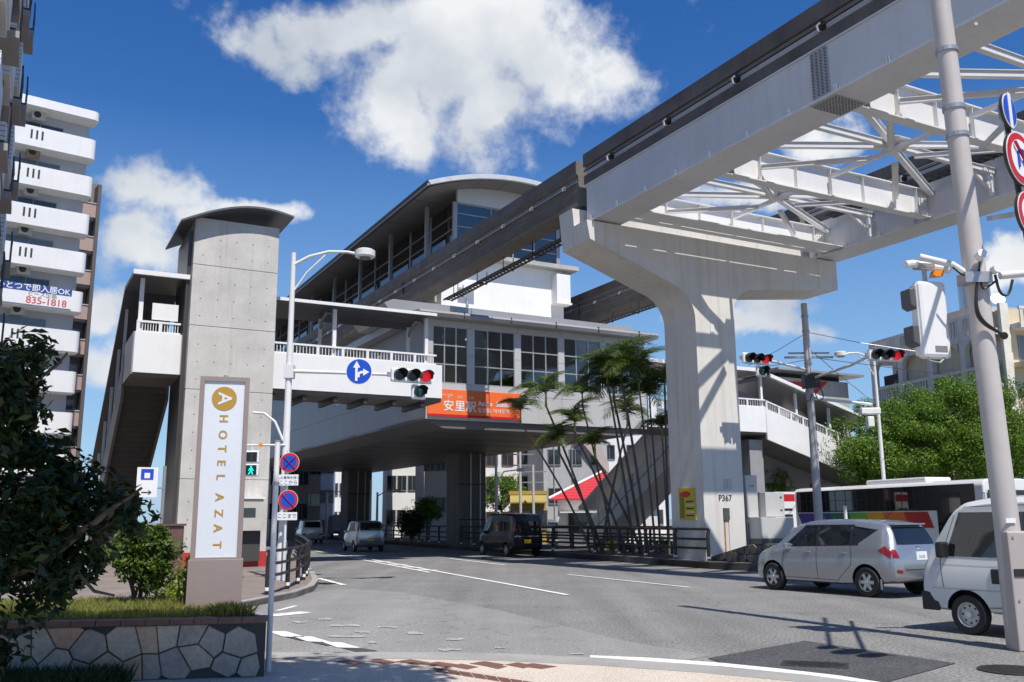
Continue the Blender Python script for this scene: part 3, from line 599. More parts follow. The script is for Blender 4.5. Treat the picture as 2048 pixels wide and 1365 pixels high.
# pillars under the concourse
for (v, u, w, d) in ((22.3, 48.6, 1.75, 1.7), (22.3, 68.8, 1.9, 1.8), (13.0, 66, 1.6, 1.8)):
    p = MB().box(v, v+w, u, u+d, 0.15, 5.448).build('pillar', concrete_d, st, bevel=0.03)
    for x in (0.75, 1.35): MB().tube([(v+x, u-0.06, 0.2), (v+x, u-0.06, 5.4)], 0.05, 8).build('drain_pipe', galv, p)
    for z in (1.6, 3.6): MB().box(v-0.04, v+w*0.95, u-0.13, u-0.10, z, z+0.06).build('pipe_clamp', dark_m, p)
# orange station sign
sg = sthing('station_sign', 'long orange station name board in three scripts below the concourse windows', 'sign', 17.2, 35.75, 5.9)
MB().box(14.95, 19.45, 35.74, 35.797, 5.93, 7.10).build('board', orange, sg, bevel=0.008)
MB().box(14.951, 19.449, 35.733, 35.7395, 5.93, 6.03).build('red_stripe', red_m, sg)
fr_ = (rad(90), 0, 0)
for ch, x in (('安', 15.92), ('里', 16.45), ('駅', 16.98)): text('lettering', ch, 0.50, white_s, sg, (x, 35.733, 6.37), fr_, bold=0.006)
for ch, x in (('あ', 15.92), ('さと', 16.45), ('えき', 16.98)): text('lettering', ch, 0.14, white_s, sg, (x, 35.733, 6.78), fr_)
text('lettering', 'Asato', 0.29, white_s, sg, (17.66, 35.733, 6.56), fr_, bold=0.004); text('lettering', 'Station', 0.29, white_s, sg, (18.60, 35.733, 6.56), fr_, bold=0.004)
text('lettering', '安里站', 0.22, white_s, sg, (17.62, 35.733, 6.25), fr_); text('lettering', '아사토역', 0.22, white_s, sg, (18.45, 35.733, 6.25), fr_)
text('lettering', 'ゆいレール', 0.14, white_s, sg, (15.78, 35.733, 6.86), fr_)
MB().tube([(15.2, 35.735, 6.86), (15.33, 35.735, 6.94), (15.3, 35.735, 6.8), (15.14, 35.735, 6.80)], 0.02, 6).build('emblem', red_m, sg)

# ================================================================ PLATFORM HALL
ph = sthing('platform_hall', 'white and grey platform hall with a curved barrel roof above the station concourse', 'station', 22, 42, 10.4)
MB().box(18.9, 25.3, 41.6, 90, 10.5, 14.85).build('base_wall', white_wall, ph)
MB().box(18.4, 25.95, 41.0, 90, 14.852, 15.08).build('ledge', concrete, ph)
MB().box(24.55, 25.4, 41.0, 41.598, 13.0, 14.55).build('duct_box', white_wall, ph, bevel=0.02); MB().box(24.5, 25.45, 40.95, 41.598, 12.9, 12.998).build('duct_box_base', white_wall, ph)
MB().box(18.0, 18.9, 41.4, 42.6, 10.9, 13.6).build('duct_box', white_wall, ph); MB().box(18.86, 19.9, 41.2, 41.598, 13.2, 13.55).build('duct_box', white_wall, ph)
MB().tube([(19.5, 41.55, 12.7), (19.5, 41.5, 12.4), (19.56, 41.5, 12.3)], 0.05, 8).build('hook', galv, ph)
hw = M('hall_frame', (0.34, 0.34, 0.34), 0.4, metal=0.3)
hallg = glass_mat('hall_glass', (0.42, 0.48, 0.50))
fr = MB()
for v in (18.9, 21.0, 22.3, 23.6, 25.1): fr.box(v-0.1 if v in (18.9, 25.1) else v-0.03, v+0.12 if v in (18.9, 25.1) else v+0.03, 41.75, 41.9, 15.08, 17.9)
for z in (15.1, 15.85, 16.6, 17.3, 17.85): fr.box(18.9, 25.2, 41.77, 41.87, z, z+0.05)
hf = fr.build('window_frame', hw, ph)
vs_ = (19.02, 20.97, 22.27, 23.57, 25.0); zs_ = (15.15, 15.85, 16.6, 17.3, 17.85)
for i in range(4):
    for j in range(4): MB().box(vs_[i]+0.06*(i > 0), vs_[i+1], 41.81, 41.82, zs_[j]+0.05*(j > 0), zs_[j+1]).build('pane', hallg, hf)
for j in range(3): MB().prism([(23.65, 15.2+0.75*j), (24.95, 15.2+0.75*j), (24.95, 15.8+0.72*j), (24.3, 15.62+0.75*j), (23.65, 15.8+0.75*j)], 'y', 42.0, 42.03).build('orange_panel', M('orange_panel', (0.62, 0.16, 0.05), 0.5, var=0.15), hf)
fr = MB(); 
for k in range(16): fr.box(18.86, 18.98, 41.9+3*k, 42.05+3*k, 15.08, 18.0)
for z in (15.1, 15.8, 16.5, 17.2): fr.box(18.88, 18.96, 41.9, 90, z, z+0.05)
hs_ = fr.build('side_frame', hw, ph)
for k in range(16): MB().box(18.91, 18.92, 42.06+3*k, 44.88+3*k, 15.15, 17.95).build('pane', hallg, hs_)
MB().box(20.2, 24.2, 46, 89, 15.1, 17.6).build('platform_core', M('core_grey', (0.25, 0.26, 0.27), 0.7), ph)
# roof shell: arched, with a lip and jointed soffit
def arcroof(v0, v1, zedge, rise, th, n=18):
    up_ = [(v0 + (v1-v0)*i/n, zedge + rise*(1 - (2*i/n-1)**2)) for i in range(n+1)]
    return up_ + [(p[0], p[1]-th) for p in up_[::-1]]
R0, R1 = 16.7, 27.3
MB().prism(arcroof(R0, R1, 18.1, 1.05, 0.16), 'y', 40.3, 92).build('roof', roof_m, ph, smooth=True)
MB().prism(arcroof(R0-0.02, R1+0.02, 18.15, 1.07, 0.24), 'y', 40.1, 40.298).build('roof_edge', M('roof_edge', (0.62, 0.62, 0.62), 0.4, metal=0.2), ph, smooth=True)
MB().prism(arcroof(R0+0.16, R1-0.16, 17.925, 1.04, 0.012), 'y', 40.31, 91.9).build('roof_soffit', M('roof_soffit', (0.17, 0.16, 0.155), 0.6, var=0.08), ph, smooth=True)
MB().prism([(R0-0.05, 18.06), (R0+0.1, 17.9), (R0+0.14, 17.95), (R0-0.03, 18.2)], 'y', 40.1, 92).build('gutter', dark_m, ph)
MB().prism([(19.0, 17.92)] + [(19.0 + 6.1*i/12, 18.1 + 1.05*(1-(2*((19.0+6.1*i/12)-R0)/(R1-R0)-1)**2) - 0.17) for i in range(13)] + [(25.1, 17.92)], 'y', 41.7, 41.9).build('gable_panel', clad, ph)
for k in range(6):
    v = R0 + 1.6 + 1.5*k; z = 18.1 + 1.05*(1 - (2*(v-R0)/(R1-R0)-1)**2) - 0.198; MB().box(v-0.012, v+0.012, 40.31, 90, z-0.012, z-0.002).build('soffit_joint', dark_m, ph)
for k in range(10): MB().prism([(p[0], p[1]) for p in arcroof(R0+0.05, 19.0, 18.1-0.172 + 0.02, 0.0, 0.01, 2)], 'y', 42.5+4*k, 42.53+4*k).build('soffit_joint', dark_m, ph)
for k in range(8):
    MB().box(18.2, 18.38, 44+5.5*k, 44.2+5.5*k, 12.6, 18.25).build('column', hw, ph)
MB().box(17.9, 18.899, 42, 90, 12.5, 13.0).build('platform_edge', concrete, ph)
for k in range(4):
    MB().box(17.95, 18.0, 43+10*k, 52+10*k, 13.9, 14.0).box(17.95, 18.0, 43+10*k, 52+10*k, 13.3, 13.36).build('platform_rail', galv, ph)

# ================================================================ LIFT TOWER, BRIDGE, STAIRS (left)
tw = sthing('lift_tower', 'tall bare concrete lift tower with dark curved metal cap and tie holes', 'tower', 6.1, 33.6, 0.12)
tie = M('concrete_tie', (0.52, 0.505, 0.47), 0.85, var=0.16, scale=0.9, bump=0.12, bscale=30, streak=0.4, streakcol=(0.27, 0.25, 0.21), fine=0.08)
hole_m = M('tie_hole', (0.10, 0.095, 0.085), 0.9)
lifts = [0.12, 3.0, 6.0, 8.2, 10.35, 12.05]
for z0, z1 in zip(lifts[:-1], lifts[1:]):
    l_ = MB().box(4.68, 7.6, 32.2, 35.0, z0+0.008, z1-0.008).build('concrete_lift', tie, tw, bevel=0.012)
    q = MB(); z = z0 + 0.35
    while z < z1 - 0.2:
        for k in range(5):
            q.tube([(5.0+0.56*k, 32.1995, z), (5.0+0.56*k, 32.197, z)], 0.022, 8)
        z += 0.6
    h_ = q.build('tie_holes', hole_m, l_); h_['kind'] = 'stuff'
MB().box(4.70, 7.58, 32.22, 34.98, 0.12, 12.04).build('joint_core', concrete_d, tw)
MB().box(4.55, 4.678, 32.6, 35.0, 0.2, 11.6).build('side_shade_sheet', M('tower_side_shade', (0.10, 0.085, 0.08), 0.3, metal=0.4, var=0.1), tw)  # added dark sheet: shade of the tower's left face put into its colour
ar = [(4.15 + 3.85*i/14, 11.55 + 1.05*math.sin(math.pi*min(1, (i/14)*0.62 + 0.06)) if True else 0) for i in range(15)]
MB().prism(ar + [(p[0], p[1]-0.07) for p in ar[::-1]], 'y', 31.75, 35.6).build('curved_cap', M('cap_metal', (0.16, 0.16, 0.165), 0.35, metal=0.4), tw, smooth=True)
MB().box(4.67, 7.62, 32.17, 35.02, 0.12, 0.62).build('red_base', M('red_paint', (0.42, 0.03, 0.03), 0.6, var=0.15), tw)
MB().box(6.35, 7.35, 31.75, 32.168, 1.3, 2.35).build('control_box', M('box_cream', (0.48, 0.46, 0.42), 0.6), tw, bevel=0.01); MB().box(6.3, 7.4, 31.7, 32.18, 2.352, 2.42).build('box_roof', white_p, tw)
MB().box(6.62, 7.1, 31.735, 31.749, 1.75, 2.05).build('box_window', win_dark, tw); MB().box(6.7, 7.35, 32.0, 32.166, 0.3, 1.28).build('recess_panel', M('recess', (0.05, 0.05, 0.05), 0.7), tw)
for x in (6.45, 6.55): MB().tube([(x, 31.85, 0.12), (x, 31.85, 1.3)], 0.025, 8).build('conduit', white_p, tw)

def rail_panels(th, v0, v1, ua, z, n, mat=white_p, h=0.42, parent=None):
    # a parapet rail: frame with thin bars, one part per bay
    for k in range(n):
        a = v0 + (v1-v0)*k/n; c = v0 + (v1-v0)*(k+1)/n; f = MB().box(a, c, ua-0.04, ua+0.04, z+h-0.07, z+h).box(a, a+0.11, ua-0.035, ua+0.035, z, z+h-0.07).box(a+0.11, c, ua-0.03, ua+0.03, z, z+0.05)
        g = f.build('rail_frame', mat, th); q = MB()
        for i in range(1, 7): x = a + 0.11 + (c-a-0.11)*i/7; q.box(x-0.012, x+0.012, ua-0.012, ua+0.012, z+0.05, z+h-0.07)
        q.build('rail_bars', mat, g)
fb = sthing('footbridge', 'white roofed footbridge joining the concrete lift tower to the station concourse', 'footbridge', 11, 34.6, 6.3)
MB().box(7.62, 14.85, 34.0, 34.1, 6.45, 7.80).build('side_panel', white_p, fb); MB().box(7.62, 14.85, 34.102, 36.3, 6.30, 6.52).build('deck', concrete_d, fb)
for k in range(6): MB().box(8.0+1.2*k, 8.15+1.2*k, 34.15, 36.3, 6.08, 6.298).build('deck_beam', dark_m, fb)
MB().box(7.62, 14.85, 36.3, 36.4, 6.45, 8.2).build('side_panel', white_p, fb); rail_panels(fb, 7.64, 14.6, 34.05, 7.802, 7)
for v in (7.8, 10.35, 14.2):
    MB().box(v-0.07, v+0.07, 34.12, 34.26, 6.6, 9.72).build('post', white_p, fb); MB().box(v-0.06, v+0.06, 36.1, 36.22, 6.6, 9.72).build('post', white_p, fb)
    MB().tube([(v, 34.2, 9.3), (v, 34.6, 9.65), (v, 35.2, 9.82), (v, 35.8, 9.65), (v, 36.16, 9.3)], 0.06, 8).build('arch_rib', clad_d, fb)
prof = [(33.7, 9.72), (33.72, 9.84), (34.5, 10.0), (35.2, 10.05), (35.9, 10.0), (36.7, 9.84), (36.7, 9.72), (35.9, 9.88), (35.2, 9.93), (34.5, 9.88)]
MB().prism(prof, 'x', 7.61, 14.45).build('canopy_roof', M('canopy_dark', (0.12, 0.12, 0.125), 0.4, metal=0.3), fb, smooth=False)
MB().box(7.61, 14.45, 33.64, 33.698, 9.74, 9.86).build('roof_trim', white_p, fb)

ls = sthing('stairway', 'covered stairway with dark ribbed soffit descending behind the concrete lift tower', 'stairs', 3.8, 36, 0.12)
MB().box(3.05, 4.55, 32.85, 32.95, 6.56, 7.95).build('landing_panel', white_p, ls); MB().box(3.05, 4.55, 32.952, 35.6, 6.45, 6.6).build('landing_floor', concrete_d, ls)
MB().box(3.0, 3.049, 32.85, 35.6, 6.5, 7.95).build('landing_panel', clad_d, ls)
rail_panels(ls, 3.08, 4.5, 32.9, 7.952, 2, h=0.4); MB().box(3.55, 4.4, 32.93, 32.97, 8.42, 9.0).build('wind_screen', white_p, ls)
MB().box(3.12, 3.26, 32.97, 33.1, 6.6, 9.85).build('post', white_p, ls)
MB().prism([(32.6, 9.85), (32.6, 9.98), (35.6, 10.12), (46.5, 4.2), (46.5, 4.05), (35.6, 9.95)], 'x', 2.85, 4.66).build('canopy_roof', M('canopy_dark', (0.12, 0.12, 0.125), 0.4, metal=0.3), ls)
MB().box(2.83, 4.66, 32.5, 32.598, 9.86, 10.02).build('roof_trim', white_p, ls)
ns = 36
for k in range(ns):
    u = 35.62 + 10.4*k/ns; z = 6.5 - 6.35*k/ns; MB().box(3.1, 4.5, u, u+10.4/ns, z-0.22, z-0.04).build('step', M('step_dark', (0.11, 0.095, 0.085), 0.7, var=0.15), ls)
for v in (2.98, 4.51): MB().prism([(35.61, 6.0), (35.61, 7.6), (46.2, 1.2), (46.2, -0.2 + 0.12), (45.6, 0.12)], 'x', v, v+0.1).build('stringer', M('stringer_brown', (0.16, 0.145, 0.135), 0.5, var=0.1), ls)
for k in range(5): MB().box(3.0, 3.1, 36.5+2.1*k, 36.6+2.1*k, 6.2-1.28*k, 9.5-1.22*k).build('post', white_p, ls)
dsn = sthing('direction_sign', 'small white lift direction sign with blue pictogram and arrow beside the stairway', 'sign', 3.5, 30.2, 2.4)
MB().box(3.15, 3.75, 30.2, 30.24, 2.35, 3.25).build('panel', white_s, dsn); MB().box(3.26, 3.62, 30.19, 30.199, 2.88, 3.2).build('pictogram', blue_m, dsn); MB().box(3.36, 3.52, 30.185, 30.1895, 2.92, 3.08).build('pictogram_cabin', white_s, dsn)
MB().box(3.3, 3.58, 30.19, 30.199, 2.48, 2.51).bar((3.58, 30.194, 2.495), (3.5, 30.194, 2.56), 0.008, 0.02).bar((3.58, 30.194, 2.495), (3.5, 30.194, 2.43), 0.008, 0.02).build('arrow', black_s, dsn)
MB().tube([(3.95, 30.3, 0.12), (3.95, 30.3, 3.3)], 0.05, 10).box(3.3, 3.95, 30.245, 30.28, 2.6, 2.65).build('post', galv, dsn)
wl = sthing('masonry_post', 'dark red granite gate post beside the lift tower base', 'post', 3.9, 27.5, 0.12)
MB().box(3.55, 4.15, 27.2, 27.8, 0.12, 1.5).build('shaft', M('granite_red', (0.13, 0.075, 0.065), 0.4, var=0.2, scale=8), wl, bevel=0.02); MB().box(3.5, 4.2, 27.15, 27.85, 1.502, 1.56).build('cap', MATS['granite_red'], wl)

# ================================================================ RIGHT-HAND BRIDGE, STAIRS, ESCALATOR, TOWER
rb = sthing('footbridge', 'white roofed footbridge behind the pier with stairs running down past the traffic lights', 'footbridge', 32, 36, 0.12)
MB().box(26.5, 34.0, 35.9, 36.0, 5.95, 7.25).build('side_panel', white_p, rb); rail_panels(rb, 26.5, 34.0, 35.95, 7.252, 6); MB().box(26.5, 34.0, 36.0, 38.6, 5.85, 6.0).build('deck', concrete_d, rb)
MB().box(26.4, 34.1, 35.7, 38.9, 9.05, 9.2).build('canopy_roof', roof_m, rb); MB().box(26.4, 34.1, 35.62, 35.698, 9.06, 9.24).build('roof_trim', white_p, rb)
for v in (28.3, 30.6, 33.9): MB().box(v-0.07, v+0.07, 36.02, 36.16, 6.0, 9.05).build('post', white_p, rb)
def sl(v): return 5.95 - 0.29*(v - 34.0)
MB().prism([(34.02, sl(34.02)-0.35), (34.02, sl(34)+1.25), (42.5, sl(42.5)+1.25), (42.5, sl(42.5)-0.35)], 'y', 35.9, 36.0).build('side_panel', white_p, rb)
for k in range(10):
    a, c = 34.05 + 0.84*k, 34.05 + 0.84*(k+1) - 0.02
    MB().prism([(a, sl(a)+1.63), (c, sl(c)+1.63), (c, sl(c)+1.70), (a, sl(a)+1.70)], 'y', 35.91, 35.99).prism([(a, sl(a)+1.25), (a+0.12, sl(a+.12)+1.25), (a+0.12, sl(a+.12)+1.63), (a, sl(a)+1.63)], 'y', 35.92, 35.98).build('rail_frame', white_p, rb)
    q = MB()
    for i in range(1, 6): x = a + 0.12 + 0.7*i/6; q.box(x-0.012, x+0.012, 35.94, 35.96, sl(x)+1.25, sl(x)+1.64)
    q.build('rail_bars', white_p, rb)
MB().prism([(34.1, 8.75), (34.1, 8.95), (41.0, 7.05), (43.4, 7.0), (43.4, 6.84), (41.0, 6.86)], 'y', 35.6, 38.8).build('canopy_roof', roof_m, rb)
MB().prism([(34.1, 8.80), (34.1, 8.98), (41.0, 7.08), (43.4, 7.03), (43.4, 6.88), (41.0, 6.90)], 'y', 35.5, 35.598).build('roof_trim', white_p, rb)
for v in (36.3, 38.7, 41.0): MB().box(v-0.07, v+0.07, 36.02, 36.14, sl(v)+0.1, 8.72 - 0.27*(v-34.1)).build('post', white_p, rb); MB().box(v-0.07, v+0.07, 38.4, 38.5, sl(v)+0.1, 8.72 - 0.27*(v-34.1)).build('post', white_p, rb)
MB().prism([(34.0, sl(34)-0.3), (42.4, sl(42.4)-0.3), (42.4, sl(42.4)-0.05), (34.0, sl(34)-0.05)], 'y', 36.01, 38.5).build('stair_slab', concrete_d, rb)
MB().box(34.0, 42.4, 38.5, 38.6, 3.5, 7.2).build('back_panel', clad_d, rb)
MB().box(30.5, 31.6, 36.6, 37.8, 0.13, 5.84).build('support_column', concrete_d, rb); MB().box(33.2, 34.1, 36.4, 37.4, 0.13, 5.6).build('support_column', M('column_grey', (0.30, 0.30, 0.31), 0.6), rb)
rt = sthing('lift_tower', 'concrete lift tower with red corner strip and thin flat canopy behind the traffic signals', 'tower', 41, 40, 0.13)
MB().box(38.6, 44.3, 39.6, 43.5, 0.13, 9.7).build('tower_body', concrete, rt, bevel=0.02); MB().box(40.55, 40.85, 39.57, 39.598, 0.5, 9.2).build('red_strip', MATS['red_paint'], rt)
MB().prism([(38.7, 9.4), (42.6, 9.65), (41.1, 8.5)], 'y', 39.56, 39.597).build('red_panel', red_m, rt); MB().box(38.0, 45.0, 38.9, 44.2, 10.0, 10.12).build('canopy', roof_m, rt); MB().box(39, 44, 40, 43, 9.702, 9.998).build('canopy_core', dark_m, rt)
es = sthing('escalator_housing', 'sloping grey enclosed stairway with roof coming down behind the palm trees', 'stairs', 30.6, 42, 0.13)
def ez(u): return 5.2 - 0.585*(u - 38.6)
MB().prism([(37.5, 5.6), (37.5, 6.6), (38.6, ez(38.6)+1.05), (47.6, ez(47.6)+1.05), (47.6, 0.13), (46.6, 0.13), (38.6, ez(38.6)-0.5), (37.5, 5.2)], 'x', 30.0, 30.12).build('side_panel', white_p, es)
MB().prism([(37.5, 5.6), (38.6, 5.1), (47.4, ez(47.4)-0.1), (47.4, 0.13), (46.6, 0.13), (38.6, ez(38.6)-0.3), (37.5, 5.4)], 'x', 30.121, 32.2).build('stair_slab', clad, es)
MB().prism([(37.5, 8.0), (38.6, 7.45), (47.8, 2.35), (47.8, 2.15), (38.6, 7.2), (37.5, 7.75)], 'x', 29.85, 32.5).build('canopy_roof', roof_m, es)
for u in (38.5, 41, 43.5, 46): MB().box(30.03, 30.13, u-0.05, u+0.05, ez(u)+1.0, ez(u)+2.1).build('post', white_p, es)
for k in range(5): MB().prism([(38.8+1.75*k, ez(38.8+1.75*k)+0.32), (38.83+1.75*k, ez(38.83+1.75*k)+0.32), (38.83+1.75*k, ez(38.83+1.75*k)+1.04), (38.8+1.75*k, ez(38.8+1.75*k)+1.04)], 'x', 29.99, 29.999).build('panel_joint', dark_m, es)
MB().prism([(38.6, ez(38.6)+0.30), (47.5, ez(47.5)+0.30), (47.5, ez(47.5)+0.34), (38.6, ez(38.6)+0.34)], 'x', 29.985, 29.999).build('panel_joint', dark_m, es)
# ================================================================ LAMPS, SIGNALS, SIGNS
def lens_signal(name, label, loc, rotz, arrow=True, group=None):
    # horizontal three-lens signal, faces local -y
    t = thing(name, label, 'traffic signal', loc, rotz, group)
    MB().box(-0.60, 0.60, 0.0, 0.14, -0.19, 0.19).build('housing', white_p, t, bevel=0.05)
    for i, m in enumerate((lens_dark, lens_dark, red_lit)):
        x = -0.38 + 0.38*i; l_ = MB().tube([(x, -0.004, 0), (x, -0.03, 0)], 0.15, 24).build('lens', m, t)
        visor(t, x, 0, 0.165)
    if arrow:
        MB().box(0.0, 0.42, 0.0, 0.13, -0.62, -0.22).build('arrow_housing', white_p, t, bevel=0.05)
        l_ = MB().tube([(0.21, -0.004, -0.42), (0.21, -0.03, -0.42)], 0.15, 24).build('lens', M('lens_green_dark', (0.008, 0.03, 0.03), 0.15), t)
        MB().box(0.2, 0.225, -0.036, -0.031, -0.52, -0.34).bar((0.212, -0.034, -0.34), (0.15, -0.034, -0.40), 0.02, 0.02).bar((0.212, -0.034, -0.34), (0.275, -0.034, -0.40), 0.02, 0.02).build('green_arrow', green_dim, l_)
        visor(t, 0.21, -0.42, 0.165)
    MB().box(-0.70, -0.602, 0.04, 0.10, -0.06, 0.06).build('bracket', galv, t)
    return t
def visor(t, x, z, r):
    n = 14; v = []; f = []
    for i in range(n+1):
        a = rad(-25 + 230*i/n); c, s_ = math.cos(a), math.sin(a); d = 0.26 if 20 < -25+230*i/n < 160 else 0.16
        v += [(x+r*c, -0.002, z+r*s_), (x+r*c, -d, z+r*s_*0.96), (x+(r-0.012)*c, -d, z+(r-0.012)*s_*0.96), (x+(r-0.012)*c, -0.002, z+(r-0.012)*s_)]
    for i in range(n):
        for k in range(4): f.append((4*i+k, 4*i+(k+1) % 4, 4*i+4+(k+1) % 4, 4*i+4+k))
    f += [(0, 1, 2, 3), tuple(4*n+k for k in (3, 2, 1, 0))]
    MB().add(v, f).build('visor', black_r if True else white_p, t, smooth=True)
def street_lamp(name, label, loc, H, arm, rotz, head_r=0.28, r0=0.11, r1=0.065, tip_drop=0.0):
    t = thing(name, label, 'street lamp', loc, rotz)
    MB().tube([(0,0,0), (0,0,0.9), (0,0,1.0), (0,0,H)], [r0*1.25, r0*1.2, r0, r1], 16).build('pole', pole_w, t, smooth=True)
    MB().tube([(0,0,H-0.35), (arm*0.25,0,H-0.10), (arm*0.55,0,H+0.04), (arm*0.85,0,H+0.03), (arm,0,H-0.03)], [0.05,0.045,0.04,0.04,0.04], 10).build('arm', pole_w, t, smooth=True)
    MB().tube([(0,0,H-1.15), (arm*0.22,0,H-0.55), (arm*0.5,0,H-0.06)], 0.028, 8).build('brace', pole_w, t, smooth=True)
    MB().tube([(arm+head_r*.75,0,H-0.13), (arm+head_r*.75,0,H-0.10), (arm+head_r*.75,0,H+0.06), (arm+head_r*.75,0,H+0.10)], [head_r*.8, head_r, head_r, head_r*.75], 24).build('lamp_head', pole_w, t, smooth=True)
    MB().tube([(arm+head_r*.75,0,H-0.131), (arm+head_r*.75,0,H-0.17)], [head_r*.62, head_r*.5], 20).build('lamp_glass', M('lamp_glass', (0.15, 0.15, 0.14), 0.15), t)
    return t
LP = gp(561,1170); LP.z = 0.12
street_lamp('street_lamp', 'tall white street lamp with round head and signal arm, beside the lift tower', LP, 8.75, 1.75, rad(2))
sa = thing('mast_arm', 'white horizontal arm on the street lamp carrying a blue arrow sign', 'signal arm', (LP.x, LP.y, 5.55))
MB().tube([(0.05,0,0.02), (1.2,0,-0.03), (2.8,0,-0.10)], [0.055,0.045,0.04], 10).build('arm', pole_w, sa, smooth=True); MB().box(-0.12, 0.14, -0.12, 0.12, -0.18, 0.18).build('clamp', pole_w, sa)
bs = thing('direction_sign', 'round blue sign with white straight and right-turn arrows on the signal arm', 'road sign', (-4.1, LP.y-0.12, 5.53), rad(6))
MB().disc((0,0,0), (0,1,0), 0.345, 0.02, 40).build('rim', white_s, bs); MB().disc((0,-0.002,0), (0,-1,0), 0.33, 0.006, 40).build('face', blue_m, bs)
MB().box(-0.10, -0.035, -0.014, -0.0085, -0.26, 0.12).prism([(-0.16, 0.10), (0.03, 0.10), (-0.065, 0.28)], 'y', -0.0145, -0.009).build('straight_arrow', white_s, bs)
MB().prism([(-0.034, -0.16), (0.02, -0.16), (0.02, -0.08), (0.06, -0.055), (0.12, -0.055), (0.12, 0.01), (0.04, 0.01), (-0.034, -0.04)], 'y', -0.014, -0.0088).prism([(0.11, -0.12), (0.27, -0.02), (0.11, 0.075)], 'y', -0.0146, -0.0092).build('turn_arrow', white_s, bs)
lens_signal('traffic_signal', 'horizontal traffic signal lit red with arrow lamp, at the end of the street lamp arm', (-2.68, LP.y, 5.42), rad(30))
# pedestrian signal on an arm from the lamp pole
pa = thing('pedestrian_signal', 'pedestrian signal showing green walking figure on bracket left of the street lamp', 'pedestrian signal', (-6.86, 24.3, 3.1))
for dz, m in ((0.17, None), (-0.17, green_lit)):
    MB().box(-0.19, 0.19, 0, 0.10, dz-0.165, dz+0.165).build('housing', white_p, pa, bevel=0.03); sc = MB().box(-0.14, 0.14, -0.012, -0.002, dz-0.125, dz+0.125).build('screen', lens_dark, pa)
    if m:
        MB().disc((0.0,-0.0125,dz+0.085), (0,-1,0), 0.022, 0.003, 12).prism([(-0.03, dz+0.055), (0.03, dz+0.055), (0.07, dz-0.02), (0.055, dz-0.03), (0.025, dz+0.015), (0.025, dz-0.03), (0.06, dz-0.11), (0.035, dz-0.115), (0.0, dz-0.045), (-0.05, dz-0.115), (-0.07, dz-0.10), (-0.025, dz-0.03), (-0.025, dz+0.015), (-0.06, dz-0.02), (-0.07, dz-0.01)], 'y', -0.0165, -0.0125).build('walking_figure', m, sc)
    else: MB().box(-0.02, 0.02, -0.016, -0.0125, dz-0.1, dz+0.08).build('standing_figure', M('fig_dim', (0.05, 0.03, 0.03), 0.4), sc)
MB().tube([(-0.3, 0.06, 0.48), (0.86, 0.06, 0.48)], 0.03, 8).build('arm', pole_w, pa); MB().box(-0.02, 0.02, 0.04, 0.08, 0.34, 0.48).build('hanger', pole_w, pa); MB().disc((0.22, 0.02, 0.48), (0,-1,0), 0.055, 0.03, 16).build('amber_lamp', amber_lit, pa)
MB().tube([(-0.05, 0.1, 1.35), (0.25, 0.1, 1.33), (0.55, 0.1, 1.1), (0.78, 0.1, 0.6)], 0.035, 8).build('curved_bracket', pole_w, pa)
# no-parking signs on a thin pole
NP = gp(563, 1182); NPp = thing('sign_pole', 'thin white pole by the black railing holding the no-parking signs', 'pole', (-5.86, 24.12, 0.12))
MB().tube([(0,0,0), (0.0,0,3.3)], 0.03, 10).build('pole', pole_w, NPp)
def np_sign(z, cross, label):
    t = thing('no_parking_sign', label, 'road sign', (-5.80, 24.05, z))
    MB().disc((0,0,0), (0,1,0), 0.255, 0.012, 40).build('rim', white_s, t); MB().disc((0,-0.001,0), (0,-1,0), 0.247, 0.004, 40).build('red_ring', red_m, t); MB().disc((0,-0.0055,0), (0,-1,0), 0.185, 0.003, 40).build('blue_field', blue_m, t)
    MB().bar((-0.16, -0.0105, 0.16), (0.16, -0.0105, -0.16), 0.004, 0.055, (0,1,0)).build('red_bar', red_m, t).rotation_euler = (0,0,0)
    if cross: MB().bar((-0.16, -0.0125, -0.16), (0.16, -0.0125, 0.16), 0.004, 0.055, (0,1,0)).build('red_bar', red_m, t)
np_sign(3.10, True, 'round blue no-stopping sign with red cross, upper sign on the thin pole')
np_sign(2.14, False, 'round blue no-parking sign with single red bar, below the no-stopping sign')
for z, lines, label in ((2.65, ('人の乗降を除く', 'ここから'), 'small white plate of two text lines between the two no-parking signs'), (1.73, ('ここまで',), 'small white plate with one text line under the no-parking sign')):
    t = thing('sign_plate', label, 'sign plate', (-5.81, 24.04, z)); hh = 0.14 if len(lines) == 2 else 0.10
    MB().box(-0.26, 0.26, -0.004, 0.004, -hh, hh).build('plate', white_s, t, bevel=0.003)
    for i, s_ in enumerate(lines): text('lettering', s_, 0.125 if len(lines) == 1 or i else 0.085, black_s, t, (0, -0.006, 0.055 - 0.125*i if len(lines) == 2 else 0), (rad(90), 0, 0), depth=0.001)
fp = thing('thin_pole', 'thin white bare pole standing at the corner of the stone planter wall', 'pole', (*gp(536,1347).xy, 0.016))
MB().tube([(0,0,0), (0.0,0,2.46)], 0.031, 12).build('pole', pole_w, fp, smooth=True); MB().tube([(0,0,1.98), (0,0,2.02)], 0.038, 12).build('clamp', galv, fp); MB().tube([(0,0,2.461), (0,0,2.48)], 0.033, 12).build('cap', galv, fp)

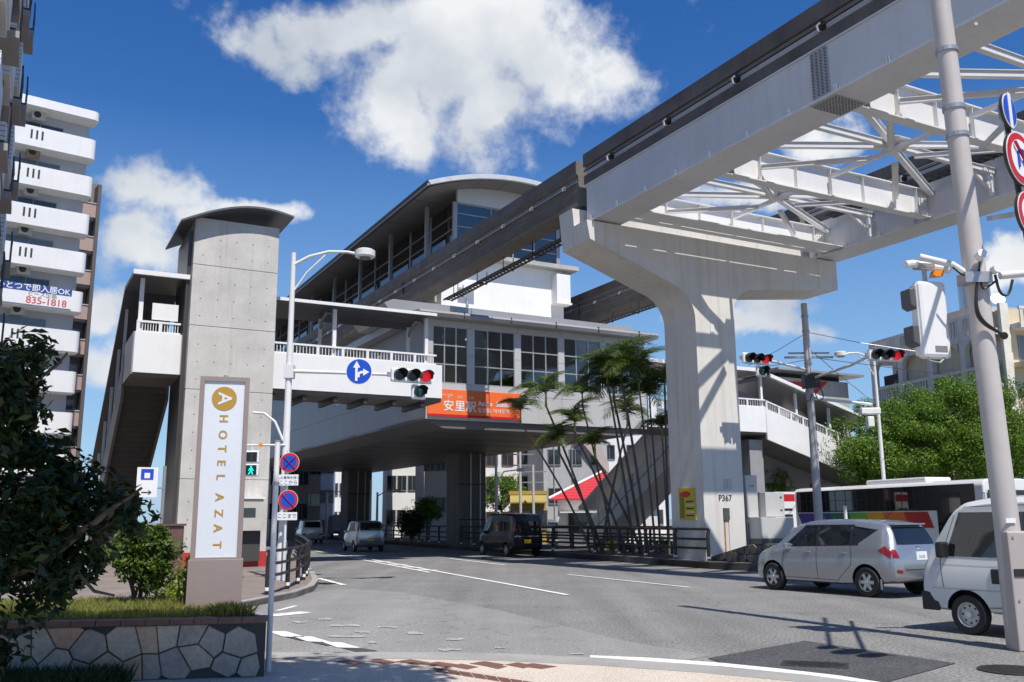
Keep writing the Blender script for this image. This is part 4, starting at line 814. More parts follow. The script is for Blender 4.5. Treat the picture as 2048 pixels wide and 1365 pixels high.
# signal pole across the road, with two long arms
cpz = 0.2; CP = Vector((11.6, 35.6, cpz)); k_ = 35.6/40
cp = thing('signal_pole', 'thick grey concrete pole with cross arms and span wires between the two far signals', 'pole', CP)
MB().tube([(0,0,0), (0,0,9.75)], [0.17, 0.12], 16).build('pole', M('pole_conc', (0.48, 0.47, 0.46), 0.7, var=0.08, streak=0.15), cp, smooth=True)
for z in (7.3, 8.6, 9.2): MB().tube([(0,0,z), (0,0,z+0.06)], 0.15, 14).build('band', galv, cp)
MB().tube([(0.15,0,5.95), (2.5,0.3,5.75)], 0.06, 8).build('camera_arm', pole_w, cp)
MB().box(2.0, 2.75, 0.1, 0.45, 5.35, 5.6).box(2.2, 2.45, 0.05, 0.35, 4.85, 5.25).build('detector_camera', white_p, cp, bevel=0.03)
MB().box(-0.9, 1.0, -0.06, 0.06, 7.55, 7.62).build('cross_arm', galv, cp); MB().box(-0.7, 0.9, 0.1, 0.2, 7.75, 7.81).build('cross_arm', galv, cp); MB().box(-0.25, 0.35, -0.3, 0.2, 6.35, 6.9).build('junction_box', dark_m, cp, bevel=0.03)
for a, c in (((0,0,8.55), (-2.3,0.2,7.3)), ((0,0,8.6), (3.9,-1.0,7.6)), ((0,0,8.0), (2.6,0.3,5.8)), ((0,0,7.6), (30,25,9.0)), ((0,0,7.5), (-1.9,0.2,7.25))):
    MB().tube([a, tuple((a[i]+c[i])/2 - (0.05 if i == 2 else 0) for i in range(3)), c], 0.014, 5).build('span_wire', dark_m if a[2] == 7.6 else galv, cp)
for pts in (((-0.2,-0.3,6.4), (-0.35,-0.35,5.9), (-0.15,-0.3,5.75), (0.0,-0.2,6.1)), ((0.3,-0.3,6.4), (0.45,-0.3,5.95), (0.25,-0.25,5.8), (0.1,-0.2,6.2))): MB().cable(pts, 0.02, 6).build('cable_loop', black_r, cp)
p_ = atY(1514, 718, 31.5); MB().tube([(-0.15,-0.05,7.1), tuple(p_ - CP + Vector((0.3,0.15,0)))], 0.05, 8).build('signal_arm', pole_w, cp); lens_signal('traffic_signal', 'horizontal traffic signal lit red with arrow lamp, right beside the P367 pier', p_, rad(28))
p_ = atY(1772, 711, 29.0); MB().tube([(0.15,-0.1,6.75), tuple((p_ - CP)*0.6 + Vector((0,0,2.72))), tuple(p_ - CP + Vector((-0.5,0.12,0)))], 0.05, 8).build('signal_arm', pole_w, cp); lens_signal('traffic_signal', 'horizontal three-lamp signal lit red in front of the cream balcony building', p_, rad(14), arrow=False)
p_ = atY(1768, 965, 43); street_lamp('street_lamp', 'white street lamp with round head beyond the bus, arm towards the station', (p_.x, p_.y, 0.13), 9.1, 1.35, rad(180), r0=0.10)

# big foreground pole with signal case, signs and cables
bpz = gp(2042,1300); BP = thing('signal_pole', 'thick beige pole in front of the white van with pedestrian signal case and cables', 'pole', (bpz.x+0.02, bpz.y, 0))
MB().tube([(0,0,0), (-0.24,0,12)], [0.152, 0.118], 28).build('pole', pole_g, BP, smooth=True)
MB().box(-0.155, 0.2, -0.22, 0.1, 0.0, 1.42).build('control_box', M('box_pink', (0.42, 0.37, 0.34), 0.5, var=0.06), BP, bevel=0.02)
MB().box(-0.12, 0.02, -0.232, -0.221, 0.88, 0.97).build('box_label', black_s, BP); MB().box(-0.12, 0.0, -0.165, -0.160, 1.52, 1.58).build('sticker', white_s, BP)
for z in (1.35, 0.6): MB().tube([(-0.09, -0.222, z), (-0.09, -0.232, z)], 0.015, 8).build('bolt', galv, BP)
for z in (6.65, 7.05, 7.9, 9.35): MB().tube([(-0.02*z,0,z), (-0.02*z,0,z+0.06)], 0.15, 20).build('band', galv, BP)
def bl(px, py, dy=0.0): q = atY(px, py, bpz.y + dy); return (q.x - BP.location.x, q.y - BP.location.y, q.z)
MB().tube([bl(1945,556), bl(1905,530), bl(1838,514)], 0.045, 10).build('signal_arm', pole_w, BP, smooth=True); MB().tube([bl(2000,552), bl(2070,545)], 0.05, 10).build('signal_arm', pole_w, BP, smooth=True)
MB().disc(bl(1957,515,-0.2), (0,-1,0.2), 0.06, 0.12, 16).build('pipe_end', white_p, BP); MB().disc(bl(1987,541,-0.2), (0,-1,0), 0.055, 0.12, 16).build('pipe_end', white_p, BP)
q0 = bl(1930,560,-0.1); MB().box(q0[0]-0.05, q0[0]+0.3, q0[1]-0.12, q0[1]+0.12, q0[2]-0.06, q0[2]+0.08).build('bracket', galv, BP)
for pts, r in ((((1958,540),(1950,600),(1960,640),(2002,668),(2008,672)), 0.020), (((1958,540),(1964,580),(1975,575),(1995,560)), 0.014), (((1990,550),(2000,590),(2018,592),(2025,560)), 0.018), (((1905,535),(1930,555),(1958,550)), 0.012), (((1962,512),(1954,560),(1948,620),(1962,648),(2005,670)), 0.012)):
    MB().cable([bl(x, y, -0.19) for x, y in pts], r, 8).build('cable', black_r, BP, smooth=True)
MB().tube([bl(2008,672,-0.17), bl(2008,672,-0.1)], 0.05, 12).build('cable_inlet', black_r, BP)
for (x, y) in ((1968,340),(1975,368),(1950,50)): MB().disc(bl(x, y, -0.14), (0,-1,0), 0.025, 0.03, 12).build('pole_step_hole', pole_g, BP)
pc = thing('pedestrian_signal', 'white signal case seen from behind with dark visors, hanging from the beige pole', 'pedestrian signal', atY(1862, 640, 11.9), rad(12))
MB().box(-0.19, 0.23, -0.06, 0.10, -0.52, 0.52).build('case', white_p, pc, bevel=0.05); MB().box(-0.20, -0.14, -0.02, 0.12, -0.48, 0.48).build('case_front', white_p, pc, bevel=0.02)
for z in (0.28, -0.22): MB().prism([(-0.29, z-0.10), (-0.201, z-0.15), (-0.201, z+0.14), (-0.29, z+0.14)], 'y', -0.02, 0.2).build('visor', M('visor_grey', (0.09,0.09,0.09), 0.5), pc, bevel=0.02)
MB().box(-0.02, 0.16, -0.065, -0.061, -0.44, -0.36).build('rating_label', M('label_grey', (0.2, 0.2, 0.2), 0.6), pc)
MB().tube([(-0.02,0.02,0.5), (-0.02,0.02,0.72)], 0.03, 8).box(-0.14, 0.1, -0.05, 0.09, 0.70, 0.76).build('hanger', galv, pc); MB().tube([(-0.3,0.0,0.74), (-0.2,0,0.76), (0.35,0,0.70)], 0.05, 10).build('arm_end', white_p, pc)
MB().prism([(0.06, 0.58), (0.22, 0.60), (0.24, 0.68), (0.1, 0.67)], 'y', -0.04, 0.04).build('amber_lamp', amber_lit, pc)
MB().tube([(-0.13,-0.02,-0.45), (-0.1,-0.03,-0.56), (0.05,-0.03,-0.58), (0.15,-0.02,-0.5)], 0.012, 6).build('drain_cable', M('cable_grey', (0.3,0.3,0.3), 0.5), pc)
def round_sign(px, py, Y, r, ring, rz, label, motif):
    c = atY(px, py, Y); t = thing('road_sign', label, 'road sign', c, rz)
    MB().disc((0,0,0), (0,1,0), r, 0.03, 40).build('back_plate', dark_m, t); MB().disc((0,-0.001,0), (0,-1,0), r*0.985, 0.006, 40).build('face', white_s, t)
    if ring:
        MB().disc((0,-0.008,0), (0,-1,0), r*0.95, 0.003, 40).build('red_ring', red_m, t); MB().disc((0,-0.012,0), (0,-1,0), r*0.70, 0.003, 40).build('white_field', white_s, t)
        if motif: MB().tube([(-0.07,-0.014,-0.11), (-0.07,-0.014,0.04), (-0.035,-0.014,0.09), (0.03,-0.014,0.09), (0.065,-0.014,0.04), (0.065,-0.014,-0.02)], 0.02, 6).prism([(0.015, -0.02), (0.12, -0.02), (0.067, -0.10)], 'y', -0.02, -0.015).build('u_turn_arrow', blue_m, t); MB().bar((-0.15, -0.037, 0.15), (0.15, -0.037, -0.15), 0.03, 0.004).build('red_bar', red_m, t)
    else: MB().disc((0,-0.008,0), (0,-1,0), r*0.9, 0.003, 40).build('blue_field', blue_m, t); MB().box(-0.04, 0.04, -0.016, -0.0115, -0.2, 0.2).build('arrow', white_s, t)
    MB().box(-0.05, 0.05, 0.031, 0.09, -0.08, 0.08).build('clamp', galv, t)
sm = thing('sign_mast', 'dark vertical bar with brackets holding the round signs beside the beige pole', 'sign mast', (*atY(2024, 300, 9.15).xy, 4.0), rad(0))
MB().tube([(0.10,0.06,0.1), (0.0,0.06,1.95)], 0.03, 8).build('bar', dark_m, sm)
for z, y_ in ((1.75, 0.0), (0.72, 0.0)): MB().bar((1.35, 3.1, z+0.95), (0.04, 0.08, z), 0.045, 0.06).build('bracket', galv, sm)
round_sign(2018, 222, 9.1, 0.19, False, rad(42), 'round blue sign seen nearly edge-on, topmost beside the beige pole', 0)
round_sign(2040, 318, 9.0, 0.29, True, rad(36), 'round red-ringed no U-turn sign beside the beige pole', 1)
round_sign(2058, 428, 9.0, 0.24, True, rad(36), 'round red-ringed sign cut off below the no U-turn sign', 0)
# pavement sign pole whose shadow lies on the near pavement belongs to the same pole (out of view above)

# ================================================================ HOTEL SIGN
hs0 = gp(416, 1218, 0.62); hsn = thing('hotel_sign', 'upright white hotel sign with gold letters in a taupe frame on the planter', 'sign', (hs0.x, hs0.y + 0.2, 0.55), rad(16))
HT = 2.78; wS = 0.288
MB().box(-wS-0.02, wS+0.02, -0.13, 0.13, 0, 0.62).build('base', taupe, hsn, bevel=0.006)
fr = MB().box(-wS, -wS+0.055, -0.12, 0.12, 0.622, HT).box(wS-0.055, wS, -0.12, 0.12, 0.622, HT).box(-wS+0.055, wS-0.055, -0.12, 0.12, HT-0.055, HT).box(-wS+0.055, wS-0.055, -0.12, 0.12, 0.622, 0.64); fr.build('frame', taupe, hsn)
MB().box(-wS+0.056, wS-0.056, -0.10, 0.10, 0.641, HT-0.056).build('panel', sign_face, hsn)
MB().disc((0.0, -0.1005, HT-0.264), (0,-1,0), 0.145, 0.004, 40).build('gold_disc', gold_m, hsn)
text('letter', 'A', 0.22, sign_face, hsn, (0.0, -0.106, HT-0.264), (rad(90), rad(90), 0), depth=0.002, bold=0.004)
for ch, z in zip('HOTELAZAT', (2.274, 2.08, 1.913, 1.744, 1.576, 1.339, 1.153, 0.979, 0.787)):
    text('letter', ch, 0.135, gold_m, hsn, (0.0, -0.102, z), (rad(90), rad(90), 0), depth=0.002, bold=0.003)
MB().tube([(-0.02,0,HT), (-0.02,0,HT+0.03), (0.02,0,HT+0.03), (0.02,0,HT)], 0.006, 6).build('lifting_eye', dark_m, hsn)

# ================================================================ FENCES
def rail_fence(name, label, pts, hs, z0, post_h, spacing, mat, r=0.032, curl=False):
    t = thing(name, label, 'fence', (pts[0].x, pts[0].y, z0)); o = Vector((pts[0].x, pts[0].y, 0)); loc = [p - o for p in pts]
    for h in hs: MB().tube([(p.x, p.y, h) for p in loc], r, 8).build('rail', mat, t, smooth=True)
    acc = 0.0; nxt = 0.05
    for a, b in zip(loc[:-1], loc[1:]):
        L_ = (b-a).length
        while nxt <= acc + L_:
            p = a + (b-a)*((nxt-acc)/L_); d = (b-a).normalized(); nn = Vector((-d.y, d.x, 0))
            MB().tube([(p.x, p.y, 0), (p.x, p.y, post_h*0.8), (p.x - nn.x*0.05, p.y - nn.y*0.05, post_h)], r*1.5, 10).build('post', mat, t, smooth=True)
            MB().tube([(p.x, p.y, 0.08), (p.x, p.y, 0.15)], r*1.56, 10).build('reflective_band', white_s, t); nxt += spacing
        acc += L_
    return t
cf = [gp(*p, 0.12) for p in ((532,1190),(560,1184),(590,1172),(610,1158),(617,1142),(606,1122),(590,1104))] 
rail_fence('guard_railing', 'low black curved pedestrian railing at the kerb below the lift tower', cf, (0.38, 0.62, 0.88), 0.115, 0.9, 1.6, fence_m, 0.034)
mf = [S(kv(u)+0.55, u) for u in (24.6, 30, 36, 42, 50, 62, 80)]
rail_fence('median_railing', 'long black three-rail fence along the planted median', mf, (0.42, 0.72, 1.05), 0.2, 1.05, 2.0, fence_m, 0.042)
mf2 = [S(kv(u)+4.6, u) for u in (26.5, 32, 40, 50, 62)]
rail_fence('median_railing', 'black fence on the far edge of the median behind the palm trunks', mf2, (0.42, 0.72, 1.05), 0.2, 1.05, 2.0, fence_m, 0.042)

# ================================================================ MEDIAN WALL AND CABINETS
mw_a, mw_b = S(20.65, 24.9), S(21.0, 14.0); d_ = mw_b - mw_a; mwl = d_.length
mw = thing('rubble_wall', 'low dark rubble stone wall at the foot of the pier, tapering down', 'wall', (mw_a.x, mw_a.y, 0.2), math.atan2(d_.y, d_.x))
topf = lambda x: min(0.62, 0.12 + 0.24*max(0, x))
MB().prism([(0, 0), (mwl, 0), (mwl, 0.62), (2.1, 0.62), (0, 0.12)], 'y', 0.02, 0.45).build('wall_core', mortar, mw)
R2 = random.Random(11); 
def swall(parent, w, h, size, gap, thick, mats, rng, top=None):
    stone_wall(parent, w, h, size, gap, thick, mats, rng, top)
mwc = bpy.data.objects.new('stone_face', None)
bpy.data.objects.remove(mwc)
for o_ in [1]:
    swall(mw, mwl, 0.62, 0.30, 0.018, 0.05, [rock_m], R2, topf)
for ch in mw.children:
    if ch.name.startswith('stone'): ch.location.y = 0.02
cb = sthing('utility_cabinet', 'tall narrow grey cabinet attached beside the pier column', 'cabinet', 22.95, 25.4, 0.2)
MB().box(22.72, 23.25, 25.2, 25.9, 1.62, 3.1).build('box', M('cab_grey', (0.52, 0.51, 0.48), 0.5, var=0.05, streak=0.1), cb, bevel=0.012); MB().box(22.72, 23.3, 25.25, 25.85, 0.2, 1.618).build('plinth', MATS['cab_grey'], cb)
text('lettering', '1-20', 0.12, black_s, cb, (22.98, 25.196, 2.72), (rad(90), 0, 0), depth=0.001)
cb2 = sthing('utility_cabinet', 'square grey cabinet on a wider plinth between pier and column', 'cabinet', 23.7, 25.0, 0.2)
MB().box(23.32, 24.2, 24.9, 25.6, 1.64, 2.5).build('box', MATS['cab_grey'], cb2, bevel=0.012); MB().box(22.75, 24.3, 24.6, 25.18, 0.9, 1.62).build('plinth', MATS['cab_grey'], cb2, bevel=0.012); MB().box(22.75, 24.3, 24.58, 25.17, 0.2, 0.898).build('base', kerb_dark, cb2)
for z in (1.85, 2.3): MB().box(24.0, 24.08, 24.885, 24.899, z, z+0.05).build('hinge', dark_m, cb2)
# ================================================================ VEHICLES
def loft_body(stations, n=56):
    S_ = np.array(stations, float); xs = S_[:, 0]; x = np.linspace(xs[0], xs[-1], n); out = np.empty((n, 6)); out[:, 0] = x
    for c in range(1, 6):
        y = S_[:, c]; m_ = np.zeros(len(xs)); dd = np.diff(y)/np.diff(xs)
        m_[1:-1] = np.where(dd[:-1]*dd[1:] > 0, 2*dd[:-1]*dd[1:]/(dd[:-1]+dd[1:] + 1e-12), 0); m_[0] = dd[0]; m_[-1] = dd[-1]
        k = np.clip(np.searchsorted(xs, x) - 1, 0, len(xs)-2); h = xs[k+1]-xs[k]; t = (x-xs[k])/h
        out[:, c] = (2*t**3-3*t**2+1)*y[k] + (t**3-2*t**2+t)*h*m_[k] + (-2*t**3+3*t**2)*y[k+1] + (t**3-t**2)*h*m_[k+1]
    vs, rows = [], []
    for (X, hw, zb, zt, zr, hr) in out:
        H_ = max(0.01, zr-zt); D = zt-zb
        half = [(0, zb), (.84*hw, zb), (.95*hw, zb+.05*D), (.985*hw, zb+.2*D), (hw, zb+.45*D), (.995*hw, zb+.68*D), (.975*hw, zb+.88*D), (.95*hw, zt), ((.95*hw*.62+hr*.38), zt+.34*H_), ((.95*hw*.28+hr*.72), zt+.68*H_), (hr, zt+.88*H_), (hr*.90, zt+.965*H_), (hr*.6, zt+.995*H_), (0, zr)]
        ring = [(X, y, z) for y, z in half] + [(X, -y, z) for y, z in half[-2:0:-1]]; rows.append(len(vs)); vs += ring
    m_ = len(ring); fs = []
    for a, b in zip(rows[:-1], rows[1:]): fs += [(a+i, a+(i+1) % m_, b+(i+1) % m_, b+i) for i in range(m_)]
    fs += [tuple(range(rows[0], rows[0]+m_)), tuple(range(rows[-1], rows[-1]+m_))[::-1]]
    return vs, fs
def wheel(parent, x, y, r, w, spokes=6, rimmat=None, steel=False):
    sg_ = 1 if y > 0 else -1; prof = [(r*0.62, -w/2), (r*0.93, -w/2), (r, -w/2+0.03), (r, w/2-0.03), (r*0.93, w/2), (r*0.62, w/2)]; n = 32; vs = []; fs = []
    for k in range(n):
        a = 2*math.pi*k/n; vs += [(p[0]*math.cos(a), p[1], p[0]*math.sin(a)) for p in prof]
    for k in range(n):
        for j in range(6): fs.append((k*6+j, k*6+(j+1) % 6, ((k+1) % n)*6+(j+1) % 6, ((k+1) % n)*6+j))
    o = MB().add(vs, fs).build('wheel', tyre_m, parent, smooth=True, loc=(x, y, r)); e = sg_*(w/2 - 0.02)
    q = MB(); q.tube([(0, e-0.05*sg_, 0), (0, e-0.04*sg_, 0)], r*0.63, 28)
    q.build('wheel_dish', M('dish_dark', (0.05, 0.05, 0.05), 0.5) if not steel else rimmat, o)
    q = MB()
    for k in range(n):
        pass
    ringo = MB(); vs = []; fs = []
    for k in range(n):
        a = 2*math.pi*k/n; vs += [(rr_*math.cos(a), yy, rr_*math.sin(a)) for rr_, yy in ((r*0.67, e-0.02*sg_), (r*0.67, e+0.012*sg_), (r*0.60, e+0.012*sg_), (r*0.57, e-0.03*sg_))]
    for k in range(n):
        for j in range(4): fs.append((k*4+j, k*4+(j+1) % 4, ((k+1) % n)*4+(j+1) % 4, ((k+1) % n)*4+j))
    ringo.add(vs, fs).build('rim', rimmat or rim_m, o, smooth=True)
    for k in range(spokes if not steel else 0):
        a = 2*math.pi*k/spokes; c, s_ = math.cos(a), math.sin(a); wd = r*0.13
        MB().add([(c*r*.1 - s_*wd, e, s_*r*.1 + c*wd), (c*r*.6 - s_*wd*.75, e-0.01*sg_, s_*r*.6 + c*wd*.75), (c*r*.6 + s_*wd*.75, e-0.01*sg_, s_*r*.6 - c*wd*.75), (c*r*.1 + s_*wd, e, s_*r*.1 - c*wd),
                  (c*r*.1 - s_*wd, e-0.035*sg_, s_*r*.1 + c*wd), (c*r*.6 - s_*wd*.75, e-0.035*sg_, s_*r*.6 + c*wd*.75), (c*r*.6 + s_*wd*.75, e-0.035*sg_, s_*r*.6 - c*wd*.75), (c*r*.1 + s_*wd, e-0.035*sg_, s_*r*.1 - c*wd)],
                 [(0,1,2,3),(7,6,5,4),(0,4,5,1),(1,5,6,2),(2,6,7,3),(3,7,4,0)]).build('spoke', rimmat or rim_m, o)
    MB().tube([(0, e, 0), (0, e+0.015*sg_, 0)], [r*0.17, r*0.14], 16).build('hub_cap', rimmat or rim_m, o)
    if steel:
        for k in range(8): a = 2*math.pi*k/8; MB().tube([(math.cos(a)*r*.42, e-0.045*sg_, math.sin(a)*r*.42), (math.cos(a)*r*.42, e-0.034*sg_, math.sin(a)*r*.42)], r*0.055, 8).build('rim_hole', black_r, o)
    return o
class Car:
    def __init__(s, name, label, cat, loc, heading, stations, paint, wheels, group=None, cut=True, arch=0.06):
        s.t = thing(name, label, cat, loc, heading, group); vs, fs = loft_body(stations); s.L0, s.L1 = stations[0][0], stations[-1][0]
        me = bpy.data.meshes.new('body'); me.from_pydata(vs, [], fs); bm = bmesh.new(); bm.from_mesh(me); bmesh.ops.recalc_face_normals(bm, faces=bm.faces); bm.to_mesh(me); bm.free()
        s.bvh = BVHTree.FromPolygons([Vector(v) for v in vs], fs); me.materials.append(paint); me.materials.append(black_r); s.W = max(st_[1] for st_ in stations)
        body = bpy.data.objects.new('body', me); COL.objects.link(body); tmp = []
        if cut:
            for (x, r) in wheels:
                for sy in (-1, 1):
                    c = MB().tube([(x, sy*(s.W-0.26), r*1.02), (x, sy*(s.W+0.3), r*1.02)], r+arch, 28).build('cut', paint); c.data.materials.append(black_r); c.data.polygons.foreach_set('material_index', [1]*len(c.data.polygons))
                    md = body.modifiers.new('b', 'BOOLEAN'); md.object = c; md.solver = 'EXACT'; tmp.append(c)
            dg = bpy.context.evaluated_depsgraph_get(); dg.update(); me2 = bpy.data.meshes.new_from_object(body.evaluated_get(dg)); body.modifiers.clear(); body.data = me2; me2.name = 'body'
            for c in tmp: bpy.data.objects.remove(c)
        body.parent = s.t; body.data.polygons.foreach_set('use_smooth', [True]*len(body.data.polygons)); body.data.set_sharp_from_angle(angle=rad(32)); s.body = body
    def hit(s, kind, a, b, off):
        if kind in ('L', 'R'): sy = 1 if kind == 'L' else -1; o, d = Vector((a, 4*sy, b)), Vector((0, -sy, 0))
        elif kind == 'rear': o, d = Vector((s.L0-3, a, b)), Vector((1, 0, 0))
        elif kind == 'front': o, d = Vector((s.L1+3, a, b)), Vector((-1, 0, 0))
        else: o, d = Vector((a, b, 5)), Vector((0, 0, -1))
        h = s.bvh.ray_cast(o, d)[0]
        if h is None: h = o + d*( 4 - s.W if kind in 'LR' else 3.0)
        return h - d*off
    def patch(s, name, kind, q, mat, off=0.006, nx=8, ny=4, parent=None):
        vs = []; fs = []
        for j in range(ny+1):
            for i in range(nx+1):
                u, v = i/nx, j/ny; a = [(1-u)*(1-v)*q[0][k] + u*(1-v)*q[1][k] + u*v*q[2][k] + (1-u)*v*q[3][k] for k in (0, 1)]; vs.append(s.hit(kind, a[0], a[1], off))
        for j in range(ny):
            for i in range(nx): b = j*(nx+1)+i; fs.append((b, b+1, b+nx+2, b+nx+1))
        return MB().add(vs, fs).build(name, mat, parent or s.t, smooth=True)
    def sides(s, name, q, mat, **k):
        for side in 'LR': s.patch(name, side, q, mat, **k)
    def seam(s, pts, w=0.012, sides='LR', name='panel_gap', mat=None):
        for side in sides:
            vs = []; fs = []
            P = []
            for a, b in zip(pts[:-1], pts[1:]):
                for i in range(6): P.append((a[0]+(b[0]-a[0])*i/6, a[1]+(b[1]-a[1])*i/6))
            P.append(pts[-1])
            for i, p in enumerate(P):
                q0, q1 = P[max(0, i-1)], P[min(len(P)-1, i+1)]; dx, dz = q1[0]-q0[0], q1[1]-q0[1]; l_ = math.hypot(dx, dz) or 1; nx, nz_ = -dz/l_*w/2, dx/l_*w/2
                vs += [s.hit(side, p[0]+nx, p[1]+nz_, 0.003), s.hit(side, p[0]-nx, p[1]-nz_, 0.003)]
            for i in range(len(P)-1): fs.append((2*i, 2*i+1, 2*i+3, 2*i+2))
            MB().add(vs, fs).build(name, mat or black_r, s.t)
    def block(s, name, kind, a, b, sa_, sb_, d, mat, bevel=0.01):
        h = s.hit(kind, a, b, 0); m = MB()
        if kind in 'LR': sy = 1 if kind == 'L' else -1; y0, y1 = sorted((h.y - 0.02*sy, h.y + d*sy)); m.box(h.x-sa_/2, h.x+sa_/2, y0, y1, h.z-sb_/2, h.z+sb_/2)
        else: sx_ = -1 if kind == 'rear' else 1; x0, x1 = sorted((h.x - 0.02*sx_, h.x + d*sx_)); m.box(x0, x1, h.y-sa_/2, h.y+sa_/2, h.z-sb_/2, h.z+sb_/2)
        return m.build(name, mat, s.t, bevel=bevel)
    def plate(s, kind, y, z, mat, number):
        b = s.block('number_plate', kind, y, z, 0.33, 0.165, 0.018, mat, 0.0); h = s.hit(kind, y, z, 0.0205); rz = rad(-90) if kind == 'rear' else rad(90)
        text('plate_number', number, 0.085, black_s if mat is plate_y else M('plate_green', (0.01, 0.12, 0.06), 0.5), s.t, (h.x, h.y, h.z-0.02), (rad(90), 0, rz), depth=0.0005)
def hdg(az): return math.pi/2 - az      # heading for a car whose +x is forward, from compass azimuth

# silver hatchback --------------------------------------------------------------------------------
pf, pr_ = gp(1553,1180), gp(1741,1195); fwd = (pf-pr_).normalized(); rt_ = Vector((fwd.y, -fwd.x, 0)); mid = (pf+pr_)/2 + rt_*0.76
HB = [(-1.99,.60,.40,.72,.80,.50),(-1.90,.80,.34,.86,1.00,.60),(-1.78,.835,.30,.98,1.30,.585),(-1.62,.845,.28,1.02,1.47,.60),(-1.2,.85,.25,1.015,1.535,.61),(-.5,.85,.22,.985,1.57,.62),(.1,.85,.22,.955,1.56,.62),(.6,.85,.22,.93,1.475,.60),(1.0,.845,.22,.92,1.27,.60),(1.25,.84,.22,.90,1.06,.62),(1.5,.82,.22,.86,.95,.62),(1.75,.76,.24,.78,.86,.58),(1.93,.64,.28,.66,.74,.48),(1.99,.5,.34,.58,.64,.36)]
c = Car('hatchback_car', 'silver five-door hatchback driving in front of the rubble wall', 'car', mid, math.atan2(fwd.y, fwd.x), HB, car_silver, ((1.27, .30), (-1.27, .30)))
for x in (1.27, -1.27):
    for y in (-.765, .765): wheel(c.t, x, y, .30, .19, 6)
gm = car_glass
c.sides('window_trim', [(1.00, .965), (-1.10, 1.03), (-.92, 1.455), (.40, 1.445)], black_r, off=.003, nx=16); c.sides('front_window', [(0.92, .985), (0.02, 1.01), (0.05, 1.44), (0.42, 1.41)], gm); c.sides('rear_window', [(-.04, 1.01), (-.86, 1.045), (-.84, 1.43), (-.01, 1.445)], gm); c.sides('quarter_window', [(-.92, 1.05), (-1.06, 1.06), (-1.50, 1.35), (-.90, 1.425)], gm)
c.patch('windscreen', 'front', [(-.66, 1.02), (.66, 1.02), (.54, 1.47), (-.54, 1.47)], gm); c.patch('rear_screen', 'rear', [(-.60, 1.06), (.60, 1.06), (.52, 1.40), (-.52, 1.40)], gm, off=.012)
c.sides('tail_lamp', [(-1.58, .93), (-1.86, .78), (-1.87, .95), (-1.72, 1.03)], lamp_red, off=.008)
for s_ in (-1, 1): c.patch('tail_lamp', 'rear', [(s_*.66, .80), (s_*.78, .80), (s_*.77, .97), (s_*.68, .95)], lamp_red, off=.012); c.patch('reflector', 'rear', [(s_*.62, .50), (s_*.74, .50), (s_*.74, .56), (s_*.62, .56)], lamp_red, off=.008); c.patch('headlamp', 'front', [(s_*.40, .70), (s_*.70, .70), (s_*.72, .82), (s_*.5, .80)], M('lamp_clear', (.5, .52, .55), .1, metal=.5), off=.01)
for p in ([(-.02, .30), (-.01, .6), (0.0, .98)], [(0.95, .33), (.96, .6), (.92, .95)], [(-.55, .32), (-.9, .62), (-.93, .80), (-.90, 1.02)], [(.95, .32), (-.55, .30)]): c.seam(p, .010)
for x in (.24, -.72):
    for sd_ in 'LR': c.block('door_handle', sd_, x, .87, .17, .035, .035, car_silver, .01)
for sd_ in 'LR': c.block('door_mirror', sd_, .78, .98, .10, .14, .17, car_silver, .03); c.block('mud_flap', sd_, -1.62, .27, .03, .2, .0, car_silver, .0)
for y in (.0,): c.plate('rear', 0.0, .83, white_s, '23-02'); c.block('badge', 'rear', 0, .99, .12, .05, .02, chrome, .01)
c.patch('rear_bumper_gap', 'rear', [(-.72, .555), (.72, .555), (.72, .57), (-.72, .57)], black_r, off=.004)
MB().tube([(-1.25,.15,1.54), (-1.5,.15,1.72)], .008, 6).build('aerial', black_r, c.t); MB().box(-1.62, -1.78, -.5, .5, 1.44, 1.475).build('spoiler', car_silver, c.t, bevel=.01)

# white kei van ------------------------------------------------------------------------------------
pf = gp(1945,1270); VH = rad(-30.5); fwd = Vector((math.sin(VH), math.cos(VH), 0)); rt_ = Vector((fwd.y, -fwd.x, 0)); cen = pf + rt_*.66 - fwd*.92
VN = [(-1.66,.66,.42,1.0,1.80,.60),(-1.6,.70,.34,1.02,1.86,.63),(-.8,.72,.30,1.02,1.89,.64),(.3,.72,.30,1.01,1.885,.64),(.85,.72,.30,1.0,1.83,.62),(1.1,.72,.30,.99,1.70,.60),(1.32,.715,.30,.97,1.40,.60),(1.50,.70,.31,.92,1.12,.60),(1.60,.67,.33,.84,.96,.58),(1.66,.60,.38,.74,.80,.52)]
v = Car('kei_van', 'white boxy kei van with steel wheels, partly behind the beige pole', 'van', cen, math.atan2(fwd.y, fwd.x), VN, car_white, ((.92, .27), (-.95, .27)))
for x in (.92, -.95):
    for y in (-.64, .64): wheel(v.t, x, y, .27, .15, 6, M('wheel_cream', (.60, .59, .54), .45, var=.1), True)
v.sides('front_window', [(1.22, 1.05), (.36, 1.05), (.36, 1.66), (.98, 1.66)], gm, off=.005); v.sides('sliding_window', [(.16, 1.05), (-.68, 1.05), (-.68, 1.66), (.16, 1.66)], gm, off=.005); v.sides('rear_window', [(-.78, 1.05), (-1.5, 1.05), (-1.48, 1.64), (-.78, 1.66)], gm, off=.005)
v.patch('windscreen', 'front', [(-.58, 1.06), (.58, 1.06), (.52, 1.70), (-.52, 1.70)], gm); v.patch('rear_screen', 'rear', [(-.54, 1.1), (.54, 1.1), (.5, 1.68), (-.5, 1.68)], gm, off=.01)
for p in ([(.26, .36), (.27, 1.0), (.26, 1.74)], [(1.25, .62), (1.30, 1.0), (1.02, 1.72)], [(.26, .40), (.6, .38)], [(1.02, 1.73), (.26, 1.75), (-.72, 1.75)], [(-.73, .42), (-.73, 1.74)]): v.seam(p, .010)
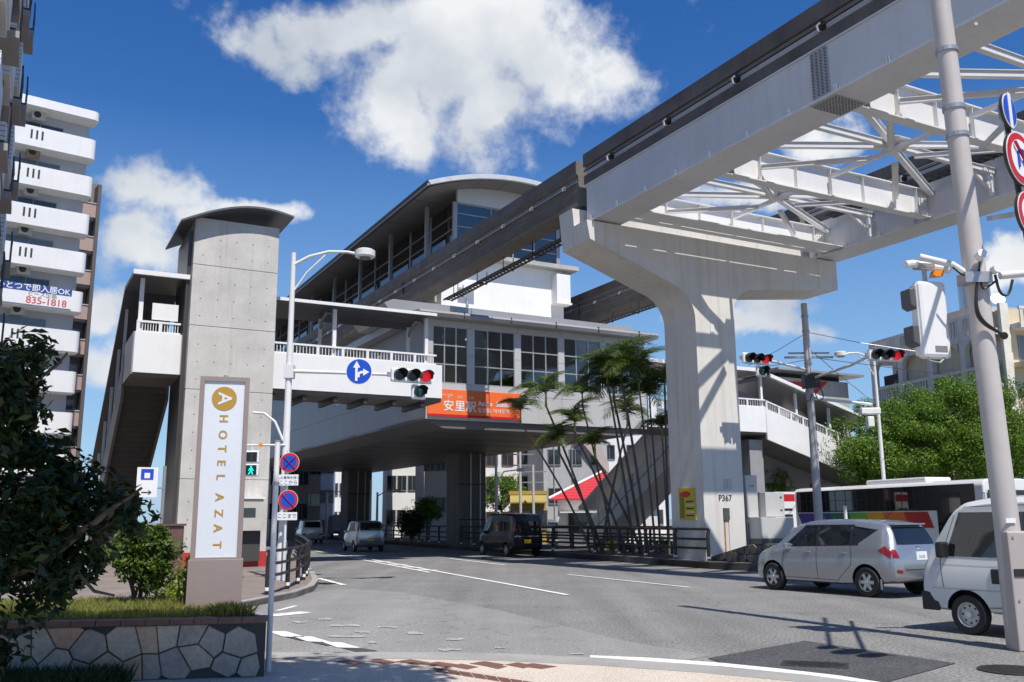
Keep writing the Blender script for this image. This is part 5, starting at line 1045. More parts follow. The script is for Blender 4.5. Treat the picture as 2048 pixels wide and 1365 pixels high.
v.sides('swage_line', [(1.45, .60), (-1.5, .60), (-1.5, .615), (1.45, .615)], M('swage', (.45, .45, .43), .5), off=.004, nx=20, ny=1)
v.sides('side_moulding', [(1.40, .93), (-1.5, .93), (-1.5, .94), (1.40, .94)], MATS['swage'], off=.004, nx=20, ny=1)
for sd_ in 'LR': v.block('door_handle', sd_, .45, .80, .15, .20, .015, black_r, .02); v.block('door_handle', sd_, .08, .80, .14, .20, .015, black_r, .02); v.block('door_mirror', sd_, 1.22, 1.14, .12, .22, .16, black_r, .03); v.block('front_bumper_end', sd_, 1.50, .42, .28, .26, .012, black_r, .02)
for s_ in (-1, 1): v.patch('headlamp', 'front', [(s_*.32, .60), (s_*.60, .60), (s_*.60, .76), (s_*.34, .78)], MATS['lamp_clear'], off=.01)
v.block('front_bumper', 'front', 0, .42, 1.25, .22, .03, black_r, .02)
MB().tube([(.85 + .17*math.cos(a), .30, 1.12 + .17*math.sin(a)) for a in [2*math.pi*i/20 for i in range(21)]], .014, 6, False).build('steering_wheel', black_r, v.t)

# small cars ---------------------------------------------------------------------------------------
KB = [(-1.68,.58,.40,.75,.92,.50),(-1.62,.70,.32,.92,1.25,.58),(-1.5,.735,.28,.97,1.46,.59),(-.9,.74,.24,.96,1.53,.61),(0,.74,.22,.94,1.545,.61),(.45,.74,.22,.92,1.47,.60),(.85,.735,.22,.90,1.20,.59),(1.05,.73,.22,.88,.99,.60),(1.35,.70,.23,.80,.90,.58),(1.6,.60,.28,.66,.78,.48),(1.69,.48,.34,.56,.66,.36)]
def kei(label, px, az, paint, plate, num, group=None, sc=1.0, tall=1.0, base=KB, lamps_low=False, name='kei_car'):
    p = gp(*px); k = Car(name, label, 'car', p, hdg(rad(az)), [(a*sc, b*sc, z*sc, t*sc*tall, r*sc*tall, h*sc) for a, b, z, t, r, h in base], paint, ((1.15*sc, .27*sc), (-1.15*sc, .27*sc)), group); T_ = tall*sc
    for x in (1.15, -1.15):
        for y in (-.66, .66): wheel(k.t, x*sc, y*sc, .27*sc, .15, 5)
    q = lambda L_: [(a*sc, b*T_) for a, b in L_]
    k.sides('window_trim', q([(.90, .98), (-1.40, 1.01), (-1.38, 1.42), (.40, 1.445)]), black_r, off=.003, nx=14); k.sides('front_window', q([(.85, 1.0), (.02, 1.0), (.05, 1.42), (.42, 1.40)]), gm); k.sides('rear_window', q([(-.04, 1.0), (-.82, 1.02), (-.80, 1.42), (-.0, 1.43)]), gm); k.sides('quarter_window', q([(-.90, 1.03), (-1.36, 1.06), (-1.34, 1.36), (-.88, 1.42)]), gm)
    k.patch('rear_screen', 'rear', q([(-.54, 1.05), (.54, 1.05), (.48, 1.42), (-.48, 1.42)]), gm, off=.012); k.patch('windscreen', 'front', q([(-.56, 1.0), (.56, 1.0), (.48, 1.44), (-.48, 1.44)]), gm)
    for s_ in (-1, 1):
        if lamps_low: k.patch('tail_lamp', 'rear', q([(s_*.42, .56), (s_*.66, .56), (s_*.66, .66), (s_*.42, .66)]), lamp_red, off=.012)
        else: k.patch('tail_lamp', 'rear', q([(s_*.58, 1.02), (s_*.67, 1.02), (s_*.62, 1.36), (s_*.55, 1.36)]), lamp_red, off=.014)
        k.patch('headlamp', 'front', q([(s_*.36, .64), (s_*.62, .64), (s_*.62, .78), (s_*.38, .80)]), MATS['lamp_clear'], off=.01)
    k.plate('rear', 0, .62*sc, plate, num); k.plate('front', 0, .42*sc, plate, num)
    k.seam([(a*sc, b*T_) for a, b in ((-.01, .3), (0, .98))], .012); k.patch('bumper_gap', 'rear', q([(-.66, .50), (.66, .50), (.66, .515), (-.66, .515)]), black_r, off=.004)
    for sd_ in 'LR': k.block('door_mirror', sd_, .72*sc, .98*T_, .1, .13, .15, paint, .02)
    return k
kei('silver kei hatchback with yellow plate and tall corner tail lamps, behind the white compact', (725,1103), -22, car_silver, plate_y, '53-47', sc=1.06)
kei('small white-silver hatchback with low tail lamps entering the shade under the station', (617,1087), -20, M('car_pearl', (.62,.63,.65), .28, metal=.3, var=.02, coat=.8), plate_y, '22-18', sc=1.1, lamps_low=True)
BV = [(-1.69,.64,.36,.95,1.5,.56),(-1.62,.72,.30,1.02,1.70,.62),(-.9,.74,.26,1.02,1.76,.64),(.2,.74,.24,1.0,1.76,.64),(.7,.74,.24,.98,1.68,.62),(1.1,.735,.24,.97,1.30,.60),(1.3,.72,.24,.94,1.08,.60),(1.55,.66,.27,.84,.94,.54),(1.69,.54,.33,.64,.76,.42)]
q_ = gp(1030,1121)
bk = kei('black box-shaped kei minivan with yellow plate beside the median railing', (1018,1112), -27, car_black, plate_y, '30-11', sc=1.08, base=[(a, b, z, t, r, h) for a, b, z, t, r, h in BV], tall=1.0)
bk.patch('chrome_strip', 'rear', [(-.62, .86), (.62, .86), (.62, .92), (-.62, .92)], chrome, off=.012)
# cars on the far carriageway
kei('dark blue-glass silver car facing the camera beyond the black minivan', (1092,1086), 150, M('car_grey', (.22,.23,.25), .3, metal=.4, coat=.6), plate_y, '41-05', sc=1.05)
kei('white van facing the camera far beyond the station pillars', (858,1072), 158, car_white, white_s, '88-20', sc=1.12, tall=1.15)
# white car in the hotel forecourt behind the dark tree
wc0 = gp(40,1198,0.0); wc = kei('white car parked in the forecourt behind the dark tree', (-38,1196), 52, M('car_bright', (.78,.78,.78), .3, coat=.7), white_s, '10-77', sc=1.18, tall=0.93)
# flatbed truck ------------------------------------------------------------------------------------
tp = gp(688,1080); tr = thing('flatbed_truck', 'grey flatbed truck with open cargo bed in the shade under the station', 'truck', tp, hdg(rad(-24)))
tg = M('truck_grey', (.30,.31,.32), .45, var=.1)
MB().prism([(1.1,.5),(2.6,.5),(2.65,1.1),(2.35,2.05),(1.1,2.1)], 'y', -.85, .85).build('cab', tg, tr, bevel=.05); MB().box(1.085, 1.099, -.7, .7, 1.35, 1.9).build('cab_rear_window', gm, tr); MB().box(-2.4, 1.0, -.9, .9, .75, .85).build('bed', tg, tr); MB().box(-2.3, 2.2, -.35, .35, .5, .74).build('chassis', dark_m, tr)
for y in (-.9, .86): MB().box(-2.4, 1.0, y, y+.04, .852, 1.22).build('side_board', tg, tr)
MB().box(-2.44, -2.401, -.9, .9, .76, 1.22).build('tail_board', tg, tr); MB().box(.96, 1.02, -.85, .85, 1.2, 2.15).build('guard_frame', tg, tr); MB().box(-2.46, -2.442, -.17, .17, .55, .72).build('number_plate', white_s, tr)
for x in (1.8, -1.5):
    for y in (-.72, .72): wheel(tr, x, y, .34, .2, 5, None, True)
for s_ in (-.75, .75): MB().box(-2.46, -2.442, s_-.12, s_+.12, .6, .7).build('tail_lamp', lamp_red, tr)
# bus ----------------------------------------------------------------------------------------------
b0 = atY(1590, 1036, 44.5); b1 = atY(1963, 1033, 34); b0.z = b1.z = 0; bd = b1 - b0; bl_ = 11.3; bdn = bd.normalized()
bu = thing('city_bus', 'white city bus with dark windows and slanted rainbow band passing behind the median', 'bus', (b0.x, b0.y, 0.0), math.atan2(bdn.y, bdn.x))
# local x from rear to front, near side faces -y
HB_ = 2.97
MB().prism([(0,.35),(2.3,.35),(2.3,HB_-.22),(2.2,HB_-.06),(1.9,HB_),(.4,HB_),(.1,HB_-.06),(0,HB_-.22)], 'x', 0, bl_).build('body', M('bus_white', (.74,.74,.73), .3, var=.03, coat=.5), bu, bevel=.05)
MB().box(4.5, 8.0, .5, 1.8, HB_+.002, HB_+.2).build('roof_unit', MATS['bus_white'], bu, bevel=.06)
MB().box(.25, 10.9, -.012, -.002, 1.84, 2.80).build('window_band', M('bus_black', (.012,.012,.014), .15), bu)
for k in range(6):
    x = .35 + 1.37*k; f = MB().box(x, x+1.3, -.018, -.0125, 1.90, 2.74).build('window', gm, bu); MB().box(x+.62, x+.66, -.022, -.0185, 1.90, 2.74).build('window_bar', black_r, f)
    MB().box(x, x+1.3, -.022, -.0185, 2.33, 2.35).build('window_bar', black_r, f)
for (a, c_) in (((.30,.35,.03,.30),0),): pass
cols = [('band_violet', (.07,.035,.30)), ('band_blue', (.02,.07,.25)), ('band_green', (.02,.16,.10)), ('band_lime', (.14,.42,.06)), ('band_amber', (.75,.36,.01)), ('band_orange', (.70,.15,.012)), ('band_red', (.42,.015,.012))]
xs = [.3, 1.6, 2.6, 3.9, 5.0, 6.0, 7.2, 8.5]
for i, (n_, c_) in enumerate(cols):
    sl_ = .28; MB().prism([(xs[i] + (sl_ if i == 0 else 0), 1.18), (xs[i+1]+(sl_ if i < 6 else sl_*.9), 1.18), (xs[i+1], 1.80), (xs[i], 1.80)] if i else [(.6,1.18),(xs[1]+sl_,1.18),(xs[1],1.80),(.25,1.80)], 'y', -.009, -.002).build('colour_band', M(n_, c_, .35, var=.03), bu) if i == 0 else MB().prism([(xs[i]+sl_, 1.18), (xs[i+1]+sl_, 1.18), (xs[i+1], 1.80), (xs[i], 1.80)], 'y', -.009 - .0005*i, -.002).build('colour_band', M(n_, c_, .35, var=.03), bu)
for k in range(3): MB().cable([(2.2+.7*k+.06*i, -.018, 1.45 + (.16 if i % 3 == 0 else -.06 if i % 3 == 1 else .05)*(1 if i < 2 else .5)) for i in range(10)], .011, 5).build('script_lettering', M('script_white', (.5,.55,.65), .4), bu)
MB().box(9.0, 10.2, -.020, -.0125, .55, 2.5).build('door', gm, bu); MB().box(9.58, 9.62, -.026, -.0205, .55, 2.5).build('door_bar', black_r, bu); MB().box(bl_+.052, bl_+.06, .15, 2.15, 1.2, 2.55).build('windscreen', gm, bu)
for x in (2.2, 7.9):
    MB().tube([(x, -.004, .48), (x, -.010, .48)], .58, 28).build('wheel_arch', black_r, bu); o = wheel(bu, x, .02, .46, .24, 6, None, True); o.location.y = .10; o.rotation_euler.z = math.pi
for z, y in ((2.35, -.35), (1.75, -.3)): MB().tube([(bl_-.1, 0.02, 2.45), (bl_+.25, -.2, 2.45), (bl_+.3, y, z)], .02, 6).build('mirror_arm', galv, bu)
MB().box(bl_+.2, bl_+.36, -.42, -.25, 1.7, 2.05).build('mirror', white_p, bu, bevel=.03)
text('lettering', '2', .5, black_s, bu, (.16, -.006, .9), (rad(90), 0, 0), depth=.001)
# ================================================================ PLANTER, GRASS, SHRUBS
pw_l, pw_r = gp(-60,1260,0.55), gp(533,1233,0.62); pw_l.z = pw_r.z = 0; pd = pw_r - pw_l; pl = pd.length; pa_ = math.atan2(pd.y, pd.x)
plt = thing('stone_planter', 'raised planter with crazy-paved stone wall and brick coping under the hotel sign', 'planter', (pw_l.x, pw_l.y, 0.016), pa_)
BK = (pl - 1.05, 1.75)                                   # the return runs back and left from the corner
MB().prism([(0, 0), (pl, 0), BK, (BK[0]-0.3, BK[1]), (pl-0.42, 0.3), (0, 0.3)], 'z', 0, 0.54).build('wall_core', mortar, plt)
stone_wall(plt, pl, 0.54, 0.25, 0.009, 0.03, stone_m, random.Random(5))
nb = int(pl/0.24)
for k in range(nb): MB().box(pl*k/nb+0.004, pl*(k+1)/nb-0.004, -0.05, 0.2, 0.542, 0.60).build('coping_brick', coping_m, plt)
for k in range(7):
    f0, f1 = 0.12 + 0.88*k/7, 0.12 + 0.88*(k+1)/7 - 0.006
    MB().prism([(pl-1.05*f0+0.04, 1.75*f0), (pl-1.05*f1+0.04, 1.75*f1), (pl-1.05*f1-0.18, 1.75*f1), (pl-1.05*f0-0.18, 1.75*f0)], 'z', 0.542, 0.60).build('coping_brick', coping_m, plt)
MB().prism([(-3, 0.301), (pl-0.43, 0.301), (BK[0]-0.31, BK[1]), (BK[0]-0.4, 2.6), (-3, 2.6)], 'z', 0, 0.55).build('soil_bed', soil, plt)
inside = lambda x, y: (x < pl - 0.08 - 0.6*y) & (y < 2.55)
def grass(name, label, parent_loc, rz, x0, x1, y0, y1, n, h, mat, z, fn=None):
    x = RNG.uniform(x0, x1, n); y = RNG.uniform(y0, y1, n)
    if fn: k = fn(x, y); x, y = x[k], y[k]
    n = len(x); a = RNG.uniform(0, 2*np.pi, n); hh = h*RNG.uniform(0.5, 1.25, n); w = 0.006 + 0.004*RNG.random(n); lean = RNG.normal(0, 0.35, (n, 2))*hh[:, None]
    v = np.empty((n, 4, 3)); v[:, 0] = np.c_[x - w*np.cos(a), y - w*np.sin(a), np.full(n, z)]; v[:, 1] = np.c_[x + w*np.cos(a), y + w*np.sin(a), np.full(n, z)]
    v[:, 2] = np.c_[x + lean[:, 0]*.5 + w*.7*np.cos(a), y + lean[:, 1]*.5 + w*.7*np.sin(a), z + hh*0.6]; v[:, 3] = np.c_[x + lean[:, 0], y + lean[:, 1], z + hh]
    me = bpy.data.meshes.new(name); me.vertices.add(4*n); me.vertices.foreach_set('co', v.reshape(-1)); me.loops.add(4*n); me.loops.foreach_set('vertex_index', np.arange(4*n, dtype=np.int32)); me.polygons.add(n); me.polygons.foreach_set('loop_start', np.arange(0, 4*n, 4, dtype=np.int32)); me.polygons.foreach_set('loop_total', np.full(n, 4, dtype=np.int32)); me.update(calc_edges=True)
    o = raw(name, me, mat, None, parent_loc); o.rotation_euler.z = rz; o['kind'] = 'stuff'; return tag(o, label, 'grass')
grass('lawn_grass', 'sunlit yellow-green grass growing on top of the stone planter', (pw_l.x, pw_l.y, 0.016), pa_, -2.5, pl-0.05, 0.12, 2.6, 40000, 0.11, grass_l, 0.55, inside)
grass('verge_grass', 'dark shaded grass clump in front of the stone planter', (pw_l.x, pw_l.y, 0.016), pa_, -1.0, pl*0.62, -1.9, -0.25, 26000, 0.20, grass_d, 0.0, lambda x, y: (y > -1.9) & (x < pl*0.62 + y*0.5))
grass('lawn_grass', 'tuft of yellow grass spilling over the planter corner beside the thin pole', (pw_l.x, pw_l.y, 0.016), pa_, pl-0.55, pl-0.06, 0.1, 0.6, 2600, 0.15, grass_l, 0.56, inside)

def clump_points(n_cl, per, center, radii, rc, rng, shell=0.55, flat=1.0):
    # clumps spread through an ellipsoid; leaves gather near each clump's surface
    d = rng.normal(size=(n_cl, 3)); d /= np.linalg.norm(d, axis=1)[:, None]; r = rng.uniform(shell, 1.0, n_cl)[:, None]; cc = np.array(center) + d*r*np.array(radii)
    q = rng.normal(size=(n_cl, per, 3)); q /= np.linalg.norm(q, axis=2)[..., None]; rad_ = rc*rng.uniform(0.6, 1.25, (n_cl, 1, 1))*rng.uniform(0.55, 1.05, (n_cl, per, 1))
    p = cc[:, None, :] + q*rad_*np.array((1, 1, flat)); return p.reshape(-1, 3), q.reshape(-1, 3)
def limb(mb, a, b, r0, r1, rng, n=5, wob=0.08):
    a, b = Vector(a), Vector(b); L_ = (b-a).length; pts = [a + (b-a)*i/n + Vector(rng.normal(size=3))*wob*L_*(0 < i < n)*0.4 for i in range(n+1)]; mb.tube(pts, [r0 + (r1-r0)*i/n for i in range(n+1)], 8); return pts
def tree(name, label, base, trunk_h, crown_c, radii, n_cl, per, leaf, mat, rc=0.5, seed=1, group=None, trunk_r=0.14, n_limb=6, cat='tree', aspect=0.5, flat=0.8, lean=(0, 0), shell=0.45, up=0.5, lobes=()):
    rng = np.random.default_rng(seed); t = thing(name, label, cat, base, 0, group); tb = MB(); top = (lean[0], lean[1], trunk_h)
    pts = limb(tb, (0, 0, 0), top, trunk_r, trunk_r*0.7, rng); c = np.array(crown_c)
    for k in range(n_limb):
        d = rng.normal(size=3); d /= np.linalg.norm(d); e = c + d*np.array(radii)*0.7; mid_ = (np.array(top) + e)/2 + np.array((0, 0, -0.1)); limb(tb, top, tuple(mid_), trunk_r*0.55, trunk_r*0.32, rng, 3); limb(tb, tuple(mid_), tuple(e), trunk_r*0.32, 0.015, rng, 4)
    p, q = clump_points(n_cl, per, crown_c, radii, rc, rng, shell, flat)
    for (lc, lr, ln) in lobes:
        p2, q2 = clump_points(ln, per, lc, lr, rc, rng, shell, flat); p = np.vstack([p, p2]); q = np.vstack([q, q2]); limb(tb, top, lc, trunk_r*.5, .03, rng)
    tb.build('trunk', bark, t, smooth=True); raw('crown', leaves_mesh('crown', p, leaf, rng, up, aspect, q), mat, t)
    return t
# dark broad-leaved tree in the left foreground
dt = thing('broadleaf_tree', 'dark broad-leaved tree in shade with branch reaching over the lawn, left of the hotel sign', 'tree', (-4.8, 8.45, 0.016))
tb = MB(); rg = np.random.default_rng(4)
limb(tb, (0, 0, 0), (0.05, 0.05, 1.0), 0.13, 0.10, rg); limb(tb, (0.05, 0.05, 1.0), (0.85, 0.1, 1.5), 0.075, 0.04, rg); limb(tb, (0.05, 0.05, 1.0), (-0.1, 0.3, 2.6), 0.09, 0.03, rg); limb(tb, (0.85, 0.1, 1.5), (1.35, 0.2, 1.9), 0.035, 0.012, rg); limb(tb, (0.4, 0.08, 1.2), (1.25, 0.0, 0.95), 0.035, 0.01, rg); limb(tb, (-0.1, 0.3, 2.6), (0.5, 0.3, 3.2), 0.03, 0.01, rg)
tb.build('trunk', bark, dt, smooth=True)
P_, Q_ = [], []
for (c_, r_, n_cl, per) in (((-0.1, 0.25, 2.3), (0.75, 0.7, 0.95), 60, 42), ((0.55, 0.2, 1.75), (0.62, 0.5, 0.5), 34, 42), ((0.65, 0.15, 1.1), (0.5, 0.4, 0.32), 16, 34), ((1.15, 0.2, 1.75), (0.22, 0.25, 0.3), 8, 30), ((0.1, 0.2, 1.4), (0.6, 0.5, 0.5), 26, 40), ((0.0, 0.3, 2.95), (0.45, 0.4, 0.42), 22, 36), ((0.6, 0.25, 1.35), (0.45, 0.35, 0.4), 24, 36), ((0.35, 0.3, 2.0), (0.6, 0.5, 0.6), 34, 40)):
    p, q = clump_points(n_cl, per, c_, r_, 0.17, rg, 0.2); P_.append(p); Q_.append(q)
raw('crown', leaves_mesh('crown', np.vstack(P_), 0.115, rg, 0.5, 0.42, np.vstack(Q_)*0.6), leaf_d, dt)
def bush(name, label, base, center, radii, n_cl, per, leaf, mat, rc, seed, group=None, aspect=0.45):
    rng = np.random.default_rng(seed); t = thing(name, label, 'shrub', base, 0, group); sb = MB()
    for k in range(6): limb(sb, (rng.normal()*0.05, rng.normal()*0.05, 0), (center[0]+rng.normal()*radii[0]*.5, center[1]+rng.normal()*radii[1]*.5, center[2]+radii[2]*.3), 0.02, 0.006, rng, 4)
    sb.build('stem', bark, t); p, q = clump_points(n_cl, per, center, radii, rc, rng, 0.3); raw('foliage', leaves_mesh('foliage', p, leaf, rng, 0.5, aspect, q*0.7), mat, t); return t
s1 = gp(240, 1222, 0.57); bush('clipped_shrub', 'dark rounded shrub with sunlit crown tips between tree and hotel sign', (s1.x-0.05, s1.y+0.5, 0.56), (0.1, 0, 0.62), (0.38, 0.34, 0.44), 95, 95, 0.07, leaf_mat('leaf_hedge', (0.03, 0.06, 0.012), (0.13, 0.19, 0.02), 0.3), 0.13, 21)
s2 = gp(310, 1215, 0.57); bush('low_shrub', 'low bright yellow-green shrub at the foot of the hotel sign', (s2.x, s2.y+0.9, 0.56), (0, 0, 0.17), (0.45, 0.25, 0.16), 34, 50, 0.055, leaf_s, 0.10, 22)
bush('low_shrub', 'slender bright shrub standing against the hotel sign frame', (hs0.x-0.46, hs0.y+0.55, 0.56), (0, 0, 0.38), (0.12, 0.12, 0.36), 22, 40, 0.05, leaf_s, 0.09, 23)
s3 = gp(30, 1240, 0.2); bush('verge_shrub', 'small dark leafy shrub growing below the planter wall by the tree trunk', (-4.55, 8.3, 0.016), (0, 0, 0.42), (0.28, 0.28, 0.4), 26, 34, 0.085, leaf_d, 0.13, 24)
# street tree behind the photographer: its shade falls on the planter wall and pavement
tree('street_tree', 'large street tree standing on the near pavement, shading the planter wall', (-5.3, 2.0, 0.016), 4.6, (2.5, 2.8, 8.6), (2.4, 1.5, 1.2), 130, 80, 0.22, leaf_g, 0.6, 31, trunk_r=0.2, n_limb=8, lobes=[((4.9, 3.6, 8.7), (1.5, 1.15, 1.0), 60)])

# ================================================================ PALMS ON THE MEDIAN
def frond_mesh(L_, seed):
    rng = np.random.default_rng(seed); mb = MB(); n = 16; pts = []
    for i in range(n+1):
        t = i/n; pts.append(Vector((L_*0.80*t*(1-0.18*t), 0.0, L_*(0.70*t - 1.02*t*t))))
    mb.tube(pts, [0.020*(1 - 0.85*i/n) + 0.003 for i in range(n+1)], 5)
    for i in range(3, int(n*2.6)):
        t = i/(n*2.6); k = min(n-1, int(t*n)); p = pts[k] + (pts[k+1]-pts[k])*(t*n-k); d = (pts[k+1]-pts[k]).normalized(); ll = L_*0.36*math.sin(math.pi*min(1, 0.12 + t*0.86))**0.7
        for s_ in (-1, 1):
            sd_ = Vector((0, s_, 0)); dr = (sd_*0.80 + d*0.6 + Vector((0, 0, -0.42 + 0.22*rng.normal()))).normalized(); e = p + dr*ll; m_ = p + dr*ll*0.5 + Vector((0, 0, 0.03)); w = d*0.017
            mb.add([p-w, p+w, m_+w*1.2, e, m_-w*1.2], [(0, 1, 2, 4), (4, 2, 3)])
    me = bpy.data.meshes.new('frond'); me.from_pydata(mb.v, [], mb.f); me.materials.append(leaf_p); return me
FR = [frond_mesh(l_, i) for i, l_ in enumerate((2.0, 2.35, 2.6))]
def palm(v0, u0, crown_px, label, seed, nf=9, r=0.055, scale=1.0, du=0.0):
    rng = np.random.default_rng(seed); base = S(v0, u0, 0.2); uu = u0 + du
    rr_ = ray(*crown_px); k = uu / (rr_.x*math.sin(A) + rr_.y*math.cos(A)); top = Vector((0, 0, EYE)) + rr_*k
    t = thing('palm_tree', label, 'palm tree', base, 0, 'slender palms growing on the median'); d = top - base
    pts = [Vector((d.x*(s_**1.25), d.y*(s_**1.25), d.z*s_)) for s_ in [i/8 for i in range(9)]]
    MB().tube(pts, [r*1.2] + [r*(1 - 0.35*i/8) for i in range(1, 9)], 8).build('trunk', bark_p, t, smooth=True)
    MB().tube([pts[-1] - Vector((0, 0, 0.05)), pts[-1] + Vector((0, 0, 0.55))], [r*0.95, r*0.5], 8).build('crown_shaft', M('palm_shaft', (0.16, 0.19, 0.06), 0.5), t, smooth=True)
    for i in range(nf):
        o = bpy.data.objects.new('frond', FR[int(rng.integers(3))]); COL.objects.link(o); o.parent = t; o.location = pts[-1] + Vector((0, 0, 0.45)); young = i < 2
        o.rotation_euler = (rng.normal()*0.15, rad(-68 if young else -48 + 40*rng.random()), 2*math.pi*i/nf*1.0 + rng.normal()*0.25); s_ = scale*rng.uniform(0.8, 1.1); o.scale = (s_, s_, s_)
for i, (v0, u0, px, lab, nf, sc) in enumerate((
    (21.3, 33.2, (1041,846), 'short palm leaning far out over the road in front of the orange sign', 7, .85),
    (21.5, 33.0, (1092,812), 'palm with upright young spear leaf beside the orange sign', 6, .85),
    (21.6, 32.8, (1118,905), 'low palm with drooping crown under the concourse edge', 9, .75),
    (21.9, 32.4, (1165,812), 'thin palm leaning left before the concourse windows', 7, .85),
    (22.2, 31.4, (1215,765), 'tall palm with dense crown against the concourse windows', 11, 1.0),
    (22.6, 31.0, (1243,760), 'tall palm with dark crossing fronds, tallest of the clump', 11, 1.05),
    (22.4, 30.2, (1278,775), 'tall palm with full crown near the concourse corner', 11, 1.0),
    (22.9, 30.0, (1330,790), 'palm half hidden behind the pier column', 9, .9),
    (22.7, 31.6, (1190,915), 'short palm with ragged crown low in the clump', 9, .75),
    (23.2, 30.4, (1325,880), 'slim young palm with small crown beside the pier', 7, .7),
    (22.2, 32.0, (1150,870), 'medium palm bending over its neighbours under the eave', 8, .8),
    (22.9, 31.8, (1228,800), 'second-row palm with heavy drooping fronds among the tall ones', 10, .95), (23.1, 30.8, (1300,815), 'back-row palm crowding the tall palms near the pier', 10, .9), (22.0, 33.4, (1255,850), 'mid-height palm filling the lower clump beside the escalator housing', 8, .8))):
    palm(v0, u0, px, lab, 40+i, nf, 0.05 + 0.01*(i % 3), sc)
mrng = random.Random(8)
for i, (px, py, s_, lab) in enumerate(((1225,1098,.40,'low green shrub at the left end of the median planting'), (1262,1100,.42,'low spreading shrub beneath the palm trunks'), (1320,1100,.55,'broad bright shrub beside the rubble wall on the median'), (1355,1103,.42,'small shrub touching the tapering rubble wall'), (1290,1075,.5,'taller shrub between palm trunks and railing'))):
    p = gp(px, py, 0.3); bush('median_shrub', lab, (p.x, p.y+0.3, 0.2), (0, 0, s_*0.55), (s_*1.2, s_*0.7, s_*0.5), 26, 46, 0.085, leaf_g, 0.16, 60+i, 'shrubs on the median')

# ================================================================ TREES ACROSS THE ROAD
tp_ = lambda px, py, Y, z=0.13: Vector((atY(px, py, Y).x, Y, z))
for i, (px, py, Y, rx, ry, rz, ncl, lab) in enumerate(((1800,885,48,3.3,2.6,2.3,190,'large round green tree behind the bus roof, left of its neighbour'), (1900,858,49,3.9,3.0,2.7,260,'tallest dense green tree in front of the cream balcony building'), (2030,868,50,3.1,2.6,2.8,190,'green tree behind the beige pole at the end of the row'), (1985,905,46,2.4,2.0,1.9,130,'lower green tree beside the bus front'), (1745,925,46.5,1.6,1.4,1.2,80,'smaller green tree at the foot of the right-hand stairs'))):
    c_ = atY(px, py, Y); tree('street_tree', lab, (c_.x, c_.y, 0.13), c_.z-rz-0.3, (0, 0, c_.z-0.13), (rx, ry, rz), int(ncl*.62), 300, 0.12, leaf_g, 0.74, 70+i, 'clipped trees along the far pavement', 0.16, 9, flat=0.7, shell=0.62)
for i, (px, py, Y, r, lab) in enumerate(((1003,985,66,1.7,'round green tree beyond the station pillar, by the yellow shop'), (855,1022,60,.9,'small green street tree seen between the station pillars'), (1525,965,52,1.8,'green tree seen between pier cabinets and grey column'), (823,1045,57,.8,'dark dense bush between the station pillars'))):
    c_ = atY(px, py, Y); tree('far_tree', lab, (c_.x, c_.y, 0.1), max(0.4, c_.z-r*0.8), (0, 0, c_.z-0.1), (r, r*.8, r*.85), 60, 60, 0.16, leaf_g if i != 3 else leaf_d, 0.4, 90+i, None, 0.1, 6)

# ================================================================ BUILDINGS
def bthing(name, label, loc, rz, group=None): return thing(name, label, 'building', loc, rz, group)
def window(parent, x0, x1, y, z0, z1, mat=win_dark, frame=None, bars=1, ax='y', sgn=-1, fw=0.06):
    # a framed window set on a wall face; ax='y': faces along y, ax='x': faces along x
    d = 0.05*sgn
    def bx(m, a0, a1, e0, e1, c0, c1):
        lo, hi = sorted((e0, e1)); return m.box(a0, a1, lo, hi, c0, c1) if ax == 'y' else m.box(lo, hi, a0, a1, c0, c1)
    f = MB(); bx(f, x0-fw, x0, y, y+d, z0-fw, z1+fw); bx(f, x1, x1+fw, y, y+d, z0-fw, z1+fw); bx(f, x0, x1, y, y+d, z1, z1+fw); bx(f, x0, x1, y, y+d*1.6, z0-fw, z0)
    for k in range(bars): xm = x0 + (x1-x0)*(k+1)/(bars+1); bx(f, xm-0.02, xm+0.02, y+d*.3, y+d*.9, z0, z1)
    fo = f.build('window', frame or M('win_frame', (0.30, 0.30, 0.30), 0.4, metal=0.4), parent); g = MB(); bx(g, x0, x1, y+d*.05, y+d*.3, z0, z1); g.build('pane', mat, fo); return fo
# white apartment tower with balconies
R_ = atY(199, 228, 58); aw = bthing('apartment_block', 'white apartment tower with rounded balconies, slot openings and a letting banner', (R_.x, R_.y, 0), rad(38)); TOP = R_.z
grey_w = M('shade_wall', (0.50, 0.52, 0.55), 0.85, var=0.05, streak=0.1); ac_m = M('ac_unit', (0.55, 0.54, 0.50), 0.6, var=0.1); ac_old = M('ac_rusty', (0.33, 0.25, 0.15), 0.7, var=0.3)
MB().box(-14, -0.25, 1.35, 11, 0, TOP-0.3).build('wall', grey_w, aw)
def rounded(x0, x1, y0, y1, r): return [(x0, y0)] + [(x1-r + r*math.sin(rad(90*i/6)), y0+r - r*math.cos(rad(90*i/6))) for i in range(7)] + [(x1, y1), (x0, y1)]
MB().prism(rounded(-14, 0.05, -0.1, 1.4, 0.42), 'z', TOP-0.55, TOP+0.05).build('roof_slab', white_wall, aw)
FH = 2.62; nfl = int(TOP/FH)
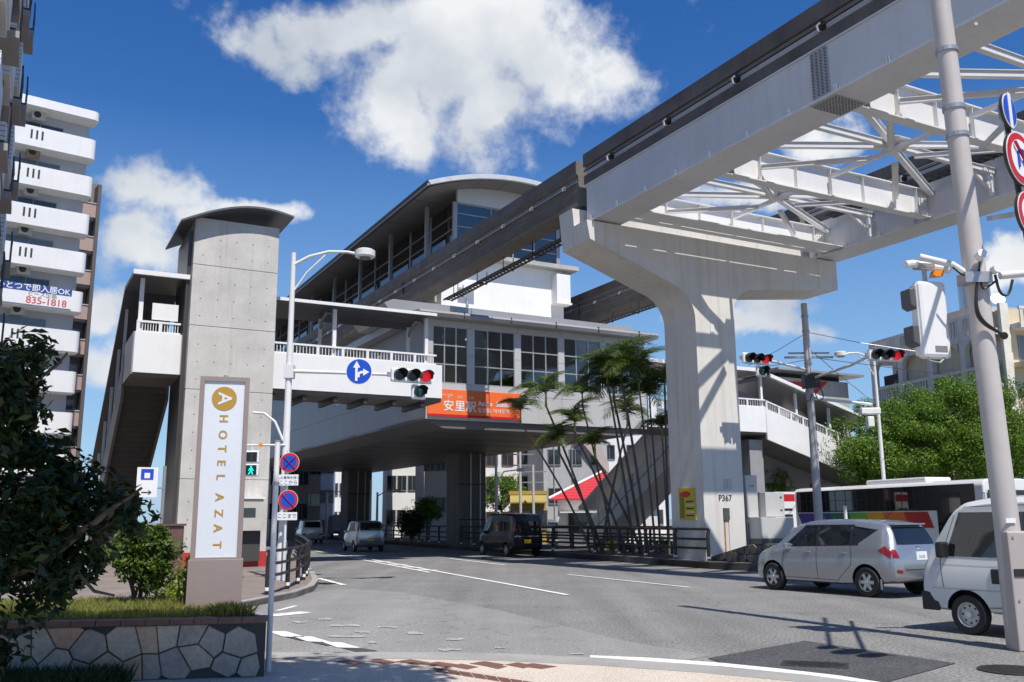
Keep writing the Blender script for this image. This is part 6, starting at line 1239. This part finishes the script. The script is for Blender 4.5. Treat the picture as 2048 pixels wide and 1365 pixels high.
for k in range(nfl):
    z = TOP - 0.5 - FH*(k+1)
    if z < 1: break
    MB().prism(rounded(-14, 0, 0, 1.349, 0.36), 'z', z-0.15, z-0.001).build('balcony_slab', white_wall, aw)
    o_ = rounded(-14, 0, 0, 1.349, 0.36); i_ = rounded(-14, -0.12, 0.12, 1.349, 0.26); n_ = 8
    vs = [(p[0], p[1], z) for p in o_[:9]] + [(p[0], p[1], z) for p in i_[:9]] + [(p[0], p[1], z+1.2) for p in o_[:9]] + [(p[0], p[1], z+1.2) for p in i_[:9]]; fs = []
    for j in range(8): fs += [(j, j+1, 18+j+1, 18+j), (9+j+1, 9+j, 27+j, 27+j+1), (18+j, 18+j+1, 27+j+1, 27+j), (j+1, j, 9+j, 9+j+1)]
    fs += [(0, 18, 27, 9), (8, 17, 35, 26)]
    bal = MB().add(vs, fs).build('balcony', white_wall, aw)
    if k != 4:
        for x in (-4.0, -3.68, -3.36): MB().box(x, x+0.12, -0.012, -0.002, z+0.35, z+0.95).build('slot', M('slot_dark', (0.04, 0.045, 0.05), 0.8), bal)
    window(aw, -4.6, -1.9, 1.349, z+0.05, z+1.95, win_mid if k % 2 else win_dark, bars=1); window(aw, -9.6, -7.2, 1.349, z+0.05, z+1.95, win_dark, bars=1)
    for x in (-3.9 - 0.1*(k % 2), -8.9): a_ = MB().box(x, x+0.8, 0.75, 1.1, z+2.05, z+2.65).build('air_conditioner', ac_old if k == 1 else ac_m, aw, bevel=0.02); MB().disc((x+0.32, 0.748, z+2.35), (0, -1, 0), 0.22, 0.01, 20).build('fan_grille', dark_m, a_)
    if k in (2, 5, 6): MB().tube([(-9.5, 0.5, z+1.75), (-6.4, 0.5, z+1.75)], 0.02, 6).build('laundry_pole', galv, aw); [MB().box(-9.2+0.7*q_i, -8.75+0.7*q_i, 0.48, 0.52, z+1.75-0.75-0.1*(q_i % 2), z+1.74).build('laundry', M('cloth_%d' % (q_i % 3), ((.5,.5,.55),(.12,.18,.35),(.55,.3,.25))[q_i % 3], .9), aw) for q_i in range(3)]
    MB().box(-6.15, -6.05, 0.15, 1.349, z+0.05, z+1.9).build('partition', white_wall, aw)
    MB().tube([(-6.8, 1.3, z+0.4), (-6.8, 1.25, z+2.0), (-7.2, 1.25, z+2.3)], 0.04, 6).build('pipe', galv, aw); MB().box(-5.6, -5.2, 1.0, 1.349, z+0.2, z+1.3).build('water_heater', ac_m, aw, bevel=0.02)
zb = TOP - 0.5 - FH*5
bn = thing('banner', 'white letting banner with blue heading and red phone number on the apartment balcony', 'banner', aw.matrix_world @ Vector((0, 0, 0)) if False else (R_.x, R_.y, 0), rad(38))
MB().box(-9.5, -0.75, -0.05, -0.015, zb-0.05, zb+1.25).build('cloth', white_s, bn); MB().box(-9.5, -0.75, -0.056, -0.051, zb+0.78, zb+1.25).build('blue_stripe', M('banner_blue', (0.03, 0.07, 0.28), 0.5), bn)
text('lettering', '手続き簡単バッグひとつで即入居OK', 0.50, white_s, bn, (-0.85, -0.058, zb+1.01), (rad(90), 0, 0), 'RIGHT', depth=0.001, bold=0.008); text('lettering', 'マンスリーマンション', 0.62, MATS['banner_blue'], bn, (-4.7, -0.054, zb+0.34), (rad(90), 0, 0), 'RIGHT', depth=0.001, sx_=0.8, bold=0.012)
text('lettering', '835-1818', 0.62, M('banner_red', (0.60, 0.10, 0.10), 0.5), bn, (-1.0, -0.054, zb+0.22), (rad(90), 0, 0), 'RIGHT', depth=0.001, bold=0.012); text('lettering', 'ピース企画', 0.34, black_s, bn, (-1.6, -0.054, zb+0.63), (rad(90), 0, 0), 'RIGHT', depth=0.001)
# narrow brown apartment behind
B_ = atY(203, 372, 66); pink = M('pink_tile', (0.40, 0.29, 0.25), 0.8, var=0.1, scale=6); brown = M('brown_tile', (0.20, 0.175, 0.165), 0.75, var=0.12)
ba = bthing('apartment_block', 'narrow brown tiled apartment tower with pink balcony panels behind the white tower', (B_.x, B_.y, 0), rad(38)); Tz = B_.z
MB().box(-6, 0, 0.9, 8, 0, Tz+0.4).build('wall', brown, ba); MB().box(-0.25, 0.0, -0.2, 0.899, 0, Tz).build('end_fin', M('fin_dark', (0.10, 0.09, 0.09), 0.6), ba); MB().box(-2.0, -1.8, -0.1, 0.899, 0, Tz+0.6).build('fin', M('fin_beige', (0.45, 0.41, 0.37), 0.7), ba)
for k in range(10):
    z = Tz - 2.6*(k+1)
    if z < 0: break
    MB().box(-1.799, -0.251, -0.05, 0.08, z, z+1.05).build('balcony_panel', pink, ba); MB().box(-1.799, -0.251, -0.1, 0.12, z+1.052, z+1.13).build('balcony_cap', MATS['fin_beige'], ba); MB().box(-1.799, -0.251, 0.13, 0.899, z-0.15, z-0.001).build('balcony_slab', MATS['fin_beige'], ba); window(ba, -1.6, -0.5, 0.899, z+0.1, z+1.9); MB().box(-1.0, -0.4, 0.3, 0.6, z+0.3, z+0.8).build('air_conditioner', ac_m, ba)
# tiled hotel tower at the left edge
ht = sthing('hotel_building', 'tall white-tiled building edge with projecting dark-railed bays at the far left', 'building', -3, 24, 0); tilem = bpy.data.materials.new('white_tile'); tilem.use_nodes = True
_t = tilem.node_tree; _P = _t.nodes['Principled BSDF']; _g = _t.nodes.new('ShaderNodeNewGeometry'); _s = _t.nodes.new('ShaderNodeSeparateXYZ'); _t.links.new(_g.outputs['Position'], _s.inputs[0]); _m = _t.nodes.new('ShaderNodeMath'); _m.operation = 'MULTIPLY'; _m.inputs[1].default_value = 6.5; _t.links.new(_s.outputs[2], _m.inputs[0]); _f = _t.nodes.new('ShaderNodeMath'); _f.operation = 'FRACT'; _t.links.new(_m.outputs[0], _f.inputs[0]); _c = _t.nodes.new('ShaderNodeMath'); _c.operation = 'GREATER_THAN'; _c.inputs[1].default_value = 0.16; _t.links.new(_f.outputs[0], _c.inputs[0]); _x = _t.nodes.new('ShaderNodeMix'); _x.data_type = 'RGBA'; _x.inputs[6].default_value = (0.22, 0.21, 0.20, 1); _x.inputs[7].default_value = (0.70, 0.69, 0.67, 1); _t.links.new(_c.outputs[0], _x.inputs[0]); _t.links.new(_x.outputs[2], _P.inputs['Base Color']); _P.inputs['Roughness'].default_value = 0.4
beige_b = M('bay_beige', (0.34, 0.31, 0.29), 0.7, var=0.06)
MB().box(-14, -1.95, 22, 40, 3.5, 40).build('wall', tilem, ht)
for u0, k0 in ((21.0, 0), (27.0, 1), (33.0, 2)):
    for k in range(10):
        z = 4.6 + 3.05*k + (0.7 if k0 % 2 else 0)
        MB().box(-1.949, -1.15, u0+1.2, u0+3.6, z, z+1.35).build('bay', tilem, ht); MB().box(-1.949, -1.2, u0+1.25, u0+3.55, z-0.25, z-0.002).build('bay_floor', tilem, ht)
        MB().box(-1.949, -1.35, u0+1.6, u0+3.3, z+1.352, z+2.75).build('bay_window', win_dark, ht); 
        rl = MB().box(-1.949, -0.95, u0+3.9, u0+3.95, z+0.2, z+0.26).box(-1.0, -0.95, u0+3.95, u0+5.6, z+0.2, z+0.26).box(-1.0, -0.95, u0+3.95, u0+5.6, z+1.3, z+1.36)
        for j in range(14): rl.box(-0.99, -0.96, u0+4.0+0.12*j, u0+4.03+0.12*j, z+0.262, z+1.298)
        rl.build('railing', dark_m, ht); MB().box(-1.949, -0.94, u0+3.9, u0+5.65, z, z+0.19).build('balcony_floor', beige_b, ht); MB().box(-1.949, -1.3, u0+5.7, u0+5.9, z, z+2.6).build('fin', tilem, ht)
# cream building with balustrades on the right
C0 = atY(1740, 692, 60); cr_ = bthing('balcony_building', 'cream concrete building with slatted balustrades and arched openings behind the trees', (C0.x, C0.y, 0), rad(74-0)); cream = M('cream_wall', (0.68, 0.63, 0.56), 0.85, var=0.08, scale=0.7, streak=0.35, streakcol=(0.28, 0.25, 0.2)); cream_y = M('cream_yellow', (0.66, 0.56, 0.38), 0.8, var=0.06, streak=0.15)
# local x runs along the facade towards the camera side, front faces -y
fdir = rad(-16); cr_.rotation_euler.z = -(math.pi/2 + fdir) - 0.0
CL = 10.7; ZT = C0.z + 0.3
MB().box(0, CL, 1.6, 10, 0, ZT-1.2).build('wall', cream, cr_)
for k, zf in enumerate((ZT-1.25, ZT-4.3, ZT-7.4)):
    MB().box(-0.1, CL, -0.05, 1.6, zf-0.35, zf-0.002).build('floor_slab', cream, cr_); bx0 = 0.0
    for j in range(4):
        x0, x1 = 2.67*j + 0.15, 2.67*(j+1) - 0.15
        MB().box(x0-0.3 if j else -0.1, x0+0.15, -0.04, 0.3, zf, zf+1.15).build('baluster_pier', cream, cr_)
        q = MB()
        for i in range(9): xx = x0 + 0.3 + (x1-x0-0.45)*i/8.0; q.box(xx-0.05, xx+0.05, 0.02, 0.14, zf, zf+0.95)
        q.build('baluster_slats', M('slat_white', (0.62, 0.60, 0.56), 0.7), cr_); MB().box(x0-0.3 if j else -0.1, x1, -0.05, 0.22, zf+0.952 if False else zf+1.0, zf+1.17).build('handrail', cream, cr_) if j == 9 else MB().box(x0+0.151, x1+0.0, -0.03, 0.2, zf+0.952, zf+1.148).build('handrail', cream, cr_)
        if k:
            MB().box(x0-0.3 if j else -0.1, x0+0.1, -0.03, 0.32, zf+1.152, zf+2.69).build('column', cream, cr_)
            for sx in (0, 1):
                cx = x0+0.1 if sx == 0 else x1-0.151
                dx = 0.5 if sx == 0 else -0.5
                MB().prism([(cx, zf+2.69), (cx+dx, zf+2.69), (cx+dx*.35, zf+2.5), (cx, zf+2.15)], 'y', -0.02, 0.3).build('arch_corner', cream, cr_)
            window(cr_, x0+0.3, x1-0.3, 1.599, zf+0.2, zf+2.3, win_dark, bars=2); MB().box(x0+0.2, x1-0.2, 0.6, 0.62, zf+1.1, zf+1.9 + 0.2*(j % 2)).build('awning_cloth', M('awning_dark', (0.05, 0.05, 0.055), 0.8), cr_)
yb = bthing('corner_building', 'yellow-cream building wing with balcony railing at the right edge behind the pole', (0, 0, 0), 0); Yp = atY(1994, 612, 49); Ye = C0 + Vector((math.sin(rad(164)), math.cos(rad(164)), 0))*10.7; yb.location = (Ye.x+0.45, Ye.y+0.05, 0); yb.rotation_euler.z = rad(16)
MB().box(0, 9, 0, 8, 0, Yp.z).build('wall', cream_y, yb); MB().box(-0.3, 0.25, -0.2, 0.0-0.002, 0, Yp.z+0.3).build('corner_fin', M('fin_cream', (0.70, 0.66, 0.56), 0.7), yb); MB().box(0.25, 9, -0.9, -0.01, Yp.z-3.3, Yp.z-3.05).build('balcony_floor', cream_y, yb)
q = MB()
for i in range(20): q.box(0.35+0.3*i, 0.43+0.3*i, -0.88, -0.8, Yp.z-0.9+0.002, Yp.z-0.15)
q.box(0.3, 8, -0.9, -0.78, Yp.z-0.15, Yp.z); q.box(0.3, 8, -0.9, -0.01, Yp.z-1.2, Yp.z-0.9); q.build('balustrade', MATS['slat_white'], yb)
for j in range(3): window(yb, 0.9+2.2*j, 2.3+2.2*j, -0.001, Yp.z-3.0, Yp.z-1.5, win_mid)
MB().tube([(2.6, 4.6, Yp.z+1.1), (2.6, 4.6, Yp.z+2.9)], 0.9, 24).build('water_tank', M('tank_steel', (0.5, 0.5, 0.52), 0.25, metal=0.8), yb, smooth=True); MB().box(1.6, 5.2, 3.5, 6, Yp.z, Yp.z+1.1).build('roof_house', concrete, yb)
MB().disc((1.0, 1.2, Yp.z+0.9), (-0.5, -1, 0.4), 0.4, 0.04, 24).tube([(1.0, 1.25, Yp.z), (1.0, 1.25, Yp.z+0.9)], 0.03, 6).build('satellite_dish', white_p, yb)
an = MB().tube([(0.6, 5, Yp.z-0.1), (0.6, 5, Yp.z+1.9)], 0.025, 6)
for i in range(5): an.tube([(0.0+0.06*i, 5, Yp.z+1.0+0.18*i), (1.2-0.06*i, 5, Yp.z+1.0+0.18*i)], 0.012, 5)
an.build('aerial', galv, yb)
# buildings seen under and beyond the station
def block(name, label, pxl, pxr, ytop, Y, mat, rz=0.0, d=8, rows=3, cols=3, ww=0.9, wh=1.3, wmat=win_dark, frame=None, z0=0.0, fh=2.9):
    l_, r_ = atY(pxl, ytop, Y), atY(pxr, ytop, Y); w = (r_.x-l_.x)/max(0.5, math.cos(rz)); h = max(l_.z, r_.z); t = bthing(name, label, (l_.x, l_.y, 0), rz); MB().box(0, w, 0, d, 0, h).build('wall', mat, t); MB().box(-0.08, w+0.08, -0.1, d, h+0.002, h+0.25).build('parapet', mat, t)
    for i in range(rows):
        for j in range(cols):
            cx = w*(j+0.5)/cols; zc = h - 1.7 - fh*i
            if zc > 0.8: window(t, cx-ww/2, cx+ww/2, -0.001, zc-wh/2, zc+wh/2, wmat, frame)
    return t, w, h
brn = M('brick_frame', (0.20, 0.09, 0.06), 0.7)
t_, w_, h_ = block('white_building', 'white building with tall brown-framed windows beyond the station pillar', 968, 1092, 800, 78, white_wall, rad(-4), 9, 5, 4, 0.9, 1.9, win_dark, brn)
t_, w_, h_ = block('grey_building', 'grey rendered building with pipes above the red roof', 1086, 1215, 870, 70, M('render_grey', (0.40, 0.41, 0.43), 0.85, var=0.08, streak=0.2), rad(8), 9, 3, 3, 0.9, 1.1)
for x in (0.8, 2.2): MB().tube([(x, -0.06, 0.5), (x, -0.06, h_-0.3)], 0.05, 6).build('pipe', galv, t_)
MB().prism([(2.4, h_), (3.6, h_+1.0), (w_, h_-2.2), (w_, h_-3.0)], 'y', -0.5, -0.002).build('stair_canopy', M('stair_pink', (0.45, 0.38, 0.36), 0.7), t_)
block('white_building', 'white rendered building with few small windows behind the escalator housing', 1195, 1330, 868, 84, white_wall, rad(-6), 10, 3, 3, 0.9, 1.2)
block('white_building', 'tall plain white building seen between the two station pillars', 775, 835, 860, 80, white_wall, rad(10), 9, 4, 3, 0.7, 1.2)
block('white_building', 'broad white wall building right of the slim one between the pillars', 832, 893, 850, 74, white_wall, rad(-18), 9, 1, 1, 0.8, 1.6)
block('grey_building', 'light grey block with square windows next to the station pillar', 850, 915, 880, 66, M('panel_grey', (0.50, 0.50, 0.49), 0.8, var=0.06), rad(-10), 8, 3, 3, 0.8, 1.0, win_mid)
block('pink_building', 'beige building with windows seen under the station at the far left', 606, 642, 900, 86, M('beige_wall', (0.50, 0.42, 0.35), 0.85), rad(12), 8, 5, 2, 0.8, 1.1)
block('blue_building', 'pale blue-white building far along the road under the station', 640, 668, 900, 92, M('bluewhite', (0.55, 0.60, 0.68), 0.8), rad(8), 8, 5, 2, 0.7, 1.2, win_mid)
block('white_building', 'white building filling the gap beside the second station pillar', 660, 700, 890, 96, white_wall, rad(4), 8, 4, 2, 0.8, 1.2)
block('brown_building', 'brown rendered low building left of the road beyond the tower', 545, 610, 915, 80, M('brown_wall', (0.30, 0.24, 0.20), 0.85), rad(25), 10, 3, 4)
block('white_building', 'white apartment block behind the right-hand stairs and trees', 1500, 1600, 905, 72, white_wall, rad(5), 9, 4, 4, 1.2, 1.3, win_mid)
block('low_building', 'long low pale building row behind the bus and trees', 1590, 2140, 985, 70, M('pale_shop', (0.46, 0.44, 0.42), 0.8, var=0.1), rad(-14), 8, 1, 9, 1.6, 1.4)
t_, w_, h_ = block('yellow_shop', 'yellow fronted shop with awning beyond the round tree', 1020, 1092, 990, 64, M('shop_yellow', (0.40, 0.28, 0.06), 0.7, var=0.1), rad(0), 6, 1, 3, 0.9, 1.2)
MB().prism([(-0.9, h_-0.5), (0, h_), (0, h_-0.1), (-0.9, h_-0.6)], 'x', 0, w_).build('awning', M('awning_ochre', (0.35, 0.27, 0.08), 0.7), t_)
# red tiled roof house
l_ = atY(1105, 998, 60); rh = bthing('red_roof_house', 'low house with bright red ribbed roof behind the palms', (l_.x, l_.y, 0), rad(-6)); rw = 5.2; rz_ = l_.z
MB().box(0.3, rw+1.5, 0.4, 5, 0, rz_-0.05).build('wall', white_wall, rh); redr = M('roof_red', (0.52, 0.035, 0.045), 0.5, var=0.1)
for i in range(9):
    t0, t1 = i/9, (i+1)/9; x0 = lambda t: -0.2 + 3.4*t; MB().add([(x0(t0), -0.1+2.6*t0, rz_+1.75*t0), (rw+2, -0.1+2.6*t0, rz_+1.75*t0), (rw+2, -0.1+2.6*t1, rz_+1.75*t1-0.03), (x0(t1), -0.1+2.6*t1, rz_+1.75*t1-0.03), (x0(t0), -0.1+2.6*t0, rz_+1.75*t0-0.09), (rw+2, -0.1+2.6*t0, rz_+1.75*t0-0.09)], [(0,1,2,3),(0,4,5,1),(0,3,4),(1,5,2)]).build('roof_course', redr, rh)
MB().tube([(-0.25, -0.1, rz_+0.02), (3.2, 2.5, rz_+1.82)], 0.09, 8).build('ridge', white_p, rh)
MB().box(0.5, 4.5, -0.6, 0.39, rz_-0.9, rz_-0.82).build('porch_canopy', white_p, rh); window(rh, 1.0, 2.4, 0.399, 0.8, 2.0); window(rh, 3.0, 4.4, 0.399, 0.8, 2.0)
# far utility poles and lamps
for i, (px, top, Y, lab) in enumerate(((992,905,58,'slim white lamp pole beyond the station pillar'), (1040,895,60,'grey utility pole beside the yellow shop'), (1066,930,62,'wooden utility pole carrying wires behind the palms'), (755,985,70,'white lamp pole seen between the pillars'), (742,960,72,'tall thin pole beside the lamp between the pillars'), (655,985,84,'small lamp pole far down the road'))):
    p = atY(px, top, Y); o = thing('utility_pole', lab, 'pole', (p.x, p.y, 0)); MB().tube([(0,0,0), (0,0,p.z)], [.11,.08], 10).build('pole', pole_w if i in (0,3,4,5) else M('pole_conc', (.4,.4,.4)), o)
    if i in (0, 3, 5): MB().tube([(0,0,p.z-2.0 if i == 0 else p.z-.3), (.5,0,p.z-1.2 if i == 0 else p.z), (1.4,0,p.z-1.1 if i == 0 else p.z+.1)], .045, 6).tube([(1.3,0,p.z-1.1 if i == 0 else p.z+.1), (1.8,0,p.z-1.1 if i == 0 else p.z+.1)], .12, 8).build('lamp_arm', pole_w, o)
    if i in (1, 2): MB().box(-.9, .9, -.05, .05, p.z-.5, p.z-.42).box(-.7, .7, -.05, .05, p.z-1.2, p.z-1.12).build('cross_arm', galv, o)
# signboards near the bus
sb_ = thing('shop_board', 'red and white upright signboard behind the grey support column', 'signboard', tuple(atY(1573, 1045, 40).xy) + (0.1,), rad(5))
MB().box(-.45, .45, 0, .06, .3, 2.6).build('board', white_s, sb_); MB().box(-.43, .43, -.006, -.001, 2.2, 2.5).build('red_header', red_m, sb_); MB().box(-.43, .43, -.006, -.001, .9, 1.1).build('red_stripe', red_m, sb_)
for z in (1.3, 1.55, 1.8): MB().box(-.35, .3, -.006, -.001, z, z+.1).build('printed_line', black_s, sb_)
hd = thing('delineator_post', 'white post standing by the kerb between bus and hatchback', 'post', tuple(gp(1648, 1135).xy) + (0.2,)); hd.location = (*S(22.4, 20.5).xy, 0.2); MB().tube([(0,0,0), (0,0,1.75)], .05, 10).build('post', white_p, hd); MB().tube([(0,0,.6), (0,0,.75)], .053, 10).build('band', M('post_band', (.6,.6,.6), .4), hd)
yc = thing('scooter', 'yellow scooter parked behind the rubble wall by the cabinet', 'scooter', (*S(24.3, 23.4).xy, 0.2), rad(40)); 
for x in (-.55, .55): MB().tube([(x, -.05, .24), (x, .05, .24)], .24, 20).build('wheel', tyre_m, yc)
MB().prism([(-.6,.3),(.1,.3),(.25,.45),(.45,.9),(.35,.95),(.1,.55),(-.1,.6),(-.65,.7)], 'y', -.13, .13).build('body', M('scooter_yellow', (.75,.45,.01), .3, coat=.5), yc, bevel=.03); MB().prism([(-.65,.71),(-.1,.62),(-.1,.7),(-.6,.8)], 'y', -.12, .12).build('seat', black_r, yc); MB().tube([(.38,-.3,1.0), (.36,0,.95), (.38,.3,1.0)], .02, 6).build('handlebar', black_r, yc)

# person on the footbridge, only head and shoulders above the rail
pe_ = sthing('person', 'person in dark clothes walking along the roofed footbridge, head above the rail', 'person', 12.35, 34.6, 6.52)
J = {'pel': (0,0,.92,.13), 'chest': (0,0,1.28,.15), 'neck': (0,-.01,1.45,.055), 'h0': (0,-.02,1.54,.085), 'h1': (0,-.03,1.66,.09), 'ls': (.17,0,1.38,.065), 'le': (.22,.05,1.12,.05), 'lw': (.2,-.08,.9,.035), 'lf': (.2,-.12,.82,.03), 'rs': (-.17,0,1.38,.065), 're': (-.22,.05,1.12,.05), 'rw': (-.2,-.05,.9,.035), 'rf': (-.2,-.08,.82,.03), 'lh': (.09,0,.88,.10), 'lk': (.1,-.06,.48,.07), 'la': (.1,.02,.08,.045), 'lt': (.1,-.14,.04,.035), 'rh': (-.09,0,.88,.10), 'rk': (-.1,-.1,.5,.07), 'ra': (-.1,-.02,.08,.045), 'rt': (-.1,-.2,.04,.035)}
E_ = [('pel','chest'),('chest','neck'),('neck','h0'),('h0','h1'),('chest','ls'),('ls','le'),('le','lw'),('lw','lf'),('chest','rs'),('rs','re'),('re','rw'),('rw','rf'),('pel','lh'),('lh','lk'),('lk','la'),('la','lt'),('pel','rh'),('rh','rk'),('rk','ra'),('ra','rt')]
ks = list(J); me = bpy.data.meshes.new('body'); me.from_pydata([J[k][:3] for k in ks], [(ks.index(a), ks.index(b)) for a, b in E_], []); bo = bpy.data.objects.new('body', me); COL.objects.link(bo); bo.modifiers.new('skin', 'SKIN')
for i, k in enumerate(ks): me.skin_vertices[0].data[i].radius = (J[k][3], J[k][3])
me.skin_vertices[0].data[0].use_root = True; bo.modifiers.new('sub', 'SUBSURF').levels = 1; dg = bpy.context.evaluated_depsgraph_get(); dg.update(); m2 = bpy.data.meshes.new_from_object(bo.evaluated_get(dg)); bpy.data.objects.remove(bo)
m2.materials.clear(); m2.materials.append(M('dark_cloth', (.03,.03,.04), .9)); m2.materials.append(M('skin', (.45,.28,.2), .6)); [setattr(p, 'material_index', 1) for p in m2.polygons if p.center.z > 1.47]
bo = bpy.data.objects.new('body', m2); COL.objects.link(bo); bo.parent = pe_; bo.rotation_euler.z = rad(70)
hp = [(0.10*math.cos(a)*math.cos(b), -0.02 + 0.105*math.sin(a)*math.cos(b) + .015, 1.63 + 0.115*math.sin(b)) for b in [rad(-15 + 105*i/6) for i in range(7)] for a in [2*math.pi*j/12 for j in range(12)]]
hf_ = [(i*12+j, i*12+(j+1) % 12, (i+1)*12+(j+1) % 12, (i+1)*12+j) for i in range(6) for j in range(12)]
hm = bpy.data.meshes.new('hair'); hm.from_pydata(hp, [], hf_); ho = bpy.data.objects.new('hair', hm); COL.objects.link(ho); ho.parent = pe_; ho.rotation_euler.z = rad(70); hm.materials.append(black_r)
